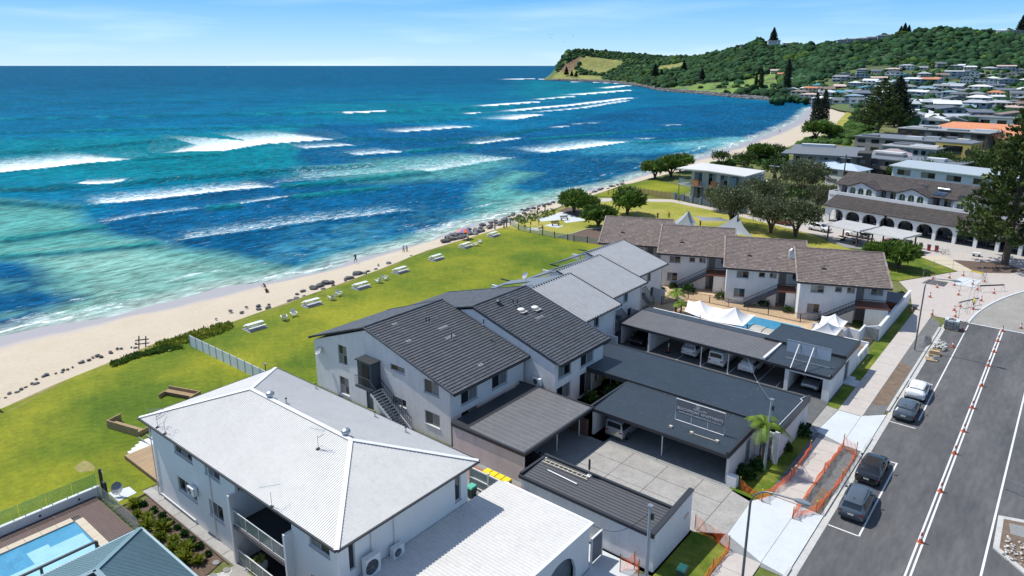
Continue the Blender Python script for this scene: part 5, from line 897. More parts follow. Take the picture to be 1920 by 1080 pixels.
def sail(name,lab,corners,peak,m,posts=(),cat='shade sail',grp=None):
 t=thing(name,lab,cat,corners[0],group=grp);o=Vector(corners[0]);q=MB();cs=[Vector(c)-o for c in corners];pk=Vector(peak)-o;n=8;k=len(cs)
 for i in range(k):
  a,b=cs[i],cs[(i+1)%k];mid=(a+b+pk)/3
  grid={}
  for u in range(n+1):
   for v in range(n+1-0):
    s=u/n;e=a.lerp(b,v/n);sag=math.sin(math.pi*v/n);e=e+((cs[i]+cs[(i+1)%k])/2*0+(pk-(a+b)/2))*.05*sag;e.z=a.lerp(b,v/n).z-.1*sag
    p=pk.lerp(e,s);p.z=e.z+(pk.z-e.z)*(1-s)**1.9;grid[u,v]=len(q.v);q.v.append(tuple(p))
  for u in range(n):
   for v in range(n):q.face((grid[u,v],grid[u+1,v],grid[u+1,v+1],grid[u,v+1]))
 q.build('fabric',m,t,3.2)
 for c in posts:c=Vector(c)-o;MB().tube([(c.x,c.y,-o.z),(c.x,c.y,c.z)],.06,8).build('post',M_STEEL,t)
 return t
P_=lambda x,y,z:tuple(A(x,y,z))
sail('shade_sail','white peaked sail over the seaward end of the pool',[P_(1283,583,2.4),P_(1290,563,2.4),P_(1352,578,2.3),P_(1332,601,2.3)],P_(1312,563,3.5),M_SAIL,[P_(1313,590,3.3)],grp='white peaked sails at the pool')
sail('shade_sail','white peaked sail in the middle of the pool',[P_(1332,601,2.3),P_(1346,577,2.4),P_(1416,591,2.3),P_(1394,611,2.1)],P_(1379,576,3.6),M_SAIL,[P_(1394,612,2.1)],grp='white peaked sails at the pool')
sail('shade_sail','upper white sail by the road end of the pool',[P_(1535,607,2.5),P_(1541,592,2.4),P_(1590,602,2.5),P_(1577,618,2.2)],P_(1566,588,3.4),M_SAIL,(),grp='white peaked sails at the pool')
sail('shade_sail','lower white sail by the road end of the pool',[P_(1518,620,2.4),P_(1530,608,2.4),P_(1582,613,2.4),P_(1568,629,2.0)],P_(1552,604,3.3),M_SAIL,(),grp='white peaked sails at the pool')
def pool_awning(px,py,lab,w=3.6,rot=0):
 p=A(px,py,1.9);t=thing('curved_awning',lab,'awning',(p.x,p.y,0),rot,group='curved ribbed awnings beside the pool');q=MB();n=9
 for i in range(n):a0,a1=-.9+1.8*i/n,-.9+1.8*(i+1)/n;q.slab([(1.2*math.sin(a0),-w/2,1.2+.8*math.cos(a0)),(1.2*math.sin(a1),-w/2,1.2+.8*math.cos(a1)),(1.2*math.sin(a1),w/2,1.2+.8*math.cos(a1)),(1.2*math.sin(a0),w/2,1.2+.8*math.cos(a0))],.03)
 q.build('canopy',mat('awning_sheet',(.38,.37,.33),.6,var=.15),t);q=MB();[q.tube([(sx*.9,sy,0),(sx*.9,sy,1.65)],.04,6)for sx in(-1,1)for sy in(-w/2+.1,w/2-.1)];[q.tube([(1.22*math.sin(-.9+.225*k),sy,1.23+.8*math.cos(-.9+.225*k))for k in range(9)],.03,5)for sy in(-w/2,0,w/2)];q.build('frame',M_BLACK,t)
pool_awning(1341,602,'curved ribbed awning below the middle pool sail',4.6,R(80));pool_awning(1435,617,'curved ribbed awning against the end garage roof',3.2,R(80))
def rail_fence(name,lab,pts,h=1.2,m=None,sp=.12,grp=None,posts=True,cat='fence'):
 t=thing(name,lab,cat,(pts[0][0],pts[0][1],0),group=grp,world=True);q=MB();p=MB()
 for a,b in zip(pts,pts[1:]):
  a,b=Vector(a),Vector(b);d=(b-a);L_=d.length;n=max(1,int(L_/sp));q.beam((a.x,a.y,h),(b.x,b.y,h),.04,.04);q.beam((a.x,a.y,.12),(b.x,b.y,.12),.04,.04)
  for k in range(n):c=a+d*(k+.5)/n;q.box(c.x-.011,c.y-.011,.12,c.x+.011,c.y+.011,h)
  for k in range(int(L_/2.4)+1):c=a+d*k/max(1,int(L_/2.4));p.box(c.x-.03,c.y-.03,0,c.x+.03,c.y+.03,h+.05)
 q.build('railings',m or M_BLACK,t);p.build('posts',m or M_BLACK,t);return t
rail_fence('pool_fence','black railing fence between the pool and the terrace houses',[tuple(A(x,y)[:2])for x,y in((1240,572),(1290,562),(1330,569),(1440,592),(1500,605),(1545,600))]);rail_fence('pool_fence','black railing fence along the carport side of the pool',[tuple(A(x,y)[:2])for x,y in((1268,590),(1300,602),(1345,612),(1400,626),(1440,634))])
def lounger(loc,rot,lab):
 t=thing('sun_lounger',lab,'sun lounger',loc,rot,group='white loungers by the pool');MB().slab([(-.3,-.9,.35),(.3,-.9,.35),(.3,.3,.35),(-.3,.3,.35)],.08).build('seat',M_WHITE,t);MB().slab([(-.3,.32,.35),(.3,.32,.35),(.3,.95,.8),(-.3,.95,.8)],.06).build('backrest',M_WHITE,t);[MB().box(a-.03,b-.03,0,a+.03,b+.03,.27).build('leg',M_WHITE,t)for a in(-.25,.25)for b in(-.8,.25)]
p=A(1274,565);lounger(p,1,'white lounger left of the pool by the palm');p=A(1480,566);
def paint(name,col,rough=.28,metal=.0):return mat(name,col,rough,metal=metal,var=.05,scale=2,coat=.6,spec=.5)
M_CARGL=mat('car_glass',(.012,.015,.018),.05,var=.3,spec=.9)
M_TAIL=mat('tail_lamp_red',(.30,.01,.01),.25,var=.1);M_HEAD=mat('head_lamp_clear',(.6,.62,.64),.1,var=.1,spec=.8);M_PLATE=mat('number_plate_plain',(.55,.55,.50),.5)
CARS={'suv':(2.28,[(-2.28,.50,.70,.95,.76,1.00,.60),(-2.22,.34,.84,1.00,.86,1.06,.72),(-1.98,.30,.90,1.02,.90,1.60,.60),(-1.6,.28,.91,1.01,.92,1.66,.66),(-.6,.27,.92,.99,.93,1.68,.70),(.25,.27,.92,.97,.93,1.64,.69),(1.05,.28,.91,.96,.91,1.04,.76),(1.75,.30,.89,.88,.87,.93,.70),(2.18,.34,.82,.74,.79,.80,.60),(2.28,.42,.66,.66,.64,.70,.46)],.35,1.38),'hatch':(2.15,[(-2.15,.48,.68,.86,.72,.95,.58),(-2.06,.34,.82,.98,.84,1.05,.70),(-1.70,.28,.87,.99,.87,1.40,.57),(-1.3,.26,.88,.96,.89,1.46,.62),(-.4,.25,.89,.93,.90,1.49,.66),(.3,.25,.89,.92,.90,1.44,.65),(1.0,.26,.88,.90,.88,.97,.72),(1.65,.28,.86,.80,.84,.86,.66),(2.06,.32,.78,.66,.75,.72,.56),(2.15,.40,.62,.58,.6,.62,.42)],.33,1.30),'sedan':(2.35,[(-2.35,.46,.66,.84,.72,.90,.56),(-2.25,.32,.80,.94,.84,.98,.70),(-1.75,.26,.86,.96,.87,1.01,.74),(-1.2,.25,.88,.95,.89,1.34,.60),(-.5,.24,.89,.92,.90,1.40,.64),(.3,.24,.89,.90,.90,1.36,.63),(1.0,.25,.88,.88,.88,.95,.70),(1.75,.27,.86,.78,.84,.84,.64),(2.22,.31,.78,.64,.75,.70,.55),(2.33,.38,.62,.56,.6,.60,.42)],.33,1.40),'van':(2.5,[(-2.5,.42,.78,1.05,.80,1.10,.70),(-2.46,.30,.86,1.08,.86,1.85,.72),(-2.2,.28,.88,1.05,.90,1.96,.78),(-1.0,.26,.90,1.02,.92,2.0,.80),(.4,.26,.90,1.0,.92,1.98,.80),(1.2,.26,.90,.98,.92,1.88,.76),(1.95,.28,.89,.95,.90,1.15,.80),(2.3,.32,.84,.82,.84,.92,.70),(2.45,.4,.7,.72,.70,.78,.55)],.34,1.55)}
def car(kind,m,lab,loc,rot,name='parked_car',cat='car',group=None,soft=None,plate=None):
 Lh,S,wr,wb=CARS[kind];t=thing(name,lab,cat,loc,rot,group=group);q=MB();ring=[]
 def sec(s):
  x,zl,wl,zb,wb_,zt,wt=s;zm=zl+(zb-zl)*.45;wm=max(wl,wb_)+.015
  h=[(wl*.75,zl),(wl,zl+.06),(wm,zm),(wb_*1.0,zb-.04),(wb_*.965,zb),(wt+(.03 if zt-zb>.3 else.0),zt-(.07 if zt-zb>.3 else.02)),(wt*.86,zt-.012),(wt*.4,zt+.015)]
  return[(x,-a,b)for a,b in h]+[(x,a,b)for a,b in reversed(h)]
 xs=[];
 for a,b in zip(S,S[1:]):
  n=3 if b[0]-a[0]>.3 else 1
  for k in range(n):xs.append(tuple(a[i]+(b[i]-a[i])*k/n for i in range(7)))
 xs.append(S[-1]);rows=[];tags=[]
 for s in xs:rows.append(len(q.v));q.v+=sec(s)
 K=16;glass=MB();
 for i in range(len(xs)-1):
  for j in range(K-1):q.face((rows[i]+j,rows[i+1]+j,rows[i+1]+j+1,rows[i]+j+1))
 q.face(tuple(rows[0]+j for j in range(K)));q.face(tuple(rows[-1]+j for j in reversed(range(K))));
 for i in range(len(xs)-1):q.face((rows[i],rows[i]+K-1,rows[i+1]+K-1,rows[i+1]))
 q.build('body',m,t,R(50))
 def off(p,n,d=.006):return(p[0]+n[0]*d,p[1]+n[1]*d,p[2]+n[2]*d)
 cab=[i for i,s in enumerate(xs)if s[5]-s[3]>.3];i0,i1=cab[0],cab[-1]
 for sgn,a,b in((-1,4,5),(1,11,10)):
  segs=[(i0,i0+max(1,(i1-i0)//3)),(i0+max(1,(i1-i0)//3),i0+2*(i1-i0)//3),(i0+2*(i1-i0)//3,i1+(1 if kind!='van' else 0))]
  for(s0,s1)in segs:
   g=MB();k=len(range(s0,s1+1));pts0=[];pts1=[]
   for i in range(s0,s1+1):
    p,r=Vector(q.v[rows[i]+a]),Vector(q.v[rows[i]+b]);pts0 .append(p.lerp(r,.10));pts1 .append(p.lerp(r,.93))
   pts0[0].x+=.035;pts1[0].x+=.035;pts0[-1].x-=.035;pts1[-1].x-=.035
   if kind=='van' and s1<=i0+2*(i1-i0)//3 and name!='people_mover':continue
   n=(0,sgn,.25)
   for p,r in zip(pts0,pts1):g.v+=[off(p,n,.012),off(r,n,.012)]
   for c in range(k-1):g.face((2*c,2*c+2,2*c+3,2*c+1)if sgn<0 else(2*c,2*c+1,2*c+3,2*c+2))
   g.build('side_window',M_CARGL if not soft else M_CARGL,t)
 def screen(nm,ia,ib,lo,hi,n):
  A_,B_=sec(xs[ia]),sec(xs[ib]);g=MB();u=MB();c=5
  ptsA=[Vector(A_[k])for k in(5,6,7,8,9,10)];ptsB=[Vector(B_[k])for k in(5,6,7,8,9,10)]
  for p,r in zip(ptsA,ptsB):a_=p.lerp(r,lo);b2=p.lerp(r,hi);a_.y*=.93;b2 .y*=.93;g.v+=[off(a_,n,.014),off(b2,n,.014)]
  for c in range(5):g.face((2*c,2*c+2,2*c+3,2*c+1))
  g.build(nm,M_CARGL,t)
 screen('rear_window',i0-1,i0,.12 if kind!='van' else.18,.9 if kind!='van' else.8,(-.7,0,.5)if kind!='van' else(-1,0,.1))
 a=i1;b=min(len(xs)-1,i1+3);screen('windscreen',a,a+3 if a+3<len(xs)and xs[a+3][5]-xs[a+3][3]<.15 else a+2,.06,.92,(.5,0,.8))
 for sx in(-1,1):
  for sy in(-1,1):
   cx=sx*wb*(1.0 if sx>0 else 1.0);yo=.93 if kind!='van' else.93;yy=sy*(yo-.10)
   MB().tube([(cx,yy+sy*.055,wr),(cx,yy+sy*.115-sy*.04,wr)],wr+.065,18).build('wheel_arch',M_RUB,t,.6)
   w_=MB().tube([(cx,yy-sy*.12,wr),(cx,yy+sy*.10,wr)],wr,18).build('wheel',M_RUB,t,.6);r=MB();r.tube([(cx,yy+sy*.10,wr),(cx,yy+sy*.115,wr)],wr*.62,14);r.build('rim',M_RIM,w_)
  e=S[1]if sx<0 else S[-2];zb=e[3]-(.12 if sx<0 else.04);
  for sy in(-1,1):
   hb=.13 if sx<0 else.10
   MB().rbox(sx*(abs(e[0])-.02),sy*(e[4]-.16),zb-hb,.16,.30,hb,0).build('tail_lamp' if sx<0 else 'headlamp',M_TAIL if sx<0 else M_HEAD,t)
 MB().box(-Lh-.025,-.20,.62,-Lh+.03,.20,.74).build('number_plate',plate or M_PLATE,t);MB().box(-Lh-.03,-S[0][2]+.02,.34,-Lh+.1,S[0][2]-.02,.46).build('rear_bumper',M_DARK,t);MB().box(Lh-.12,-.5,.40,Lh+.012,.5,.56).build('grille',M_BLACK,t)
 xm=xs[i1][0]+.05
 for sy in(-1,1):MB().rbox(xm+.2,sy*1.0,.98,.14,.18,.12,0).build('mirror',m,t)
 if soft:
  q=MB();z_=max(s[5]for s in S);g=[i for i in cab];
  for i in g:s=xs[i];q.v+=[(s[0],-s[6]-.02,s[5]-.04),(s[0],-s[6]*.6,s[5]+.018),(s[0],s[6]*.6,s[5]+.018),(s[0],s[6]+.02,s[5]-.04)]
  for c in range(len(g)-1):
   for j in range(3):q.face((4*c+j,4*c+4+j,4*c+5+j,4*c+1+j))
  q.build('soft_top',soft,t,1.0)
 elif kind in('suv','hatch'):MB().rbox(xs[i0][0]+.28,0,S[3][5]-.01,.05,.05,.12).build('aerial_fin',M_BLACK,t);MB().rbox(xs[i0][0]-.03,0,xs[i0][5]-.06,.22,1.15,.05).build('roof_spoiler',m,t)
 if kind in('suv','van'):
  for sy in(-1,1):MB().beam((-1.5,sy*S[4][6]*.88,S[4][5]+.02),(.3,sy*S[4][6]*.88,S[4][5]+.01),.04,.035).build('roof_rail',M_BLACK if kind=='suv' else m,t)
 return t
CW,CG,CB,CSL,CDG=paint('white_car_paint',(.74,.75,.75)),paint('silver_car_paint',(.42,.44,.46),.3,.5),paint('black_car_paint',(.008,.009,.011),.2),paint('steel_grey_paint',(.10,.125,.15),.28,.35),paint('dark_grey_paint',(.035,.038,.045),.28,.4)
UP=R(90)
car('suv',CSL,'dark metallic grey wagon parked last in the kerbside bay beside orange mesh',(-8.8,51.9,0),UP+.03,group='cars parked along the kerb')
car('sedan',CB,'black convertible with its soft top up, parked ahead of the grey wagon',(-9.05,57.6,0),UP+.02,group='cars parked along the kerb',soft=mat('black_soft_top',(.012,.012,.013),.9))
car('hatch',CSL,'slate grey hatchback parked at the kerb behind the white hatchback',(-9.0,70.7,0),UP+.02,group='cars parked along the kerb')
car('hatch',CW,'white hatchback parked at the kerb near the paving pallets',(-9.0,76.0,0),UP+.02,group='cars parked along the kerb')
car('van',CG,'silver people mover parked under the navy carport roof',(-28.1,51.3,.03),UP,name='people_mover',cat='van',plate=mat('yellow_plate',(.45,.42,.05),.5))
GP='cars under the far carport'
car('suv',CDG,'dark car reversed into the first bay beyond the tiled block',(-37.3,71.2,.03),-UP,group=GP);car('suv',CW,'white wagon beside the orange bollard under the far carport',(-31.0,72.0,.03),UP,group=GP);car('van',CW,'white delivery van in the middle bay of the far carport',(-27.5,71.6,.03),UP,name='delivery_van',cat='van',group=GP)
car('hatch',CW,'white rounded hatchback in the bay right of the delivery van',(-24.3,71.6,.03),UP,group=GP);car('suv',CG,'silver car nosed out of the end garage',(-17.7,71.8,.03),-UP,group=GP)
car('hatch',CB,'black car under the grey carport, only its tail showing',(-31.6,40.6,.03),R(0),group='cars on the court')
car('suv',CW,'white four-wheel drive parked outside the arcade',(-38.8,145.6,.04),R(-15),group='cars in the cafe street');car('hatch',paint('red_car_paint',(.28,.012,.02)),'red hatchback parked behind the park trees',(-46.8,147.2,.04),R(-15),group='cars in the cafe street')
UT=car('sedan',CW,'white utility with open tray behind the first picnic shelter',(-31.6,144.9,.04),R(165),name='utility_truck',cat='ute',group='cars in the cafe street');MB().box(-2.5,-.9,.75,-1.0,.9,1.15).build('tray',M_BLACK,UT)
UT2=car('sedan',paint('maroon_paint',(.12,.02,.015)),'maroon utility with open tray behind the second picnic shelter',(-24.2,142.6,.04),R(165),name='utility_truck',cat='ute',group='cars in the cafe street');MB().box(-2.5,-.9,.75,-1.0,.9,1.15).build('tray',M_BLACK,UT2)
def lamp(loc,rot,h,lab):
 t=thing('street_lamp',lab,'street lamp',loc,rot,group='curved street lamps along the footpath');q=MB();pts=[(0,0,0),(0,0,h-1.3)]+[(1.3-1.3*math.cos(a),0,h-1.3+1.3*math.sin(a))for a in np.arange(.25,1.5,.25)]+[(1.3,0,h),(2.6,0,h+.12)]
 q.tube(pts,[.09,.07]+[.055]*(len(pts)-2),10);q.build('pole',mat('lamp_pole_grey',(.15,.17,.19),.4,metal=.5),t,1.0)
 q=MB();q.v+=[(x,y*w_,z)for x,w_,z in((2.5,.1,h+.16),(2.75,.17,h+.2),(3.1,.18,h+.2),(3.4,.1,h+.17))for y in(-1,1)]+[(x,y*w_,z)for x,w_,z in((2.5,.1,h+.06),(2.75,.17,h+.05),(3.1,.18,h+.06),(3.4,.1,h+.1))for y in(-1,1)]
 for a in(0,2,4):q.face((a,a+1,a+3,a+2));q.face((a+8,a+10,a+11,a+9));q.face((a,a+2,a+10,a+8));q.face((a+1,a+9,a+11,a+3))
 q.face((0,8,9,1));q.face((6,7,15,14));q.build('lamp_head',M_STEEL,t);MB().lathe((0,0,0),[(.2,0),(.2,.04),(.1,.08)],10).build('base_plate',M_STEEL,t)
lamp((-11.5,88.5,.03),R(-8),9.0,'tall curved street lamp beside the gravel heap');
pb=A(1403,1080);lamp(tuple(A(1409,922,7.2)[:2])+(.03,),R(0),7.6,'tall curved street lamp in the foreground by the new driveway')
def upole(loc,h,lab,m=None,top=True):
 t=thing('utility_pole',lab,'utility pole',loc);MB().tube([(0,0,0),(0,0,h)],[.13,.10],8).build('pole',m or mat('grey_steel_pole',(.33,.38,.42),.5,metal=.2),t,1.0)
 if top:MB().box(-.15,-.15,h,.15,.15,h+.04).build('cap',M_STEEL,t);MB().box(.1,-.08,h-.9,.26,.08,h-.55).build('fitting',M_BLACK,t)
upole((-16.0,52.5,0),6.4,'grey service pole behind the palm at the lettered carport');upole((-17.0,34.4,0),6.0,'grey service pole in front of the bin store')
MB_=MB();pts=[Vector((-17.0,34.4,5.5)).lerp(Vector((-20.7,33.6,3.4)),k/10)-Vector((0,0,.9*math.sin(math.pi*k/10)))for k in range(11)];tag(MB_.tube(pts,.018,5).build('service_cable',M_BLACK),'black cable sagging from the service pole to the white garage','cable')
MB_=MB();pts=[Vector((-16.0,52.5,6.2)).lerp(Vector((-24.3,69.5,2.3)),k/10)-Vector((0,0,.5*math.sin(math.pi*k/10)))for k in range(11)];tag(MB_.tube(pts,.018,5).build('service_cable',M_STEEL),'thin cable from the grey pole to the far carport','cable')
def cone(loc,lab,h=.75,grp='traffic cones',topm=None):
 t=thing('traffic_cone',lab,'traffic cone',loc,group=grp,rot=random.uniform(0,3));MB().box(-.2,-.2,0,.2,.2,.05).build('base',M_BLACK if topm else M_REDO,t);MB().lathe((0,0,.05),[(.14,0),(.04,h),(.03,h+.01)],12).build('cone_body',M_REDO,t,.6)
 MB().lathe((0,0,.05),[(.105,h*.38),(.077,h*.66)],12).build('reflective_band',M_SAIL,t,.6);return t
L0=cone((-4.28,50.4,0),'cone nearest the camera on the double white line');
def cpy(src,loc,lab,rot=0,s=None):return dup(src,loc,rot,lab,s)
words=['second','third','fourth','fifth','sixth','seventh','eighth','ninth','tenth','eleventh']
for(x,y),w_ in zip(((-4.25,58.2),(-4.28,65.3),(-4.24,70.2),(-4.28,76),(-4.2,82.3),(-4.3,88.7),(-4.25,93.8),(-4.28,98),(-4.2,102.3),(-2.5,104.9)),words):cpy(L0,(x,y,0),f'{w_} cone along the double white line, counted from the camera',x*y)
for(x,y),l in{(-8.2,92.5):'lone orange and white cone beside the rubble pallet',(-8.1,99.5):'cone at the end of the parking line by the paver stack',(-13.7,111.8):'cone standing alone in the middle of the pale paving',(-12.1,103.5):'cone at the corner of the gravel verge below the lamp',(-13.7,117.6):'cone by the dark open pit in the paving',(-11.9,120.5):'cone right of the dark open pit',(-10.7,115.5):'cone at the seaward end of the barrier boards',(-10.1,107.4):'cone directly behind the stacked pavers',(-9.7,109.7):'cone left of the worker under the barrier board',(-8.2,109.6):'cone at the feet of the worker',(-13.1,124.4):'cone at the edge of the reserve grass near the yellow feet',(-11.6,127.2):'tall cone below the yellow barrier board',(-8.6,125.6):'cone under the right leg of the yellow barrier',(-8.9,120.1):'cone on the open paving right of the white slab',(-6.8,119.6):'cone at the end of the long board',(-7.8,114.5):'cone behind the worker near the roundabout kerb',(-14.5,103.4):'cone on the grass strip at the end of the white wall',(-15.0,122.4):'cone left on the reserve grass edge',(-9.8,122.7):'cone on the white slab of works',(-9.6,104.6):'small cone at the head of the parking bay'}.items():cpy(L0,(x,y,.03),l,x+y)
BOL=thing('safety_bollard','orange and white bollard standing in the empty carport bay','bollard',(-33.5,69.9,.03));MB().lathe((0,0,0),[(.28,0),(.28,.08),(.1,.1)],12).build('base',M_BLACK,BOL);MB().lathe((0,0,.1),[(.1,0),(.07,.6)],10).build('lower_sleeve',M_REDO,BOL);MB().lathe((0,0,.7),[(.07,0),(.05,.45)],10).build('upper_sleeve',M_SAIL,BOL)
def board(a,b,z,lab,m,name='barrier_board'):
 a,b=Vector(a),Vector(b);t=thing(name,lab,'barrier',(a.x,a.y,0),world=True);MB().beam((a.x,a.y,z),(b.x,b.y,z),.05,.2).build('board',m,t)
 for p in(a,b):q=MB();q.beam((p.x-.25,p.y,0),(p.x,p.y,z+.1),.04);q.beam((p.x+.25,p.y,0),(p.x,p.y,z+.1),.04);q.build('leg',M_STEEL,t)
board((-9.8,108.8),(-8.0,112.6),.9,'grey barrier board across the works left of the worker',M_CONCD);board((-8.6,119.2),(-5.9,122.0),.95,'long dark barrier board beyond the worker',M_DARK);board((-10.6,127.3),(-9.0,127.0),1.0,'bright yellow barrier board below the big pine',M_YEL)
def stakefence(pts,lab,h,m=None,mesh=False,sag=.25,name='works_fence',cat='safety fence',cap=False):
 t=thing(name,lab,cat,(pts[0][0],pts[0][1],0),world=True)
 for p in pts:
  s=MB().box(p[0]-.02,p[1]-.02,0,p[0]+.02,p[1]+.02,h+.1).build('stake',M_STEEL if not mesh else mat('rusty_stake',(.12,.09,.07),.8),t)
  if cap:MB().lathe((p[0],p[1],h+.1),[(.04,0),(.05,.05),(.03,.12)],8).build('stake_cap',M_YEL,s)
 if mesh:
  q=MB()
  for a,b in zip(pts,pts[1:]):
   a,b=Vector(a),Vector(b);L_=(b-a).length;n=int(L_/.11)
   def P(u,v):
    sg=sag*math.sin(math.pi*u);c=a.lerp(b,u);w_=.06*math.sin(u*21+v*5);d=Vector((-(b-a).y,(b-a).x)).normalized();return(c.x+d.x*(w_+sg*.3*(1-v)),c.y+d.y*(w_+sg*.3*(1-v)),.04+(h-sg-.04)*v)
   for k in range(n+1):u=k/n;[q.beam(P(u,v/4),P(u,(v+1)/4),.011,.011)for v in range(4)]
   for v in range(9):[q.beam(P(k/8,v/8),P((k+1)/8,v/8),.012,.016)for k in range(8)]
  q.build('netting',m or M_ORNG,t,kind='stuff')
 else:
  q=MB();[q.beam((a[0],a[1],z),(b[0],b[1],z),.02)for a,b in zip(pts,pts[1:])for z in(h,h*.5)];q.build('wire',M_STEEL,t)
 return t
def G(*pp):return[tuple(A(x,y)[:2])for x,y in pp]
stakefence(G((1387,918),(1428,942),(1482,902),(1519,848)),'orange mesh fence sagging along the seaward edge of the footpath',.95,mesh=True,sag=.3,cap=True)
stakefence(G((1486,974),(1545,888),(1580,842)),'orange mesh fence along the roadside edge of the footpath',.9,mesh=True,sag=.25,cap=True)
stakefence(G((1486,974),(1530,962),(1578,903),(1604,858)),'orange mesh fence along the kerb around the dug verge',.85,mesh=True,sag=.35,cap=True);stakefence(G((1580,842),(1604,858)),'short orange mesh end by the concrete crossover',1.3,mesh=True,sag=.2,cap=True)
stakefence([(-17.1,41.8),(-14.3,41.1)],'orange mesh fence between the parapet wall and the driveway',1.15,mesh=True,sag=.1);stakefence([(-14.3,41.1),(-14.35,38.6),(-14.4,36)],'crumpled orange mesh along the lower verge lawn',.8,mesh=True,sag=.4)
stakefence([(-19.0,34.6),(-18.4,35.4),(-17.8,34.9)],'ragged orange mesh at the foot of the service pole',1.3,mesh=True,sag=.35)
stakefence(G((1730,520),(1750,503),(1786,503),(1840,515)),'wire and stake fence around the reserve grass',1.3);stakefence(G((1838,502),(1842,528),(1800,545),(1752,528)),'wire and stake fence around the open paving pit',1.2);stakefence(G((1810,588),(1822,545),(1846,530)),'wire and stake fence behind the worker',1.4);stakefence([(-9.0,102.0),(-8.5,106.5)],'wire between two tall stakes at the road head',2.0)
flat('open_pit',G((1728,531),(1770,538),(1778,530),(1742,524)),.05,M_ASPH);flat('new_paving_slab',G((1786,533),(1826,540),(1842,526),(1800,520)),.06,M_CONCN)
def heap(loc,rx,ry,h,lab,m,n=26,name='gravel_heap',cat='gravel heap',rock=None):
 t=thing(name,lab,cat,loc);V=[];F=[];rd=random.Random(1)
 q=MB();q.v.append((0,0,h));R_=6
 for i in range(1,R_+1):
  for j in range(n):a=j*2*math.pi/n;u=i/R_;w_=noise.noise(Vector((3*u*math.cos(a),3*u*math.sin(a),loc[0])))*.25;q.v.append((rx*u*math.cos(a)*(1+w_*.5),ry*u*math.sin(a)*(1+w_*.5),h*max(0,(1-u)**.9*(1+w_))-(.03 if i==R_ else 0)))
 for j in range(n):q.face((0,1+j,1+(j+1)%n))
 for i in range(R_-1):
  for j in range(n):q.face((1+i*n+j,1+(i+1)*n+j,1+(i+1)*n+(j+1)%n,1+i*n+(j+1)%n))
 q.build('mound',m,t,3.2);return t
heap((-11.2,92.2,.03),.95,2.6,.8,'grey gravel heap on the verge behind the street lamp',M_GRAVEL)
def pallet(loc,rot,lab,load,name='pallet'):
 t=thing(name,lab,'pallet',loc,rot,group='loaded pallets in the parking lane');[MB().box(-.6,-.6+k*.2,.1,.6,-.48+k*.2,.13).build('slat',mat('pale_pine',(.52,.40,.24),.8,var=.2),t)for k in range(6)];[MB().box(x_-.05,-.58,0,x_+.05,.58,.098).build('bearer',MATS['pale_pine'],t)for x_ in(-.5,0,.5)]
 rd=random.Random(int(loc[1]*7))
 if load=='stack':
  for k in range(9):
   for a in range(2):
    for b in range(2):MB().rbox(-.3+a*.6+rd.uniform(-.03,.03),-.3+b*.6+rd.uniform(-.03,.03),.14+k*.13,.57,.57,.1,rd.uniform(-.05,.05)).build('paver',M_CONCD if k<7 else M_CONCN,t)
 elif load=='rubble':
  for k in range(46):MB().blob((rd.uniform(-.6,.6),rd.uniform(-.55,.55),.2+rd.uniform(0,.3)),rd.uniform(.08,.2),1,.3,k,(1,1,.5)).build('broken_paver',mat('rubble_white',(.55,.55,.53),.85,var=.3),t)
 elif load=='box':MB().box(-.5,-.35,.14,.5,.35,.55).build('carton',mat('cardboard',(.46,.33,.18),.8),t)
 elif load=='bag':MB().rbox(.35,0,.14,.4,.5,.35,.2,.8).build('bag',M_STEEL,t)
 return t
pallet((-9.55,99.4,0),.1,'tall stack of grey pavers at the head of the parking lane','stack');pallet((-9.1,99.2,0),.0,'second stack of pavers pressed against the first, nearer the road','stack');pallet((-9.5,92.2,0),.15,'upper pallet heaped with broken white pavers','rubble');pallet((-9.3,90.9,0),-.1,'lower pallet heaped with broken white pavers','rubble');pallet((-9.5,88.6,0),.1,'pallet carrying a brown carton','box');pallet((-9.5,86.8,0),.2,'nearly empty pallet with a small grey bag','bag')
p=A(1885,1010);q=MB();rd=random.Random(9)
for k in range(120):q.tn=rd.uniform(.7,2.2);x_,y_=rd.uniform(.3,3.2),rd.uniform(51.8,54.6);q.blob((x_,y_,.15+rd.uniform(0,.12)),rd.uniform(.05,.14),1,.3,k,(1,1,.6))
q.build('rubble',mat('rubble_mixed',(.30,.28,.26),.9,tone=True),kind='stuff')
TONED.add('rubble_mixed')
t=thing('grate_frame','steel mesh gate lying upright near the traffic island','barrier',(1.2,61.5,0),world=True);q=MB();q.beam((-.4,61.8,.9),(2.6,60.8,.9),.04);q.beam((-.4,61.8,.1),(2.6,60.8,.1),.04);q.beam((-.4,61.8,.08),(-.4,61.8,.92),.04);[q.beam((-.4+3*k/20,61.8-k/20,.1),(-.4+3*k/20,61.8-k/20,.9),.015)for k in range(21)];q.build('frame',M_STEEL,t)
def wheelie(loc,rot,lab,body,lid,grp='wheelie bins'):
 t=thing('wheelie_bin',lab,'bin',loc,rot,group=grp);q=MB();q.hexa([(-.22,-.25,.08),(.22,-.25,.08),(.22,.22,.08),(-.22,.22,.08)],[(-.29,-.34,.95),(.29,-.34,.95),(.29,.34,.95),(-.29,.34,.95)]);q.build('body',body,t);MB().hexa([(-.31,-.38,.955),(.31,-.38,.955),(.31,.36,.955),(-.31,.36,.955)],[(-.26,-.30,1.06),(.26,-.30,1.06),(.26,.30,1.06),(-.26,.30,1.06)]).build('lid',lid,t);MB().tube([(-.3,.4,.95),(.3,.4,.95)],.02,6).build('handle',body,t);[MB().tube([(s*.25,.25,.12),(s*.31,.25,.12)],.12,12).build('wheel',M_BLACK,t)for s in(-1,1)];return t
M_BIN=mat('bin_dark_green',(.012,.04,.035),.5)
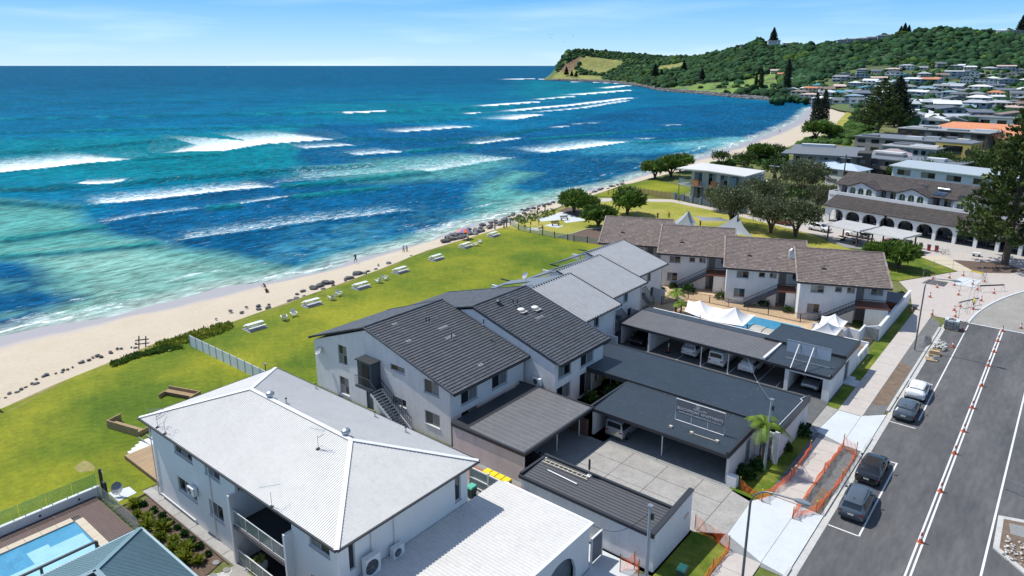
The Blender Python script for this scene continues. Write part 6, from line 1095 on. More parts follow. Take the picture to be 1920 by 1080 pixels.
W0=wheelie((-32.5,36.9,0),R(180),'first yellow-lidded recycling bin beside the rendered carport wall',M_BIN,M_YEL,'yellow-lidded recycling bins against the carport wall')
for k,w_ in enumerate(('second','third','fourth')):cpy(W0,(-31.85+k*.65,36.9,0),f'{w_} yellow-lidded recycling bin from the seaward end',R(180))
wheelie((-27.7,35.0,0)if False else(-32.1,34.6,0),0,'green bin with mint lid behind the white house',M_BIN,M_MINT,'bins');wheelie((-15.5,36.4,.02),.1,'green bin at the foot of the verge lawn',M_BIN,mat('dark_teal_lid',(.01,.09,.08),.4),'bins')
t=thing('panel_fence','white-railed panel fence between the white house and the carport','fence',(-30,35.6,0),world=True)
for k in range(3):x_=-33.2+k*1.95;MB().box(x_+.06,35.6,.1,x_+1.89,35.63,1.7).build('panel',mat('pale_green_panel',(.30,.37,.36),.5),t);MB().box(x_-.05,35.5,0,x_+.05,35.68,1.95).build('post',M_WHITE,t);q=MB();[q.box(x_+.06,35.5,z_,x_+1.89,35.58,z_+.09)for z_ in(.15,.9,1.75)];q.build('rail',M_WHITE,t)
flat('side_yard',[(-51,30.4),(-28.4,30.4),(-28.4,38.4),(-57,38.9),(-57,34)],.014,M_CONCD);flat('brick_strip',[(-38,36.2),(-28.6,36.2),(-28.6,38.3),(-38,38.3)],.02,mat('orange_brick_paving',(.38,.17,.09),.85,var=.3,scale=3))
for x_,y_,l in((-58.6,37.3,'upper'),(-58.9,36.3,'lower')):t=thing('outdoor_chair',f'{l} dark chair by the seaward corner of the white end wall','chair',(x_,y_,0),1.2,group='dark chairs at the block corner');MB().box(-.25,-.25,.42,.25,.25,.46).build('seat',M_BLACK,t);MB().slab([(-.25,.22,.46),(.25,.22,.46),(.25,.34,.95),(-.25,.34,.95)],.03).build('backrest',M_BLACK,t);[MB().box(a-.02,b-.02,0,a+.02,b+.02,.42).build('leg',M_BLACK,t)for a in(-.22,.22)for b in(-.22,.22)]
DK=thing('pool_deck','dark composite deck around the corner swimming pool','deck',(-50,12,0),world=True)
MB().box(-54.4,-2,0,-48,16.3,.2).build('deck_base',M_DARK,DK)
for k in range(46):y_=16.25-k*.145;(MB().box(-54.2,y_-.13,.2,-47.9 if y_>14.6 else-52.75,y_,.235)).build('board',M_TIMBD,DK)
q=MB()
q=MB().box(-54.2,-2,.2,-52.75,9.5,.232).build('deck_boards',M_TIMBD,DK)
CM=MATS['cream_paving'];[MB().box(-52.75,y_,.2,-52.15,y_+.98,.3).build('coping_stone',CM,DK)for y_ in np.arange(-1,14,1.0)];[MB().box(x_,14.05,.2,x_+.98,14.6,.3).build('coping_stone',CM,DK)for x_ in np.arange(-52.15,-46.5,1.0)]
P2=thing('swimming_pool','bright blue corner pool with pale entry steps','swimming pool',(-49,10,0),world=True);MB().box(-52.15,-1,.14,-45,14.04,.205).build('water',M_POOL,P2);pm=mat('pale_pool_step',(.30,.56,.66),.15,var=.12,bump=.5,bscale=3)
for a in((-49.3,12.6,-47.6,13.9),(-50.4,11.9,-49.3,13.9),(-50.9,10.6,-49.3,11.9),(-49.3,8.2,-46.0,12.6)):MB().box(a[0],a[1],.206,a[2],a[3],.212+.004*abs(a[0]+49)).build('step',pm,P2)
PW2=thing('pool_wall','low white wall with small vents along the lawn side of the deck','wall',(-54.5,10,0),world=True);MB().box(-54.75,-4,0,-54.45,16.7,.85).build('wall',M_WHITE,PW2);[MB().lathe((-54.42,y_,.5),[(.07,-.07),(.07,.07)],8).build('vent',M_DARK,PW2)for y_ in(10.0,12.6,15.2)]
t=thing('glass_fence','green tinted glass pool fence standing on the white wall','fence',(-54.9,10,0),world=True)
for k in range(12):y_=-4+k*1.72;MB().box(-54.64,y_+.02,.9,-54.62,y_+1.68,1.95).build('glass_panel',M_GREENF,t);[MB().box(-54.66,y_+o,.85,-54.60,y_+o+.05,.98).build('spigot',M_STEEL,t)for o in(.3,1.3)]
t=thing('glass_fence','clear glass pool fence along the garden bed','fence',(-50,16.5,0),world=True)
for k in range(5):x_=-54.3+k*1.4;MB().box(x_+.02,16.42,.24,x_+1.36,16.44,1.35).build('glass_panel',M_CLEAR,t);[MB().box(x_+o,16.4,.2,x_+o+.05,16.46,.36).build('spigot',M_STEEL,t)for o in(.25,1.05)]
t=thing('outdoor_shower','dark timber outdoor shower post at the corner of the pool deck','shower post',(-54.0,16.75,0));MB().box(-.09,-.09,0,.09,.09,2.5).build('post',M_DARK,t);MB().box(.55,-.08,0,.71,.08,1.6).build('post',M_DARK,t);MB().tube([(0,0,2.35),(.55,.1,2.35)],.02,5).build('shower_arm',M_STEEL,t);MB().beam((0,0,1.5),(.63,0,1.5),.1,.06).build('rail',M_STEEL,t)
flat('stone_pad',[(-54.4,17.2),(-52.6,17.2),(-52.7,18.6),(-54,18.6)],.03,M_CONCN)
TR=thing('teal_roofed_house','house corner with teal ribbed hip roof beside the corner pool','house',(-40,8,0),world=True)
EA=[(-46.5,-3,3.2),(-43.3,13.9,3.2)]
q=MB();e0,e1,e2=Vector((-42.4,3,3.9)),Vector((-42.3,14.6,3.9)),Vector((-28,14.9,3.9));ap=A(440/2.4545,640+1055/2.4545,6.0)
ribbed(q,(-30,14.75,3.9),(-42.2,14.75,3.9),(ap.x,ap.y,6.0),(-34,ap.y,6.0),.16,.028);ribbed(q,(-42.2,14.75,3.9),(-42.2,0,3.9),(ap.x,2,6.0),(ap.x,ap.y,6.0),.16,.028);ribbed(q,(-42.2,0,3.9),(-30,0,3.9),(-34,ap.y-3,6.0),(ap.x,ap.y-3,6.0),.16,.028);rf=q.build('roof',M_TEAL,TR)
q=MB();q.beam((-42.2,14.75,3.96),(ap.x,ap.y,6.06),.3,.03);q.beam((ap.x,ap.y,6.06),(-34,ap.y,6.06),.3,.03);q.beam((ap.x,ap.y,6.06),(ap.x,2,6.06),.3,.03);q.build('ridge_capping',mat('teal_cap',(.16,.26,.30),.45),rf);q=MB();q.box(-42.35,0,3.74,-42.22,14.9,3.88);q.box(-42.2,14.78,3.74,-30,14.92,3.88);q.build('gutter',mat('pale_teal_trim',(.30,.42,.46),.5),rf)
facade(TR,(-41.7,14.2),(-41.7,0),0,3.7,[(2,5,.8,2.6,'w',(3,1))],M_WALL)if False else MB().box(-41.6,.2,0,-30,14.2,3.7).build('wall',M_WALL,TR)
q=MB();q.tube([(-47.0,10.0,.3),(-47.0,10.0,1.3),(-46.3,8.5,1.3)],.06,6)
t=thing('pergola_beam','dark beam and post frame between the pool and the teal roof','beam',(-46,10,0),world=True);a_,b2=A(180,1015,2.6),A(30,1085,2.6);MB().beam(a_,b2,.14,.14).build('beam',M_SLATE,t);MB().box(a_.x-.09,a_.y-.09,.2,a_.x+.09,a_.y+.09,2.6).build('post',M_SLATE,t);c_=A(76,1062,2.6);MB().box(c_.x-.07,c_.y-.07,.2,c_.x+.07,c_.y+.07,2.53).build('post',M_SLATE,t)
GB=flat('garden_bed',[(-51.6,16.6),(-51.4,18.9),(-40.2,18.75),(-39.6,16.9)],.03,M_MULCH);flat('garden_strip',[(-57,15.0),(-57,19.0),(-52.2,19.0),(-51.5,16.7),(-54.4,16.6)],.016,M_LAWN);flat('garden_strip',[(-57.2,18.9),(-57.2,20.4),(-52.7,20.4),(-52.7,18.9)],.018,M_LAWN)
q=MB();q.beam((-52,18.95,.05),(-39.6,18.8,.05),.06,.08);q.beam((-52,18.95,.05),(-51.7,16.6,.05),.06,.08);q.build('timber_edging',M_TIMBD,GB)
SPth=base('side_path',-52.6,18.95,-38.0,20.1,-.01,M_CONCD)
xs_=[-52.6,-50.2,-47.6,-45.2,-43.0,-40.8,-38.2]
for a,b in zip(xs_,xs_[1:]):MB().box(a+.02,18.97,-.05,b-.02,19.68 if False else 19.68,.03).build('concrete_slab',M_CONC,SPth)
MB().prism([(-39.2,16.6),(-28,16.6),(-28,19.15),(-39.2,19.15)],-.05,.026).build('concrete_slab',M_CONC,SPth)
t=struct(flat('white_pebbles',[(-39.8,17.0),(-38.9,18.7),(-38.0,17.6),(-38.6,15.6),(-40,15.6)],.04,mat('white_pebbles',(.66,.66,.65),.9,var=.5,scale=9,bump=.8,bscale=30)))
for k,(x_,y_)in enumerate(((395,1075),(420,1064),(400,1050))):p=A(x_+5,y_+6);tag(MB().prism([(p.x+.27*math.cos(a),p.y+.22*math.sin(a))for a in np.arange(0,6.2,.5)],.03,.08).build('stepping_stone',M_CONCD),('stepping stone nearest the path on the white pebbles','stepping stone in the middle of the white pebbles','stepping stone touching the garden bed')[k],'stepping stone','round stepping stones')
def lbench(x,y,rot,lab):
 t=thing('timber_planter_bench',lab,'bench',(x,y,0),rot,group='L-shaped timber planter benches');[MB().box(-2.0,.52,.04+k*.15,2.0,.62,.17+k*.15).build('board',M_TIMB,t)for k in range(5)];[MB().box(1.9,-.8,.04+k*.15,2.0,.51,.17+k*.15).build('board',M_TIMB,t)for k in range(5)]
 [MB().box(-1.9,-.1+k*.15,.38,1.88,.03+k*.15,.43).build('seat_slat',M_TIMB,t)for k in range(4)];MB().box(-1.85,-.05,0,1.85,.45,.375).build('seat_base',mat('dark_timber',(.16,.10,.06),.8),t);MB().box(-2.0,-.8,.0,-1.9,.5,.45).build('end_board',M_TIMB,t)
lbench(-63.5,22.6,R(195),'timber planter bench beside the white-edged deck steps');lbench(-66.0,28.7,R(20),'timber planter bench farther out on the lawn')
TD=thing('timber_deck','golden timber deck at the seaward corner of the white house','deck',(-55,21,0),world=True)
for k in range(26):MB().box(-58.5+k*.27,20.2+.0,.3,-58.25+k*.27,24.4,.34).build('board',M_TIMB,TD)
MB().box(-58.5,20.16,0,-51.3,20.19,.33).build('fascia',mat('dark_timber',(.16,.10,.06),.8),TD)
ws=thing('white_steps','white-painted slatted steps wrapping the deck corner','steps',(-60,22,0),world=True);k_=0
for k in range(4):MB().box(-59.0-k*.45,20.6+k*.5,.02,-58.55-k*.45+.0,26.5,.3-k*.07).build('tread',M_WHITE,ws)
for k in range(5):MB().box(-60.8+k*.02,22.3+k*.62,.2,-58.6,22.4+k*.62,.305).build('tread_edge',M_CONCD,ws)
PF=thing('panel_fence','pale grey panel fence dividing the lawn','fence',(-71,36,0),world=True)
for k in range(11):x_=-78.4+k*1.5;MB().box(x_+.02,36.0,0,x_+1.48,36.05,1.35).build('panel',mat('pale_blue_grey_panel',(.62,.67,.70),.6,var=.06),PF);MB().box(x_-.03,35.97,0,x_+.03,36.08,1.4).build('post',M_STEEL,PF)
LB=thing('lawn_light','small dark lamp post on the lawn behind the panel fence','lamp',(-64.7,37.4,0));MB().tube([(0,0,0),(0,0,1.0)],.05,6).build('post',M_BLACK,LB);MB().box(-.1,-.1,1.0,.25,.1,1.1).build('lamp_head',M_STEEL,LB)
M_TBL=mat('white_table_paint',(.66,.70,.68),.5,var=.1)
def picnic():
 t=thing('picnic_table','x','picnic table',(0,0,0),0,'white picnic tables along the beach lawn')
 MB().box(-1.3,-1.0,0,1.3,1.0,.05).build('concrete_pad',M_CONCD,t);[MB().box(-1.15,-.36+k*.25,.72,1.15,-.14+k*.25,.76).build('top_plank',M_TBL,t)for k in range(3)]
 for s in(-1,1):MB().box(-1.15,s*.72-.13,.42,1.15,s*.72+.13,.46).build('bench',M_TBL,t)
 for s in(-.8,.8):q=MB();q.beam((s,-.75,.38),(s,.75,.38),.06,.06);q.beam((s,-.3,.7),(s,-.55,.05),.06);q.beam((s,.3,.7),(s,.55,.05),.06);q.beam((s,-.3,.69),(s,.35,.69),.05);q.build('leg_frame',M_STEEL,t)
 return t
PT=picnic();tl=['picnic table nearest the camera, beside the pale panel fence','second picnic table from the panel fence','third picnic table from the panel fence','fourth picnic table from the panel fence, tipped edge-on','fifth picnic table, alone in the middle of the beach lawn','picnic table next to the striped beach umbrella','farthest picnic table, before the glass park fence']
for k,((x,y),l)in enumerate(zip(((-77.6,44.0),(-79.7,54.0),(-80.6,63.4),(-82.2,72.7),(-83.2,81.8),(-85.0,91.2),(-86.7,100.9)),tl)):
 if k==0:PT.location=(x,y,.0);PT.rotation_euler.z=R(88);PT['label']=l
 else:dup(PT,(x,y,.0),R(86+k*1.5),l)
def adir():
 t=thing('garden_chair','x','chair',(0,0,0),0,'white slatted chairs along the beach lawn')
 for k in range(5):MB().slab([(-.26+k*.105,-.3,.40),(-.17+k*.105,-.3,.40),(-.17+k*.105,.22,.28),(-.26+k*.105,.22,.28)],.025).build('seat_slat',M_WHITE,t);MB().slab([(-.26+k*.105,.2,.28),(-.17+k*.105,.2,.28),(-.17+k*.105,.5,.98-.03*abs(k-2)),(-.26+k*.105,.5,.98-.03*abs(k-2))],.025).build('back_slat',M_WHITE,t)
 for s in(-1,1):MB().box(s*.36-.06,-.42,.56,s*.36+.06,.35,.59).build('armrest',M_WHITE,t);MB().box(s*.34-.03,-.38,0,s*.34+.03,-.3,.56).build('leg',M_WHITE,t);MB().beam((s*.34,.2,.56),(s*.34,.4,0),.06).build('leg',M_WHITE,t)
 return t
AD0=adir();cl=['left chair of the white pair nearest the camera','right chair of the white pair nearest the camera','left chair of the second white pair along the lawn','right chair of the second white pair along the lawn','left chair of the third white pair along the lawn','right chair of the third white pair along the lawn','left chair of the white pair by the beach umbrella','right chair of the white pair by the beach umbrella']
for k,((x,y),l)in enumerate(zip(((-77.4,48.1),(-77.6,49.7),(-79.4,57.1),(-79.9,58.8),(-80.5,66.6),(-80.7,68.2),(-84.2,93.0),(-85.0,95.0)),cl)):
 r=R(60)if k%2 else R(-120)
 if k==0:AD0 .location=(x,y,0);AD0 .rotation_euler.z=r;AD0['label']=l
 else:dup(AD0,(x,y,0),r+k*.2,l)
UM=thing('beach_umbrella','orange and blue panelled beach umbrella at the lawn edge','umbrella',(-89.6,95.5,-.3));q0=MB().tube([(0,0,0),(0,0,2.3)],.025,6).build('pole',M_WHITE,UM)
for k in range(8):a,b=k*math.pi/4,(k+1)*math.pi/4;q=MB();q.v+=[(0,0,2.35)]+[(r*math.cos(c),r*math.sin(c),z)for r,z in((.7,2.2),(1.25,1.8))for c in(a,(a+b)/2,b)];[q.face(f)for f in((0,1,2),(0,2,3),(1,4,5,2),(2,5,6,3))];q.build('canopy_panel',M_ORNG if k%2 else mat('umbrella_blue',(.13,.17,.42),.7),UM,3.2)
t=thing('park_glass_fence','post and clear glass fence closing the end of the beach lawn','fence',(-80,107.4,0),world=True);fp_=[(-92.8,112.5),(-90.5,110.8),(-86.2,108.1),(-82.8,107.6),(-79.6,107.4),(-76.6,107.2),(-73.5,107.2),(-72.0,107.1),(-69.5,107.9),(-66,108.2)]
for a,b in zip(fp_,fp_[1:]):MB().box(a[0]-.06,a[1]-.06,0,a[0]+.06,a[1]+.06,1.25).build('post',M_DARK,t);MB().beam((a[0]+.1,a[1],.62),(b[0]-.1,b[1],.62),.012,1.0).build('glass_panel',M_CLEAR,t)
def pbench(x,y,r,lab):
 t=thing('park_bench',lab,'bench',(x,y,.02),r,group='timber park benches');[MB().box(-.9,-.25+k*.14,.42,.9,-.14+k*.14,.46).build('seat_slat',M_TIMBD,t)for k in range(4)];[MB().slab([(-.9,.3+k*.03,.55+k*.14),(.9,.3+k*.03,.55+k*.14),(.9,.33+k*.03,.66+k*.14),(-.9,.33+k*.03,.66+k*.14)],.03).build('back_slat',M_TIMBD,t)for k in range(3)];[MB().box(s-.04,-.2,0,s+.04,.3,.42).build('leg',M_BLACK,t)for s in(-.7,.7)]
pbench(-82.6,116.0,R(60),'park bench on its own concrete pad near the picnickers');pbench(-84.3,121.6,R(60),'park bench on the paved apron near the pandanus');pbench(-88.6,107.9,R(40),'park bench behind the picnickers by the glass fence')if False else None
for x_,y_ in(G((1100,415),(1104,418),(1108,413))):t=thing('timber_bollard',{1100:'leftmost',1104:'middle',1108:'rightmost'}[round(proj(x_,y_,0)[0])]+' timber bollard in the mulch bed behind the glass fence','bollard',(x_,y_,0),group='timber bollards in the mulch bed');t=MB().box(-.08,-.08,0,.08,.08,1.1).build('post',M_TIMBD,t)
for k,(px,py)in enumerate(((928,428),(945,430),(950,428),(1008,400),(1022,395))):
 p=A(px,py,-.2);t=thing('beach_post',['weathered post on the rock wall, seaward one','weathered post on the rock wall, middle one','weathered post on the rock wall beside the grass','thin post beyond the picnickers at the water edge','farthest thin post at the water edge'][k],'post',(p.x,p.y,-.4),group='posts on the rock wall');MB().box(-.09,-.09,0,.09,.09,1.7).build('post',M_TIMBD,t)
SG=thing('beach_sign','leaning dark timber frame at the top of the beach','sign frame',tuple(A(268,655,-.5)),.6);[MB().beam((x_,0,0),(x_+.25,0,1.7),.1).build('post',M_DARK,SG)for x_ in(-.5,.35)];[MB().beam((-.8,0,z_),(.9,.0,z_+.25),.08,.12).build('rail',M_DARK,SG)for z_ in(.6,1.1)]
t=thing('beach_post','short dark post at the left edge of the lawn','post',(-76.9,16.3,-.1));MB().box(-.12,-.12,0,.12,.12,1.3).build('post',M_DARK,t)
def boulder(p,r,lab,seed,grp='rocks along the lawn edge',sq=.55):
 q=MB();q.tn=random.uniform(.8,1.5);q.blob((0,0,0),r*.62,2,.16,seed,(1.3,.85,sq));o=q.build('rock',M_ROCK);o.location=p;o.rotation_euler=(0,0,seed*1.7);return tag(o,lab,'rock',grp)
rd=random.Random(21);n_=0;RK=[]
for(px,py,r)in((432,583,.5),(453,586,.45),(462,576,.35),(484,574,.55),(485,580,.5),(503,578,.75),(504,571,.3),(533,573,.4),(545,565,.7),(556,561,.8),(570,556,.45),(557,552,.5),(568,546,.6),(588,541,1.0),(600,536,1.0),(611,531,1.0),(622,530,.8),(607,543,.6),(625,536,.6),(655,523,1.1),(648,527,.5),(670,514,1.2),(684,513,.7),(690,509,.5),(729,494,.7),(705,505,.5),(771,480,.4),(408,608,.5),(424,606,.4),(405,598,.3)):RK.append((px,py,r,'lawn'))
for k in range(46):u=k/45;px=838+u*160;RK.append((px+rd.uniform(-4,4),452-u*62+rd.uniform(-7,4)+4*math.sin(u*3),rd.uniform(.7,1.25)*(1.15-u*.4),'wall'))
for k in range(26):u=k/25;RK.append((1000+u*165+rd.uniform(-3,3),392-u*46+rd.uniform(-2,2),rd.uniform(.6,1.1),'far'))
for k in range(30):u=k/29;RK.append((-10+u*270+rd.uniform(-6,6),753-u*104-8*math.sin(u*3.1)+rd.uniform(-6,2),rd.uniform(.18,.42),'near'))
L_R={'lawn':'grey rock among the loose rocks between sand and beach lawn','wall':'dark boulder in the rock wall beyond the umbrella','far':'dark boulder along the waterline below the pandanus','near':'grey rock in the row edging the nearest lawn'}
LMK=[(20,'the left picture edge'),(80,'the left end of the nearest lawn'),(150,'the middle of the nearest lawn'),(215,'the creeping plants'),(270,'the leaning timber frame'),(440,'the first picnic table'),(505,'the sitting person on the sand'),(553,'the first pair of chairs'),(592,'the second picnic table'),(618,'the second pair of chairs'),(665,'the third picnic table'),(710,'the child in turquoise'),(770,'the strolling couple'),(845,'the two standing people'),(872,'the striped umbrella'),(900,'the last pair of chairs'),(928,'the farthest picnic table'),(955,'the weathered posts'),(985,'the glass fence end'),(1015,'the picnickers'),(1045,'the paved apron'),(1085,'the nearest pandanus'),(1125,'the pandanus trunks'),(1160,'the dark rail fence')]
near_=[min(range(len(LMK)),key=lambda i:abs(LMK[i][0]-r_[0]))for r_ in RK];RL=[];OW=['first','second','third','fourth','fifth','sixth','seventh','eighth','ninth','tenth','eleventh','twelfth','thirteenth','fourteenth']
for k,r_ in enumerate(RK):
 sm_=sorted([j for j in range(len(RK))if near_[j]==near_[k]],key=lambda j:RK[j][0]);RL.append(f"{OW[min(13, sm_.index(k))]} rock from the left by {LMK[near_[k]][1]}, {'dark boulder' if r_[2] > .6 else 'small grey stone'}")
for k,(px,py,r,g)in enumerate(RK):p=A(px,py,-.45 if g!='far' else-.8);o=boulder((p.x,p.y,p.z+r*.1),r*(1.0 if g in('wall','far')else 1),RL[k],k,{'lawn':'loose rocks between sand and lawn','wall':'boulders of the rock wall','far':'boulders below the pandanus','near':'rocks edging the nearest lawn'}[g],.6)
def shelter(loc,rot,lab,w=7.0,d=6.0):
 t=thing('picnic_shelter',lab,'shelter',loc,rot,group='white-roofed picnic shelters');q=MB();ribbed(q,(-w/2,-d/2,3.05),(w/2,-d/2,3.05),(w/2,d/2,3.3),(-w/2,d/2,3.3),.35,.05,.3);r=q.build('roof',M_ROOFW,t);q=MB();q.box(-w/2,-d/2-.08,2.9,w/2,-d/2-.01,3.08);q.box(w/2+.01,-d/2,2.95,w/2+.08,d/2,3.3);q.build('fascia',M_WHITE,r)
 for a in(-w/2+.6,w/2-.6):
  for b in(-d/2+.5,d/2-.5):MB().box(a-.1,b-.1,0,a+.1,b+.1,2.98).build('post',mat('brown_post',(.11,.065,.045),.7),t)
 for s in(-1.3,1.3):MB().box(s-.9,-.35,.7,s+.9,.35,.75).build('table_top',M_DARK,t);MB().box(s-.9,-.85,.4,s+.9,-.55,.45).build('bench',M_DARK,t);MB().box(s-.9,.55,.4,s+.9,.85,.45).build('bench',M_DARK,t);MB().box(s-.1,-.7,0,s+.1,.7,.4).build('leg',M_BLACK,t)
shelter((-31.6,139.6,.03),R(-18),'first picnic shelter, in front of the white utility');shelter((-24.3,138.2,.03),R(-18),'second picnic shelter, nearer the red bins')
flat('shelter_paving',[(-36,141.5),(-21,141.8),(-19.5,136.6),(-31,134.6),(-35,138)],.035,M_CONCD)
wheelie((-20.2,142.3,.04),.2,'dark grey bin beside the two red bins',M_DARK,M_DARK,'bins in the cafe street');wheelie((-18.8,141.7,.04),.2,'red bin in the middle of the cafe bins',M_RED,M_DARK,'bins in the cafe street');wheelie((-17.6,141.7,.04),.2,'red bin nearest the parked bicycles',M_RED,M_DARK,'bins in the cafe street')
def bike(loc,rot,lab):
 t=thing('bicycle',lab,'bicycle',loc,rot,group='bicycles parked by the red bins')
 for s in(-.52,.52):w_=MB().tube([(s+.33*math.cos(a),0,.34+.33*math.sin(a))for a in np.arange(0,6.5,.4)],.02,5,False).build('wheel',M_RUB,t);q=MB();[q.beam((s,0,.34),(s+.32*math.cos(a),0,.34+.32*math.sin(a)),.006)for a in np.arange(0,6.2,.7)];q.build('spokes',M_STEEL,w_)
 q=MB();[q.tube([a,b],.018,5)for a,b in(((-.52,0,.34),(-.1,0,.3)),((-.1,0,.3),(-.22,0,.85)),((-.2,0,.75),(.38,0,.8)),((-.1,0,.3),(.38,0,.78)),((-.52,0,.34),(-.2,0,.75)),((.52,0,.34),(.36,0,.95)))];q.build('frame',M_STEEL,t);MB().box(-.34,-.06,.86,-.1,.06,.91).build('saddle',M_BLACK,t);MB().tube([(.34,-.27,1.0),(.36,0,.97),(.34,.27,1.0)],.015,5).build('handlebar',M_BLACK,t)
bike((-16.9,140.7,.04),.3,'bicycle leaning nearest the red bin');bike((-15.9,140.3,.04),.9,'bicycle standing on the outer side')
t=thing('works_trolley','small white trolley on the paving left of the big pine','trolley',(-11.6,142.5,.04));MB().box(-.6,-.4,.35,.6,.4,.6).build('tray',M_WHITE,t);[MB().tube([(a,b,.18),(a,b+.06,.18)],.18,10).build('wheel',M_BLACK,t)for a in(-.4,.4)for b in(-.45,.4)];MB().tube([(.6,0,.5),(1.0,0,1.0)],.02,5).build('handle',M_STEEL,t)
sail('park_sail','grey sail with tall peak on the seaward side of the play area',[P_(1250,425,1.5),P_(1292,395,4.8),P_(1306,418,2.8),P_(1304,432,1.8)],P_(1289,400,4.6),M_SAILG,[P_(1289,395,4.8)],grp='grey shade sails in the park')
def trisail(lab,pts,m,posts=()):
 t=thing('park_sail',lab,'shade sail',pts[0],group='grey shade sails in the park');o=Vector(pts[0]);q=MB();a,b,c=[Vector(p)-o for p in pts[:3]];d=Vector(pts[3])-o if len(pts)>3 else None;n=8
 if d is None:d=c
 g={}
 for i in range(n+1):
  for j in range(n+1):u,v=i/n,j/n;p=a.lerp(b,u).lerp(d.lerp(c,u),v);cc=(a+b+c+d)/4;k=.22*(math.sin(math.pi*u)*(1-math.sin(math.pi*v))+math.sin(math.pi*v)*(1-math.sin(math.pi*u)));p=p.lerp(cc,k*.8);g[i,j]=len(q.v);q.v.append(tuple(p))
 for i in range(n):
  for j in range(n):q.face((g[i,j],g[i+1,j],g[i+1,j+1],g[i,j+1]))
 q.build('fabric',m,t,3.2)
 for p in posts:p=Vector(p)-o;MB().tube([(p.x,p.y,-o.z),(p.x,p.y,p.z)],.12,8).build('post',M_DARK,t)
trisail('flat grey sail linking the two peaked park sails',[P_(1300,405,3.5),P_(1352,408,3.2),P_(1380,416,2.4),P_(1312,414,2.8)],M_SAILG,[P_(1313,418,3.2)]);trisail('large grey sail with tall peak beside the park trees',[P_(1330,430,1.5),P_(1384,402,5.0),P_(1412,445,1.5),P_(1384,440,1.6)],M_SAILG,[P_(1384,402,5.1)])
t=thing('timber_fence','golden timber batten fence between path and reserve grass','fence',(-85,159,0),world=True);a_,b2=Vector((-92.2,160.2)),Vector((-77.2,158.8))
for k in range(13):c=a_.lerp(b2,k/12);MB().box(c.x-.06,c.y-.06,0,c.x+.06,c.y+.06,1.75).build('post',M_TIMB,t)
for z_ in np.arange(.12,1.6,.15):
 MB().beam((a_.x,a_.y-.08,z_),(b2 .x,b2 .y-.08,z_),.02,.11).build('board',M_TIMB,t)
t=thing('dark_fence','dark post and rail fence by the beach access ramp','fence',(-94,152,0),world=True);f_=G((1140,366),(1150,363),(1160,358),(1170,352),(1168,345));[MB().box(x_-.07,y_-.07,0,x_+.07,y_+.07,1.3).build('post',M_DARK,t)for x_,y_ in f_];[MB().beam((*a,z_),(*b,z_),.04,.1).build('rail',M_DARK,t)for a,b in zip(f_,f_[1:])for z_ in(.5,1.1)]
F2=lambda loc,rot:Matrix.Translation(loc)@Matrix.Rotation(rot,4,'Z')
AR=thing('arcade','long white arcade of cafe arches under dark brown tiled roofs','building',(-40.9,156.4,0),R(-14.5));W_=45.0
ops=[(1.0+k*3.55,3.95+k*3.55,0,2.85,'a',None,1.0,None,'open')for k in range(12)]
q=MB();wall(q,(0,0),(W_,0),0,3.35,ops,.45);wall(q,(0,5),(0,0),0,3.35,[(1.2,3.8,0,2.6,'a',None,.9)],.4);q.build('arch_wall',M_WHITE,AR)
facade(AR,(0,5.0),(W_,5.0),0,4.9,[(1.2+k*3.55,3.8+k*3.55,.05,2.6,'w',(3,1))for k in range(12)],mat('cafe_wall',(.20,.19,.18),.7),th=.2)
MB().box(.2,.4,.0,W_,4.9,.06).build('walkway_floor',M_CONCD,AR)
facade(AR,(-2.5,14),(-2.5,5),0,5.6,[(2,3,.3,2.2,'a',None,.4)],M_WHITE);facade(AR,(-2.5,5.0),(0,5.0),0,5.6,(),M_WHITE)
s=MB();s.slab([(-.5,-.5,3.35),(W_,-.5,3.35),(W_,4.8,5.1),(-.5,4.8,5.1)],.1);r=s.build('lower_roof',M_DARK,AR);q=MB();tiled(q,(-.5,-.5,3.35),(W_,-.5,3.35),(W_,4.8,5.1),(-.5,4.8,5.1),.5,.38,.05,3,.2,.03);q.build('roof_tiles',M_TILEK,r,kind='stuff')
MB().box(-2.4,4.85,4.95,W_,5.05,5.75).build('terrace_wall',M_WHITE,AR);facade(AR,(-2.4,8.2),(W_,8.2),4.9,7.0,[(1+k*2.1,2.3+k*2.1,5.0,6.8,'w',(2,1))for k in range(20)],M_WALLG)
s=MB();s.slab([(-2.6,7.2,6.9),(W_,7.2,6.9),(W_,13,9.3),(-2.6,13,9.3)],.1);s.slab([(W_,19,6.9),(-2.6,19,6.9),(-2.6,13,9.3),(W_,13,9.3)],.1);r=s.build('upper_roof',M_DARK,AR);q=MB();tiled(q,(-2.6,7.2,6.9),(W_,7.2,6.9),(W_,13,9.3),(-2.6,13,9.3),.5,.38,.05,4,.2,.03)
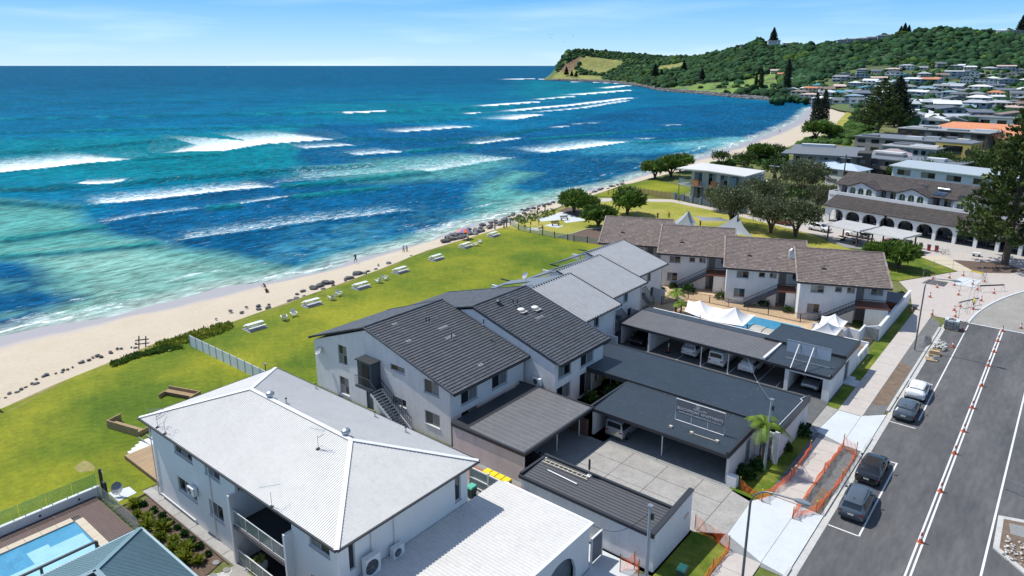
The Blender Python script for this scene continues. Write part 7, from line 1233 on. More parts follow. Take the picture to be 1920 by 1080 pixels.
for gx in(4.3,14.6,25.4,36.0):
 q2=MB();gw=3.1;fo=[(.62+k*1.75,1.86+k*1.75,5.15,7.0,'a',None,.6,M_GREENF if False else M_GLASSG)for k in range(3)];p0,p1=(gx-gw,5.6),(gx+gw,5.6)
 facade(AR,p0,p1,5.0,[(0,7.0),(gw,8.2),(2*gw,7.0)],fo,M_WHITE,frame=M_WHITE);s=MB();s.slab([(gx-gw-.3,5.3,6.95),(gx,5.3,8.3),(gx,11.5,8.3),(gx-gw-.3,11.5,6.95)][::1],.12);s.slab([(gx,5.3,8.3),(gx+gw+.3,5.3,6.95),(gx+gw+.3,11.5,6.95),(gx,11.5,8.3)],.12);s.build('gable_roof',M_DARK,r)
 tiled(q,(gx-gw-.3,11.0,6.97),(gx-gw-.3,5.3,6.97),(gx,5.3,8.34),(gx,11.0,8.34),.5,.38,.05,int(gx),.2,.03);tiled(q,(gx+gw+.3,5.3,6.97),(gx+gw+.3,11.0,6.97),(gx,11.0,8.34),(gx,5.3,8.34),.5,.38,.05,int(gx),.2,.03)
 facade(AR,(gx-gw,8.2),(gx-gw,5.6),5.0,6.95,(),M_WHITE);facade(AR,(gx+gw,5.6),(gx+gw,8.2),5.0,6.95,(),M_WHITE)
q.build('roof_tiles',M_TILEK,r,kind='stuff');rd=random.Random(4)
for k in range(22):x_=1.5+k*1.95;c=thing('cafe_table',f'cafe table with chairs under arch {1 + int((x_ - 1) / 3.55)} of the arcade','table',(AR.matrix_world@Vector((0,0,0)))[:])if False else None
q=MB();q.tube([(17.6,9.6,8.35),(19.8,9.6,8.35)],.26,12);SWH=q.build('water_tank',M_STEEL,AR);[MB().slab([(17.5+k*1.15,7.8,7.35),(18.55+k*1.15,7.8,7.35),(18.55+k*1.15,9.3,7.97),(17.5+k*1.15,9.3,7.97)],.06).build('solar_panel',mat('solar_blue',(.02,.045,.08),.1,spec=.8),AR)for k in range(2)]
for a,b in((14.0,9.9),(23.6,9.0),(22.0,7.9)):MB().slab([(a,b,8.12-(9.9-b)*.4),(a+1.3,b,8.12-(9.9-b)*.4),(a+1.3,b+1,8.53-(9.9-b)*.4),(a,b+1,8.53-(9.9-b)*.4)],.05).build('skylight',M_GLASS,AR)
for k in range(1,13):x_=1.0+k*3.55-1.8;MB().box(x_-.5,2.0,.7,x_+.5,2.8,.75).build('cafe_table',M_WHITE,AR);[MB().box(x_+s-.2,2.1,.06,x_+s+.2,2.6,.85).build('cafe_chair',M_DARK,AR)for s in(-.9,.9)]
MB().tube([(12.7,-.02,3.0),(12.7,-.08,3.0)],.28,14).build('round_sign',M_DARK,AR)
def block(name,lab,cat,loc,rot,w,d,h,wm,rm,roof='flat',storeys=2,win=4,rise=2.0,over=.5,group=None,wz=None,detail=True,fr=None):
 t=thing(name,lab,cat,loc,rot,group=group);sh=h/storeys;z0=-2.0
 ops=[(w*(k+.22)/win,w*(k+.78)/win,s*sh+.9*sh/2.8,s*sh+sh*.8,'w',(2,1))for s in range(storeys)for k in range(win)]
 if detail:
  q=MB();wall(q,(0,0),(w,0),z0,h,ops,.2);wall(q,(w,0),(w,d),z0,h,(),.2);wall(q,(w,d),(0,d),z0,h,(),.2);wall(q,(0,d),(0,0),z0,h,(),.2);q.build('wall',wm,t)
  for o in ops:window(t,(0,0),(w,0),o,fr or M_DARK,sill=False)
 else:
  MB().box(0,0,z0,w,d,h).build('wall',wm,t)
  for o in ops:MB().box(o[0],-.06,o[2],o[1],.0,o[3]).build('window',M_GLASS if(o[0]*7)%3>1 else M_GLASS2,t)
  if storeys>1 and(int(w*10)%3):MB().box(-.2,-1.6,sh-.05,w*.62,-.002,sh+.12).box(-.2,-1.62,sh+.12,w*.62,-1.55,sh+1.0).build('balcony',M_WHITE if int(w*10)%2 else wm,t)
  k=int(d/3)
  for i in range(k):MB().box(-.06,d*(i+.25)/k,h-sh+.8,0,d*(i+.7)/k,h-.5).build('window',M_GLASS,t);MB().box(w,d*(i+.25)/k,h-sh+.8,w+.06,d*(i+.7)/k,h-.5).build('window',M_GLASS,t)
 o=over;q=MB()
 if roof=='flat':q.box(-o,-o,h,w+o,d+o,h+.3)
 elif roof=='skill':q.hexa([(-o,-o,h),(w+o,-o,h),(w+o,d+o,h+rise),(-o,d+o,h+rise)],[(-o,-o,h+.25),(w+o,-o,h+.25),(w+o,d+o,h+rise+.25),(-o,d+o,h+rise+.25)])
 elif roof=='hip':
  m_=min(w,d)/2+o;a=(-o,-o,h);b=(w+o,-o,h);c=(w+o,d+o,h);e=(-o,d+o,h)
  r0,r1=((m_-o,d/2,h+rise),(w-m_+o,d/2,h+rise))if w>=d else((w/2,m_-o,h+rise),(w/2,d-m_+o,h+rise))
  for f in(([a,b,r1,r0],[b,c,r1],[c,e,r0,r1],[e,a,r0])if w>=d else([a,b,r0],[b,c,r1,r0],[c,e,r1],[e,a,r0,r1])):q.poly(f)
  q.poly([a,e,c,b])
 else:
  q.hexa([(-o,-o,h),(-o,d+o,h),(-o,d/2,h+rise)],[(w+o,-o,h),(w+o,d+o,h),(w+o,d/2,h+rise)])if roof=='gable' else q.hexa([(-o,-o,h),(w+o,-o,h),(w/2,-o,h+rise)],[(-o,d+o,h),(w+o,d+o,h),(w/2,d+o,h+rise)])
 q.build('roof',rm,t);return t
M_GLASS2=mat('pale_window',(.16,.19,.21),.2,var=.3)
gr1=mat('grey_block_wall',(.235,.23,.225),.8,var=.15,dirt=.15);gr2=mat('roof_dusk',(.155,.175,.195),.55,var=.12);M_YW=mat('ochre_wall',(.47,.37,.10),.7,var=.08)
def between(l,r):l,r=Vector(l),Vector(r);return math.atan2(r.y-l.y,r.x-l.x),(r-l).length
a_,b2=A(1484,327),A(1602,335);r_,w_=between(a_,b2);GBk=block('resort_block','grey two-storey block with long skillion roof behind the coastal trees','apartment building',a_,r_,w_,9,6.3,gr1,gr2,'skill',2,5,1.6,1.4)
MB().box(1,8.2,7.6,w_*.6,10.5,8.6).build('upper_roof',M_CONCN,GBk);MB().box(-3.2,-.8,0,-2.9,-.5,6.2).build('post',M_DARK,GBk);MB().box(-3.4,-1.4,6.1,-1.4,10,6.5).build('verandah_roof',gr2,GBk);MB().box(w_,-.5,0,w_+3.5,7,7.6).build('dark_bay',mat('dark_cladding',(.06,.055,.05),.8),GBk);[MB().box(w_+1.0,-.56,z_,w_+2.2,-.5,z_+1.1).build('window',M_GLASS2,GBk)for z_ in(1.6,4.6)]
p=A(1640,322);block('resort_block','small dark cabin block with pale pink hipped roof','building',p,r_,9,7,5.5,MATS['dark_cladding'],mat('pink_grey_roof',(.34,.29,.29),.7),'hip',2,2,1.6,.6)
a_,b2=A(1668,353),A(1800,372);r_,w_=between(a_,b2);block('flats','pale blue-white flats with flat grey roof behind the arcade','apartment building',a_,r_,44,8,6.0,mat('blue_white_wall',(.50,.60,.68),.7),mat('pale_blue_roof',(.36,.42,.46),.5),'skill',2,7,.8,.7)
rr_=R(-12)
for k,(px,py,w,d,h,lab,wm)in enumerate(((1560,322,34,14,5.2,'first flat-roofed grey resort wing behind the skillion block',gr1),(1650,304,17,12,5.6,'second flat-roofed grey resort wing, with blue-grey end bays',mat('blue_grey_wall',(.22,.28,.33),.7)),(1600,284,36,16,5.8,'third flat-roofed grey resort wing, wide and pale',gr1),(1680,268,34,16,6.2,'fourth flat-roofed resort wing with stepped charcoal roof',MATS['dark_cladding']),(1775,262,22,14,5.2,'fifth resort wing, white upstand at its seaward end',mat('blue_white_wall',(.5,.6,.68),.7)))):
 b=block('resort_wing',lab,'resort building',A(px,py),rr_,w,d,h,wm,(gr2,mat('pale_grey_membrane',(.30,.32,.33),.7,var=.2))[k%2],'flat',2,7,0,.4,'flat-roofed resort wings',detail=False)
 rd=random.Random(k)
 for i in range(5):x_=rd.uniform(1,w-7);y_=rd.uniform(1,d-4);MB().box(x_,y_,h+.3,x_+rd.uniform(3,9),y_+rd.uniform(1.5,3),h+rd.uniform(.6,1.5)).build('roof_box',(gr2,M_ROOFG,M_CONCN,M_ROOFW)[i%4],b)
YB=block('ochre_building','ochre yellow building corner with a dark round window','building',A(1748,309),R(-12),10.5,10,7.6,M_YW,gr2,'flat',2,1,0,.1,detail=False);MB().tube([(10.1,-.05,5.0),(10.1,-.15,5.0)],1.1,18).build('round_window',M_DARK,YB);MB().box(1,-.1,4.2,8,-.03,5.0).build('band_window',M_DARK,YB)
OR=block('orange_roofed_hall','wide cream building under a bright orange tiled hip roof','building',A(1725,262),R(-14),48,18,4.2,M_YW,M_TILEO,'hip',1,8,4.0,1.2);block('orange_roofed_wing','projecting gabled wing of the orange-roofed hall','building',A(1800,274),R(-14),14,14,4.0,M_YW,M_TILEO,'front',1,2,3.2,.9)
WB=block('white_long_building','long white flat building with dark square windows behind the orange roof','building',A(1800,236),R(-8),46,14,5.0,M_WHITE,gr2,'flat',1,6,0,.5,detail=False)
block('corner_house','house with ribbed white roof between banksias and arcade','house',A(1545,345),R(-14),9,7,4.6,M_WALL,mat('pale_blue_sheet',(.42,.52,.62),.5),'hip',2,2,1.4,.5,detail=False);block('corner_house','low house with pale blue roof behind the slender utility pole','house',A(1475,326),R(-10),16,8,3.6,M_WALL,MATS['pale_blue_sheet'],'hip',1,3,1.6,.6,detail=False)
a_,b2=A(1285,371),A(1390,388.5);r_,w_=between(a_,b2);MH=thing('modern_house','modern pale house with thin white roof and glass balconies by the sea','house',a_,r_);cw=mat('cream_wall',(.50,.51,.47),.7)
q=MB();ops=[(1.0,4.2,.1,2.5,'w',(3,1)),(5.2,6.8,.6,2.4,'w',(2,2)),(8,11.5,.1,2.4,'w',(3,1)),(5.4,7.8,3.1,5.6,'w',(2,1)),(9.0,11.2,3.6,5.6,'w',(2,2)),(15.6,16.4,4.4,5.1,'w',(1,1)),(1,3.4,3.1,5.4,'w',(2,1))]
facade(MH,(0,2),(w_,0.2),0,6.0,ops,cw);facade(MH,(w_,.2),(w_,9),0,6.0,[(2,4,3.5,5.2,'w')],cw);facade(MH,(0,10),(0,2),0,6.0,[(1,6,3,5.5,'w',(4,1)),(1,6,.1,2.4,'w',(4,1))],cw);facade(MH,(w_,9),(0,10),0,6.0,(),cw)
MB().box(12.2,-.6,0,14.2,1.4,5.6).build('stair_tower',mat('blue_grey_panel',(.16,.24,.29),.5),MH);q=MB();q.hexa([(-2.4,-1.2,5.9),(7,-1.6,6.3),(w_+1.2,-1.4,6.1),(w_+1,7.5,6.4),(-1.5,8.5,6.4)],[(-2.4,-1.2,6.15),(7,-1.6,6.5),(w_+1.2,-1.4,6.3),(w_+1,7.5,6.65),(-1.5,8.5,6.65)]);q.build('roof',M_ROOFW,MH)
MB().box(-2.0,-.4,2.75,4.6,2,3.0).build('balcony_floor',M_WHITE,MH);q=MB();q.box(-2.0,-.42,3.0,4.6,-.36,4.0);q.box(-2.05,-.4,3.0,-2.0,2,4.0);q.build('glass_balustrade',M_CLEAR,MH);[MB().tube([(x_,-.3,0),(x_,-.3,5.95)],.08,6).build('post',M_SLATE,MH)for x_ in(-1.9,4.4)]
[MB().box(x_,-.75-.1,2.9,x_+1.7,-.6,4.3).build('screen',mat('rust_screen',(.40,.17,.07),.8),MH)for x_ in(2.4,7.6)];block('modern_house_wing','lower white-roofed wing on the landward side of the modern house','house',A(1391,388),r_+.1,3,5,5.0,cw,M_ROOFW,'skill',1,2,.8,.6)
MH.scale=(1,1,1.2)
t=thing('courtyard_fence','grey panel fence with pillars in front of the modern house','fence',(-77,158.8,0),world=True)
for k in range(8):x_=-76.9+k*2.6;y_=158.6-k*.75;MB().box(x_-.22,y_-.22,0,x_+.22,y_+.22,1.8).build('pillar',mat('blue_grey_panel',(.16,.24,.29),.5),t);MB().beam((x_+.25,y_-.05,.8),(x_+2.35,y_-.68,.8),.06,1.3).build('panel',mat('slat_grey',(.09,.11,.12),.6),t)
for(px,pt,pb_,l)in((1446,292,372,'tall timber utility pole among the banksia trees'),(1579,298,352,'utility pole with crossarm behind the arcade roof')):b=A(px,pb_);hh=9.0;t=thing('utility_pole',l,'utility pole',b);MB().tube([(0,0,0),(0,0,hh)],[.2,.14],8).build('pole',M_BARK,t);MB().box(-1.3,-.06,hh-1.0,1.3,.06,hh-.85).build('crossarm',M_WHITE,t)
LG=leafmat('pandanus_leaf',(.13,.21,.03),(.06,.125,.02));LB_=leafmat('banksia_leaf',(.085,.115,.045),(.135,.15,.085));LP=leafmat('pine_needle',(.085,.115,.022),(.035,.065,.018),trans=.15);LPD=leafmat('dark_pine_needle',(.040,.062,.036),(.020,.038,.022),trans=.1);LM=leafmat('bush_leaf',(.05,.10,.015),(.028,.062,.012));LY=M_LEAF_Y;LPM=leafmat('palm_leaf',(.20,.28,.02),(.10,.18,.015),trans=.35);LHB=leafmat('hedge_leaf',(.03,.10,.018),(.015,.055,.012))
TONED|={'pandanus_leaf','banksia_leaf','pine_needle','dark_pine_needle','bush_leaf','palm_leaf','hedge_leaf'}
def leaves(name,C,Dn,size,n_per,m,par,spread=.5,seed=0,long=1.0,up=.3,tn=(.55,1.35)):
 """clumps of small leaf faces round centres C (n,3); Dn outward directions"""
 r=np.random.default_rng(seed);C=np.asarray(C,float);N_=len(C)*n_per;c=np.repeat(C,n_per,0)+r.normal(0,spread,(N_,3));d=np.repeat(np.asarray(Dn,float),n_per,0)+r.normal(0,.6,(N_,3));d[:,2]+=up
 d/=np.linalg.norm(d,axis=1)[:,None]+1e-9;s=np.cross(d,r.normal(0,1,(N_,3)));s/=np.linalg.norm(s,axis=1)[:,None]+1e-9;sz=size*r.uniform(.6,1.3,N_)[:,None]
 V=np.stack([c-s*sz*.5,c+d*sz*long+s*sz*.1,c+s*sz*.5,c-d*sz*.5*long],1).reshape(-1,3);F=np.arange(N_*4).reshape(-1,4)
 tone=np.repeat(r.uniform(tn[0],tn[1],len(C)),n_per)*r.uniform(.8,1.2,N_)
 return npmesh(name,V,F,m,par,tone=tone)
def fib(n,r,zc=0,zmin=-.4,jit=.15,rg=None):
 o=[];rg=rg or random
 for k in range(n):
  z=1-(1-zmin)*(k+.5)/n;a=k*2.39996;q_=math.sqrt(max(0,1-z*z));f=rg.uniform(1-jit*2,1+jit);o.append(Vector((q_*math.cos(a)*f,q_*math.sin(a)*f,z*f)))
 return o
def tree(kind,lab,loc,s=1.0,seed=1,group=None,name='tree',cat='tree',rot=0,wide=1.0):
 t=thing(name,lab,cat,loc,rot,group=group);rd=random.Random(seed);q=MB()
 if kind=='pandanus' or kind=='banksia' or kind=='bushy':
  H,W2=(2.3,2.9)if kind=='pandanus' else((3.2,3.6)if kind=='banksia' else(2.0,2.4));cl=[];dn=[]
  for k in range(7 if kind!='bushy' else 4):
   a=k*2.4+seed;r0=rd.uniform(.35,.9)*W2*.75;c=Vector((r0*math.cos(a),r0*math.sin(a),H+rd.uniform(.1,.9)));q.tube([(0,0,0),(c.x*.25,c.y*.25,H*.45),(c.x*.8,c.y*.8,c.z*.8)],[.24,.15,.07],6)
   for v in fib({'pandanus':34,'banksia':24,'bushy':26}[kind],1,zmin=-.35,rg=rd):cl.append(c+Vector((v.x*W2*.62,v.y*W2*.62,v.z*W2*.45)));dn.append(v)
  cl=[c*s for c in cl];m={'pandanus':LG,'banksia':LB_,'bushy':LM}[kind]
  leaves('crown',cl,dn,{'pandanus':.38,'banksia':.25,'bushy':.24}[kind]*s**.5,{'pandanus':16,'banksia':44,'bushy':18}[kind],m,t,{'pandanus':.22,'banksia':.34,'bushy':.24}[kind]*s,seed,{'pandanus':1.9,'banksia':.9,'bushy':1.1}[kind])
  q.v=[tuple(c*s for c in v)for v in q.v]
 elif kind in('norfolk','norfolk_dark','column'):
  H=20.0;cl=[];dn=[];base_=.16 if kind!='column' else.08;tiers=18 if kind=='norfolk' else 26
  for i in range(tiers):
   u=i/(tiers-1);z=H*(base_+(1-base_)*u);R0=((1-u)**.75*5.6*wide+.35)if kind!='column' else(2.5*(1-u**4)+.3);nb=(7 if kind=='norfolk' else 9)if kind!='column' else 6;off_=rd.uniform(0,6.3)
   for b in range(nb):
    a=off_+b*6.283/nb+rd.uniform(-.15,.15);R_=R0*rd.uniform(.72,1.12);q.tube([(0,0,z-.2),(R_*.9*math.cos(a),R_*.9*math.sin(a),z+.10*R_)],[.07,.02],3,False);n=max(2,int(R_*2.0))
    for k in range(n):rr=R_*(.28+.75*(k+.5)/n);w_=rd.uniform(-.16,.16);cl.append(Vector((rr*math.cos(a+w_),rr*math.sin(a+w_),z+.06*rr*rr*.35+rd.uniform(-.1,.15))));dn.append(Vector((math.cos(a),math.sin(a),.5)))
  cl=[c*s for c in cl];leaves('crown',cl,dn,.30*s,13,LP if kind=='norfolk' else LPD,t,.2*s,seed,1.3,.35,(.6,1.5));q.tube([(0,0,-.5),(0,0,H*.5),(0,0,H)],[.42,.26,.05],8);q.v=[tuple(c*s for c in v)for v in q.v]
 elif kind=='palm':
  H=2.6*s;q.tube([(0,0,0),(.1,.05,H*.6),(.15,0,H)],[.13,.10,.09],7);nf=15
  for k in range(nf):
   a=k*2.399;el=rd.uniform(.1,1.1);Ln_=rd.uniform(1.2,1.7)*s;f=MB();f.tn=rd.uniform(.7,1.4);pts=[]
   for i in range(8):u=i/7;pts.append(Vector((Ln_*u*math.cos(el)*math.cos(a),Ln_*u*math.cos(el)*math.sin(a),H+Ln_*(u*math.sin(el)-.75*u*u))))
   for i in range(7):
    for j in range(3):
     p=pts[i].lerp(pts[i+1],j/3);d=(pts[i+1]-pts[i]).normalized();sd_=d.cross(Vector((0,0,1))).normalized();l=.48*s*math.sin(math.pi*min(1,(i+j/3+.6)/7.6))**.7
     for g in(-1,1):e=p+(sd_*g+d*.7).normalized()*l-Vector((0,0,l*.35));f.poly([p-d*.03,e,p+d*.06])
   f.build('frond',LPM,t)
 elif kind=='tuft':
  cl=fib(14,1,zmin=0,rg=rd);leaves('foliage',[Vector((c.x*.12,c.y*.12,.12))*s for c in cl],cl,.42*s,9,{0:LY,1:LHB,2:LM}[seed%3],t,.04,seed,1.5,.5);return t
 elif kind=='shrub':
  cl=fib(30,1,zmin=-.1,rg=rd);leaves('foliage',[Vector((c.x*.32,c.y*.32,.12+c.z*.25))*s for c in cl],cl,.12*s**.6,12,LHB if seed%2 else LM,t,.07*s,seed,1.0,.2);return t
 q.build('trunk',M_BARK,t,1.0);return t
def G1(px,py,z=0.0):return A(px,py,z)
for k,(px,py,s,l)in enumerate(((1076,399,1.15,'broad pandanus nearest the beach path'),(1122,425,1.0,'pandanus standing in the mulch bed at the roof corner'),(1100,404,.9,'pandanus between its two larger neighbours by the paving'),(1176,402,1.25,'pandanus beyond the first terrace roof'),(1228,335,1.2,'pandanus at the seaward edge of the grass reserve'),(1258,332,1.35,'tall pandanus beside the modern house balcony'),(1275,322,1.2,'pandanus behind the modern house roof'),(1425,303,1.4,'pandanus on the dune before the grey skillion block'),(1528,262,1.9,'large pandanus clump below the two column pines'),(1556,262,1.5,'rounded pandanus right of the column pines'),(1683,504,.95,'bushy pandanus at the corner of the last terrace house'),(1645,495,.75,'smaller pandanus behind the last terrace roof'))):tree('pandanus',l,G1(px,py),s*.95,k+3,'pandanus trees along the shore')
for k,(px,py,s,l)in enumerate(((1372,424,1.35,'grey-leaved banksia by the large park sail'),(1445,437,1.15,'green-crowned banksia with twin trunks in the park'),(1491,444,1.2,'banksia with open crown nearest the white wagon'),(1420,400,1.3,'banksia crowded behind the twin-trunked one'),(1500,372,1.6,'dark banksia over the pale blue roof'),(1535,395,1.0,'small banksia at the arcade end'),(1350,395,.9,'low banksia by the courtyard fence'))):tree('banksia',l,G1(px,py),s*1.0,k+40,'banksias around the park')
for k,(px,py,s,l)in enumerate(((1370,377,1.1,'leafy green bush in front of the stair tower'),(1470,395,1.3,'bright green bush below the leaning palm'),(1440,375,1.0,'bush beside the timber utility pole'),(1700,345,1.3,'green bush behind the white flats, seaward end'),(1760,330,1.5,'green bush behind the white flats, middle'),(1855,340,1.5,'wide green bush behind the white flats, landward end'),(1600,345,1.1,'bush at the end of the skillion block'),(1690,343,1.3,'broad green tree left of the ochre building foot'),(1728,341,1.2,'broad green tree below the ochre building'),(1795,338,1.4,'broad green tree right of the ochre building'),(1838,333,1.6,'tall green tree before the orange-roofed hall'),(1885,325,1.9,'tall green tree behind the big Norfolk pine'),(1905,335,2.0,'green tree at the picture edge beside the flats'),(1455,345,1.5,'dense bush behind the timber utility pole'),(1520,350,1.4,'dense bush before the skillion block'),(1385,352,1.2,'bush at the landward roof corner of the modern house'),(1395,318,1.1,'bush on the dune behind the modern house'),(1350,310,1.0,'small bush at the top of the beach behind the modern house'),(1455,300,1.2,'bush left of the skillion block verandah'))):tree('bushy',l,G1(px,py),s*1.2,k+60,'green garden bushes','bush','bush')
tree('norfolk','huge Norfolk pine rising beside the arcade at the picture edge',(-7.2,139.0,0),1.38,5,name='pine_tree');tree('norfolk','wide dark Norfolk pine above the flat resort roofs',G1(1646,250),1.28,6,'Norfolk pines beyond the resort','pine_tree',rot=1,wide=1.75);tree('norfolk_dark','second Norfolk pine close behind the wide dark one',G1(1676,238),1.3,7,'Norfolk pines beyond the resort','pine_tree',wide=1.3)
tree('column','left one of the twin columnar pines on the beach',G1(1526,243),.92,8,'twin columnar pines','pine_tree');tree('column','right one of the twin columnar pines on the beach',G1(1541,243),.98,9,'twin columnar pines','pine_tree')
for k,(px,py,s,l)in enumerate(((1266,585,1.1,'palm at the seaward end of the pool'),(1274,600,.9,'small palm leaning over the carport roof'),(1218,560,.8,'shaded palm between the metal-roofed units'),(1425,877,1.55,'yellow-green palm beside the lettered carport wall'),(1418,398,1.6,'leaning palm by the modern house wing'),(1730,338,1.6,'first palm of the clump behind the white flats'),(1775,330,1.7,'second palm of the clump behind the white flats'),(1142,740,.9,'bright palm between block and navy roof'))):tree('palm',l,G1(px,py),s,k+80,'palm trees','palm_tree','palm tree')
for k,(px,py,s,l)in enumerate(((1402,895,.9,'leafy shrub clump under the yellow-green palm'),(1418,880,1.0,'dark shrub beside the grey service pole'),(1470,842,1.0,'spiky plant against the pinkish carport wall'),(1502,815,1.3,'flowering bush at the far corner of the carport wall'),(1389,885,.8,'fern in the white planter wall'),(1150,745,1.6,'bright shrub in the court beside the navy roof'),(1108,752,1.3,'low lime-green hedge between block and grey carport'),(1290,548,1.6,'dark green shrub by the second terrace stair'),(1352,560,1.3,'bushy plant at the wall of the third terrace house'),(1432,573,1.2,'dark round shrub by the third terrace stair'),(1480,568,1.5,'small broad-leaved tree by the third terrace landing'),(1477,585,1.0,'yellow-flowered shrub at the pool fence'),(1520,560,.9,'shrub below the fourth terrace window'),(1692,560,1.2,'yellow-leaved bush inside the white boundary wall'),(1262,540,1.0,'yellowish shrub at the foot of the second terrace stair'),(1240,545,.8,'shrub near the first terrace corner'))):tree('shrub',l,G1(px,py),s*1.7,k+100+(px%2),'garden shrubs','shrub','shrub')
rws=['first','second','third','fourth','fifth','sixth','seventh','eighth','ninth','tenth','eleventh','twelfth']
for k,(x_,y_)in enumerate(((-50.6,18.2),(-49.2,18.3),(-48.1,18.4),(-47.0,18.4),(-45.9,18.45),(-44.8,18.4),(-43.8,18.45),(-42.7,18.4),(-41.5,18.4))):tree('shrub',f'{rws[k]} round green shrub of the garden row, from the lawn end',(x_,y_,.05),.66+.1*math.sin(k*3),2*k+201,'round green shrubs by the side path','shrub','shrub')
for k,(x_,y_)in enumerate(((-51.0,17.7),(-49.6,17.3),(-48.6,17.6),(-47.6,17.1),(-46.6,17.7),(-45.6,17.1),(-44.7,17.6),(-43.8,17.1),(-43.0,17.6),(-42.1,17.1),(-41.3,17.6))):tree('tuft',f'{rws[k]} yellow-green grassy tuft beside the glass fence, from the lawn end',(x_,y_,.05),.85+.2*math.sin(k*5),3*k+300,'grassy tufts in the garden bed','grass_tuft','plant')
def cover(name,pts,m,n,sz=.12,z=.1,mp=None,seed=0):
 r=np.random.default_rng(seed);P=np.array([tuple(p)[:2]for p in pts]);lo,hi=P.min(0),P.max(0);o=[]
 while len(o)<n:
  c=r.uniform(lo,hi)
  if inpoly(c[0],c[1],[tuple(p)for p in P]):o.append((c[0],c[1],z+.12*math.sin(c[0]*1.3)*math.sin(c[1]*1.7)))
 return leaves(name,o,[(0,0,1)]*n,sz,6,m,None,.12,seed,1.1,.4)
for i,(pts,n)in enumerate((([(205,683),(290,655),(340,651),(345,655),(260,672),(215,690)],500),([(290,648),(380,620),(432,606),(436,618),(390,636),(320,652)],900),([(955,412),(1000,400),(1045,392),(1040,404),(980,422)],300),([(1160,372),(1200,366),(1200,372),(1165,378)],100))):o=cover('dune_groundcover',[A(*p_,-.1)for p_ in pts],LG if i!=1 else LY,n,.2,.05,seed=i);o['kind']='stuff'
IV=np.array(ICO[1][0]);IF=np.array(ICO[1][1]);IV2=np.array(ICO[2][0]);IF2=np.array(ICO[2][1])
def forest(name,spots,m,seed=3):
 r=np.random.default_rng(seed);V=[];F=[];T=[];k=0
 for(x,y,z,rad,hh)in spots:
  j=1+r.uniform(-.28,.28,len(IV2));V.append(IV2*j[:,None]*np.array([rad,rad,hh])+np.array([x,y,z+hh*.45]));F.append(IF2+k);k+=len(IV2);T.append(r.uniform(.5,1.5)*(1+r.uniform(-.2,.2,len(IF2))))
 return npmesh(name,np.concatenate(V),np.concatenate(F),m,tone=np.concatenate(T))
FM=mat('forest_canopy',(.034,.080,.030),.95,col2=(.017,.046,.024),var=.4,scale=.03,tone=True,spec=.1,bump=.9,bscale=.9);TONED.add('forest_canopy')
FL2=mat('light_canopy',(.055,.098,.02),.95,col2=(.03,.07,.018),var=.4,scale=.05,tone=True,spec=.1);rg=random.Random(12);S1=[];S2=[];tries=0
while len(S1)<7200 and tries<60000:
 tries+=1;px=rg.uniform(1044,2050);t_=rg.uniform(1.15,7.25);d,p_=terr(px,t_)
 if px>1470 and d<905+30*math.sin(px*.02):continue
 if any(inpoly(px,p_,P)for P in MEADOWS+BROWNS):continue
 g_=any(inpoly(px,p_,P)for P in GREENS)
 if g_ and rg.random()<.975:continue
 if px<1470 and d<1150 and rg.random()<.35:continue
 if px<1300 and rg.random()<.25:continue
 q_=AD(px,p_,d);rad=(rg.uniform(2.0,4.4)if rg.random()<.72 else rg.uniform(4.4,7.5))*(1 if px>1200 else.85)
 (S2 if rg.random()<(.06 if px>1300 else.22)or noise.noise(Vector((q_.x/60,q_.y/60,2)))>.46 else S1).append((q_.x,q_.y,q_.z-1.0,rad,rad*rg.uniform(.7,1.0)))
forest('hillside_forest',S1,FM)['kind']='stuff';forest('light_green_scrub',S2,FL2,4)['kind']='stuff'
S3=[]
for k in range(950):
 px=rg.uniform(1445,1960);d=rg.uniform(380,920);q_=terr_at(px,d)
 if px<1600 and d<640:continue
 rad=rg.uniform(1.6,4.0);S3 .append((q_.x,q_.y,max(q_.z,0)-.3,rad,rad*rg.uniform(.8,1.2)))
forest('suburb_greenery',S3,FM,6)['kind']='stuff';S4=[]
for k in range(330):a_,b2=((1300,1470,),(288,312))if k%3==0 else(((1470,1590),(258,272))if k%3==1 else((1560,1640),(222,262)));q_=A(rg.uniform(*a_),rg.uniform(*b2));rad=rg.uniform(.5,1.5)*(1.6 if k%3==2 else 1);S4 .append((q_.x,q_.y,-.2,rad*1.4,rad))if q_.x>xl(q_.y)+1.5 else None
forest('dune_scrub',S4,FL2,9)['kind']='stuff'
fg=[(1449,58,118,1,'tall Norfolk pine on the first hill crest'),(1688,52,90,.7,'left pine of the clump on the hill crest'),(1695,47,90,.75,'middle pine of the clump on the hill crest'),(1703,50,90,.65,'right pine of the clump on the hill crest'),(1914,34,72,1,'pine on the crest at the picture edge')]
for px,pt,pb_,s,l in fg:
 d,p_=terr(px,7.0);b=AD(px,p_,d);hgt_=(p_-pt+3)/FPX*d;tree('norfolk_dark',l,(b.x,b.y,b.z-2),hgt_/19,int(px),'pines on the hill crest','pine_tree')
for k,(px,py,hpx,l)in enumerate(((1062,143,16,'dark pine on the headland meadow, seaward one'),(1072,145,12,'dark pine on the headland meadow, middle one'),(1080,146,12,'dark pine on the headland meadow, landward one'),(1228,146,24,'big dark pine at the foot of the headland slope'),(1240,147,16,'smaller dark pine beside the big one at the headland foot'),(1282,136,20,'dark pine halfway up the slope behind the bay'),(1316,153,22,'dark pine near the rocky shore of the bay'),(1417,166,24,'slim pine on the bright green slope, left one'),(1426,166,34,'slim pine on the bright green slope, right one'),(1475,168,50,'tall dark pine before the white holiday flats'))):
 d=float(np.interp(py,[terr(px,t_)[1]for t_ in np.linspace(7,0,40)],[terr(px,t_)[0]for t_ in np.linspace(7,0,40)]));b=AD(px,py,d);tree('column' if k>6 else 'norfolk_dark',l,b,hpx/FPX*d/19,k+500,'scattered pines round the bay','pine_tree')
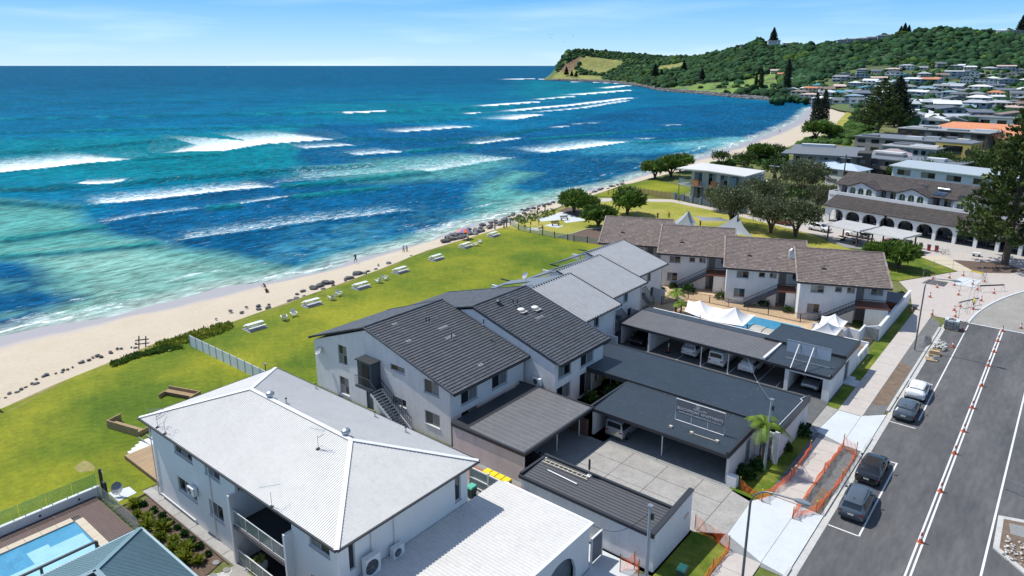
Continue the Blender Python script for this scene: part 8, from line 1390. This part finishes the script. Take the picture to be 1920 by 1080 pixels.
RC=[('white',mat('r_white',(.68,.70,.72),.5)),('pale grey',mat('r_pgrey',(.40,.43,.46),.5)),('slate',mat('r_slate',(.12,.14,.17),.6)),('mid grey',mat('r_mgrey',(.24,.26,.28),.6)),('charcoal',mat('r_char',(.06,.065,.075),.6)),('pale blue',mat('r_blue',(.22,.32,.40),.5)),('brown',mat('r_brown',(.20,.15,.13),.7)),('terracotta',mat('r_terra',(.48,.20,.10),.8)),('pinkish',mat('r_pink',(.52,.40,.36),.7)),('teal',mat('r_teal',(.08,.26,.34),.5))]
WC=[('white',M_WHITE),('cream',mat('w_cream',(.56,.52,.43),.8)),('grey',mat('w_grey',(.33,.35,.37),.8)),('blue-grey',mat('w_blue',(.28,.38,.45),.8)),('brick',mat('w_brick',(.28,.17,.11),.85)),('dark',mat('w_dark',(.09,.10,.11),.8))]
rows_=[('lowest',400,1690,1940,9),('second lowest',445,1700,1950,9),('third',500,1655,1950,11),('fourth',560,1600,1950,13),('fifth',620,1530,1950,16),('sixth',690,1510,1950,17),('seventh',755,1480,1950,18),('eighth',820,1470,1950,18),('top',880,1560,1950,13)]
rg=random.Random(77);ords=['first','second','third','fourth','fifth','sixth','seventh','eighth','ninth','tenth','eleventh','twelfth','thirteenth','fourteenth','fifteenth','sixteenth','seventeenth','eighteenth']
wts=[18,14,12,14,8,9,6,4,5,2]
for rn,d,xa,xb,n in rows_:
 for k in range(n):
  px=xa+(xb-xa)*(k+.5+rg.uniform(-.25,.25))/n;dd=d+rg.uniform(-14,14)
  if abs(px-1640)<42 and d<560:continue
  g=terr_at(px,dd);g.z=max(g.z,0)-.2;rc=rg.choices(RC,wts)[0];wc=rg.choice(WC[:4]if rg.random()<.75 else WC);w_=rg.uniform(11,19);fm=rg.choice(['hip','hip','gable','skill','front']);st=rg.choice([1,2,2]);
  o=block('suburb_house',f'{ords[k]} house from the left in the {rn} row, {rc[0]} {"hip" if fm == "hip" else "pitched"} roof, {wc[0]} walls','house',g-Vector((w_/2,4,0)),rg.uniform(-.5,.25)+R(20),w_,rg.uniform(8,12),2.9*st,wc[1],rc[1],fm,st,rg.choice([3,4]),rg.uniform(1.2,2.2),.8,'houses climbing the far slope',detail=False)
for k,(px,py,w_,l,wi,ri)in enumerate(((1470,158,26,'white holiday flats with gables beside the green slope',0,5),(1500,155,34,'long white holiday row with five gables',0,3),(1458,147,24,'holiday flats with orange roof at the top of the green slope',1,7),(1445,140,16,'small pinkish house at the head of the green slope',1,8),(1545,178,10,'bright ochre beach house among dark trees',1,6))):
 d=float(np.interp(py,[terr(px,t_)[1]for t_ in np.linspace(7,0,40)],[terr(px,t_)[0]for t_ in np.linspace(7,0,40)]));g=AD(px,py,d);block('holiday_flats',l,'apartment building',g,R(25),w_,10,6,M_YW if k==4 else WC[wi][1],RC[ri][1],'gable',2,6,2.2,.5,'holiday flats by the bay',detail=False)
for k,(px,l,w_,ri)in enumerate(((1440,'white-walled house below the lone crest pine',22,4),(1468,'pale roofed house right of the lone crest pine',20,0),(1388,'dark house on the left shoulder of the hill',14,4),(1570,'first dark villa on the crest row',18,4),(1588,'second dark villa on the crest row',18,2),(1606,'third villa on the crest row, brown roofed',20,6),(1626,'fourth villa on the crest row, grey roofed',20,3),(1645,'fifth villa on the crest row, next to the trees',18,2),(1890,'flat villa near the crest pine at the picture edge',22,4),(1872,'pale villa on the crest left of the flat one',14,0))):d,p_=terr(px,6.85);g=AD(px,p_,d);block('crest_villa',l,'house',g+Vector((0,0,4)),R(30),w_,10,5.5,WC[0 if k in(0,1,9)else 2][1],RC[ri][1],'hip' if k%2 else 'skill',2,4,1.5,.8,'villas on the hill crest',detail=False)
for k,(px,py,l)in enumerate(((1697,216,'white van in the beach car park'),(1712,230,'white car nearest the orange roof'),(1702,227,'dark car beside the white one near the orange roof'),(1740,218,'silver car under the spreading tree'),(1748,214,'white car behind the silver one under the tree'))):car('hatch' if k else 'van',(CW,CW,CDG,CG,CW)[k],l,A(px,py),rg.uniform(0,3),group='cars in the beach car park')
flat('beach_car_park',G((1690,214),(1745,210),(1765,222),(1730,240),(1700,236)),.05,M_CONCD);flat('dune_grass',G((1560,240),(1600,196),(1625,188),(1650,214),(1640,235),(1580,262),(1545,268)),.03,M_LAWNY)
rg=random.Random(5);q=MB()
for k in range(1500):
 px=1040+470*(1-(1-rg.random())**1.6);d,p_=terr(px,rg.uniform(0,1.05));g=AD(px,p_,d);q.tn=rg.uniform(.5,2.0);q.blob((g.x,g.y,max(g.z,-2.4)),rg.uniform(.8,2.4),1,.3,k,(1,1,.6))
q.build('shore_boulders',M_ROCK,kind='stuff')
SKIN=mat('skin',(.42,.24,.16),.6);HAIR=mat('dark_hair',(.03,.02,.015),.8);
def person(lab,loc,rot,pose='stand',top=(.1,.1,.12),bot=(.03,.03,.05),h=1.74,group=None):
 t=thing('person',lab,'person',loc,rot,group=group);me=bpy.data.meshes.new('body');V=[];E=[];Rr=[]
 def v(p,r,par=None):V.append(p);Rr.append(r);E.append((par,len(V)-1))if par is not None else None;return len(V)-1
 hip=.92;lean=0.0
 if pose=='sit':hip=.14
 if pose=='crouch':hip=.38
 tl={'stand':.0,'walk':.06,'sit':.05,'crouch':.35}[pose];pv=v((0,0,hip),.135);w_=v((tl*.3,0,hip+.18),.12,pv);ch=v((tl*.7,0,hip+.38),.145,w_);nk=v((tl,0,hip+.56),.06,ch);hd=v((tl+.02,0,hip+.66),.085,nk);v((tl+.025,0,hip+.78),.09,hd)
 for s in(-1,1):
  sh=v((tl*.95,s*.19,hip+.50),.06,ch);sw={'stand':.03,'walk':.22*s,'sit':.2,'crouch':.3}[pose];el=v((tl+sw*.5+.02,s*.25,hip+.24),.045,sh);wr=v((tl+sw+.08,s*.24,hip+.01+abs(sw)*.3),.03,el);pm_=v((tl+sw+.11,s*.24,hip-.05+abs(sw)*.3),.032,wr)
  for f in range(4):a=v((tl+sw+.085+f*.02,s*.24,hip-.10-.012*(f in(1,2))+abs(sw)*.3),.009,pm_);v((tl+sw+.10+f*.02,s*.235,hip-.135-.01*(f in(1,2))+abs(sw)*.3),.008,a)
  v((tl+sw+.15,s*.225,hip-.06+abs(sw)*.3),.010,pm_)
  st={'stand':.02*s,'walk':.20*s,'sit':.45,'crouch':.30}[pose];hp=v((0,s*.09,hip-.04),.10,pv)
  if pose in('stand','walk'):kn=v((st*.55+.03,s*.10,.49),.065,hp);an=v((st-.04,s*.10,.09),.042,kn);v((st+.12,s*.11,.035),.035,an)
  else:kn=v((.38,s*.13,hip+(.28 if pose=='sit' else.12)),.065,hp);an=v((.42 if pose=='sit' else.15,s*.13,.08),.042,kn);v((.56 if pose=='sit' else.30,s*.13,.035),.035,an)
 me.from_pydata(V,E,[]);ob=bpy.data.objects.new('body',me);COL.objects.link(ob);sk=ob.modifiers.new('skin','SKIN');sk.use_smooth_shade=True;sb=ob.modifiers.new('sub','SUBSURF');sb.levels=sb.render_levels=1
 for i,d in enumerate(me.skin_vertices[0].data):d.radius=(Rr[i],Rr[i]);d.use_root=i==0
 bpy.context.view_layer.update();m2=bpy.data.meshes.new_from_object(ob.evaluated_get(bpy.context.evaluated_depsgraph_get()));ob.modifiers.clear();ob.data=m2;m2 .name='body';m2 .materials.clear()
 cm=lambda c:mat('cloth_%d_%d_%d'%tuple(int(x*99)for x in c),c,.85)
 for m in(SKIN,cm(top),cm(bot),HAIR):m2 .materials.append(m)
 for f in m2 .polygons:
  c=f.center;i=0;arm=abs(c.y)>.215
  if c.z>hip+.70:i=3 if(c.x<tl+.04 or c.z>hip+.80)else 0
  elif c.z>hip+.02 and not(arm and c.z<hip+.26):i=1 if c.z<hip+.57 else 0
  elif not arm and(c.z>.48 if pose in('stand','walk')else c.z>hip-.2):i=2
  f.material_index=i;f.use_smooth=True
 ob.parent=t;t.scale=(h/1.74,)*3
 fz=MB();fz.box(tl+.105,-.012,hip+.70,tl+.125,.012,hip+.74);[fz.box(tl+.10,s*.033-.01,hip+.745,tl+.112,s*.033+.01,hip+.757)for s in(-1,1)];fz.box(tl+.10,-.02,hip+.675,tl+.11,.02,hip+.683);fz.build('face_features',HAIR,t);return t
person('worker in yellow shirt and dark shorts beside the roundabout kerb',A(1824,579,.03),R(200),'stand',(.62,.60,.02),(.02,.03,.06))
for(px,py,z,ps,tp,bt,l,hh,gp)in((498,541,-1.4,'crouch',(.06,.05,.05),(.05,.04,.04),'person crouching at the wet sand with a small companion',1.6,0),(500,550,-1.25,'sit',(.05,.04,.04),(.03,.03,.03),'person in dark clothes sitting on the dry sand',1.7,0),(667,493,-1.6,'walk',(.03,.04,.06),(.02,.02,.04),'lone person in dark clothes walking at the water edge',1.78,0),(709,501,-.9,'crouch',(.05,.35,.45),(.05,.2,.3),'child in turquoise playing by the rocks',1.15,0),(757,475,-1.5,'walk',(.55,.58,.62),(.10,.11,.14),'person in a pale shirt strolling with a companion',1.72,0),(763.5,474.5,-1.5,'walk',(.03,.03,.03),(.02,.02,.02),'person in a long black top strolling beside the pale shirt',1.62,0),(835,458,-1.3,'stand',(.03,.03,.03),(.02,.02,.02),'person standing left before the boulders',1.75,0),(841,457,-1.2,'stand',(.16,.10,.07),(.03,.03,.03),'person standing right before the boulders',1.65,0),(878,457,0,'stand',(.02,.02,.03),(.02,.02,.02),'person in black standing under the striped umbrella',1.7,0),(984,428,0,'sit',(.20,.10,.07),(.03,.03,.05),'picnicker sitting leftmost on the grass behind the glass fence',1.7,1),(995,424,0,'stand',(.10,.08,.08),(.03,.03,.03),'picnicker kneeling up in dark top behind the glass fence',1.0,1),(1010,421,0,'stand',(.65,.62,.58),(.30,.25,.2),'picnicker in white standing by the group',1.7,1),(1009,430,0,'sit',(.6,.58,.55),(.04,.04,.05),'picnicker in white sitting against the dark chair',1.7,1),(1018,429,0,'sit',(.12,.09,.08),(.05,.05,.06),'picnicker in brown sitting rightmost of the group',1.7,1),(1233,412,0,'walk',(.03,.03,.03),(.02,.02,.02),'person in black walking across the park lawn',1.7,2),(1254,411,0,'walk',(.40,.12,.05),(.05,.03,.03),'person in a rust top walking across the park lawn',1.7,2),(1272,379,0,'walk',(.30,.14,.10),(.05,.05,.05),'person in red-brown on the park path by the timber fence',1.7,2),(1294,380,0,'walk',(.62,.60,.58),(.3,.3,.3),'person in white on the park path by the pillared fence',1.7,2),(1384,409,0,'walk',(.6,.6,.6),(.05,.05,.06),'person in white on the path behind the park sail',1.7,2),(1313,424,0,'stand',(.25,.08,.05),(.03,.03,.04),'person at the dark post under the flat grey sail',1.6,2),(1462,249,-1.8,'walk',(.05,.05,.06),(.03,.03,.03),'distant person on the wet sand below the grey block',1.7,3),(1573,381,.04,'walk',(.08,.3,.5),(.03,.03,.05),'person in blue under the first cafe arch',1.7,3)):
 person(l,A(px,py,z),(px*1.7)%6.28,ps,tp,bt,hh,('people on the beach','picnickers behind the glass fence','people in the park','distant people')[gp])
for k,(px,py)in enumerate(((1536,205),(1548,200),(1555,207),(1562,197),(1530,212))):person(f'{ords[k]} tiny beachgoer by the far dunes, counted from the column pines',A(px,py,-1.2),k,'stand',(.5-.1*k,.2,.1+.1*k),(.1,.1,.2),1.7,'beachgoers by the far dunes')
PB=thing('picnic_blanket','pale blanket spread among the picnickers','blanket',tuple(A(1002,430,.03)));MB().box(-1.4,-.9,0,1.4,.9,.03).build('cloth',M_SAIL,PB)
for k,(px,py)in enumerate(((1030,65),(1033,71),(1035,65),(1060,80),(1058,78),(1073,66),(1075,68),(994,68),(1006,70))):
 b=AD(px,py,420);t=MB();s=.5;t.poly([(0,-s*1.5,.25),(.25,0,0),(-.15,0,0)]);t.poly([(0,s*1.5,.25),(-.15,0,0),(.25,0,0)]);t.hexa([(-.3,-.06,-.05),(.35,-.03,-.03),(.35,.03,-.03),(-.3,.06,-.05)],[(-.3,-.03,.03),(.3,-.01,.03),(.3,.01,.03),(-.3,.03,.03)]);o=t.build('bird',M_BLACK);o.location=b;o.rotation_euler=(0,.2,k*.7);tag(o,['upper bird of the pair nearest the headland, leftmost flock','lowest bird of the middle-left flock','second upper bird of the middle-left flock','lower right bird above the headland tip','lower left bird above the headland tip','upper bird of the right-hand pair','lower bird of the right-hand pair','leftmost bird of all, far out over the sea','second bird from the left, over the sea'][k],'bird','birds over the bay')
b=A(427,126.2,SEA_Z);t=thing('sailing_boat','tiny white sailing boat on the horizon','boat',(b.x,b.y,SEA_Z));MB().hexa([(-12,-3,0),(12,-1,0),(12,1,0),(-12,3,0)],[(-12,-4,4),(16,0,4),(16,0.1,4),(-12,4,4)]).build('hull',M_WHITE,t);MB().hexa([(-10,-.2,5),(3,-.2,5),(3,.2,5),(-10,.2,5)],[(2,-.2,38),(3,-.2,38),(3,.2,38),(2,.2,38)]).build('sail',M_SAIL,t)
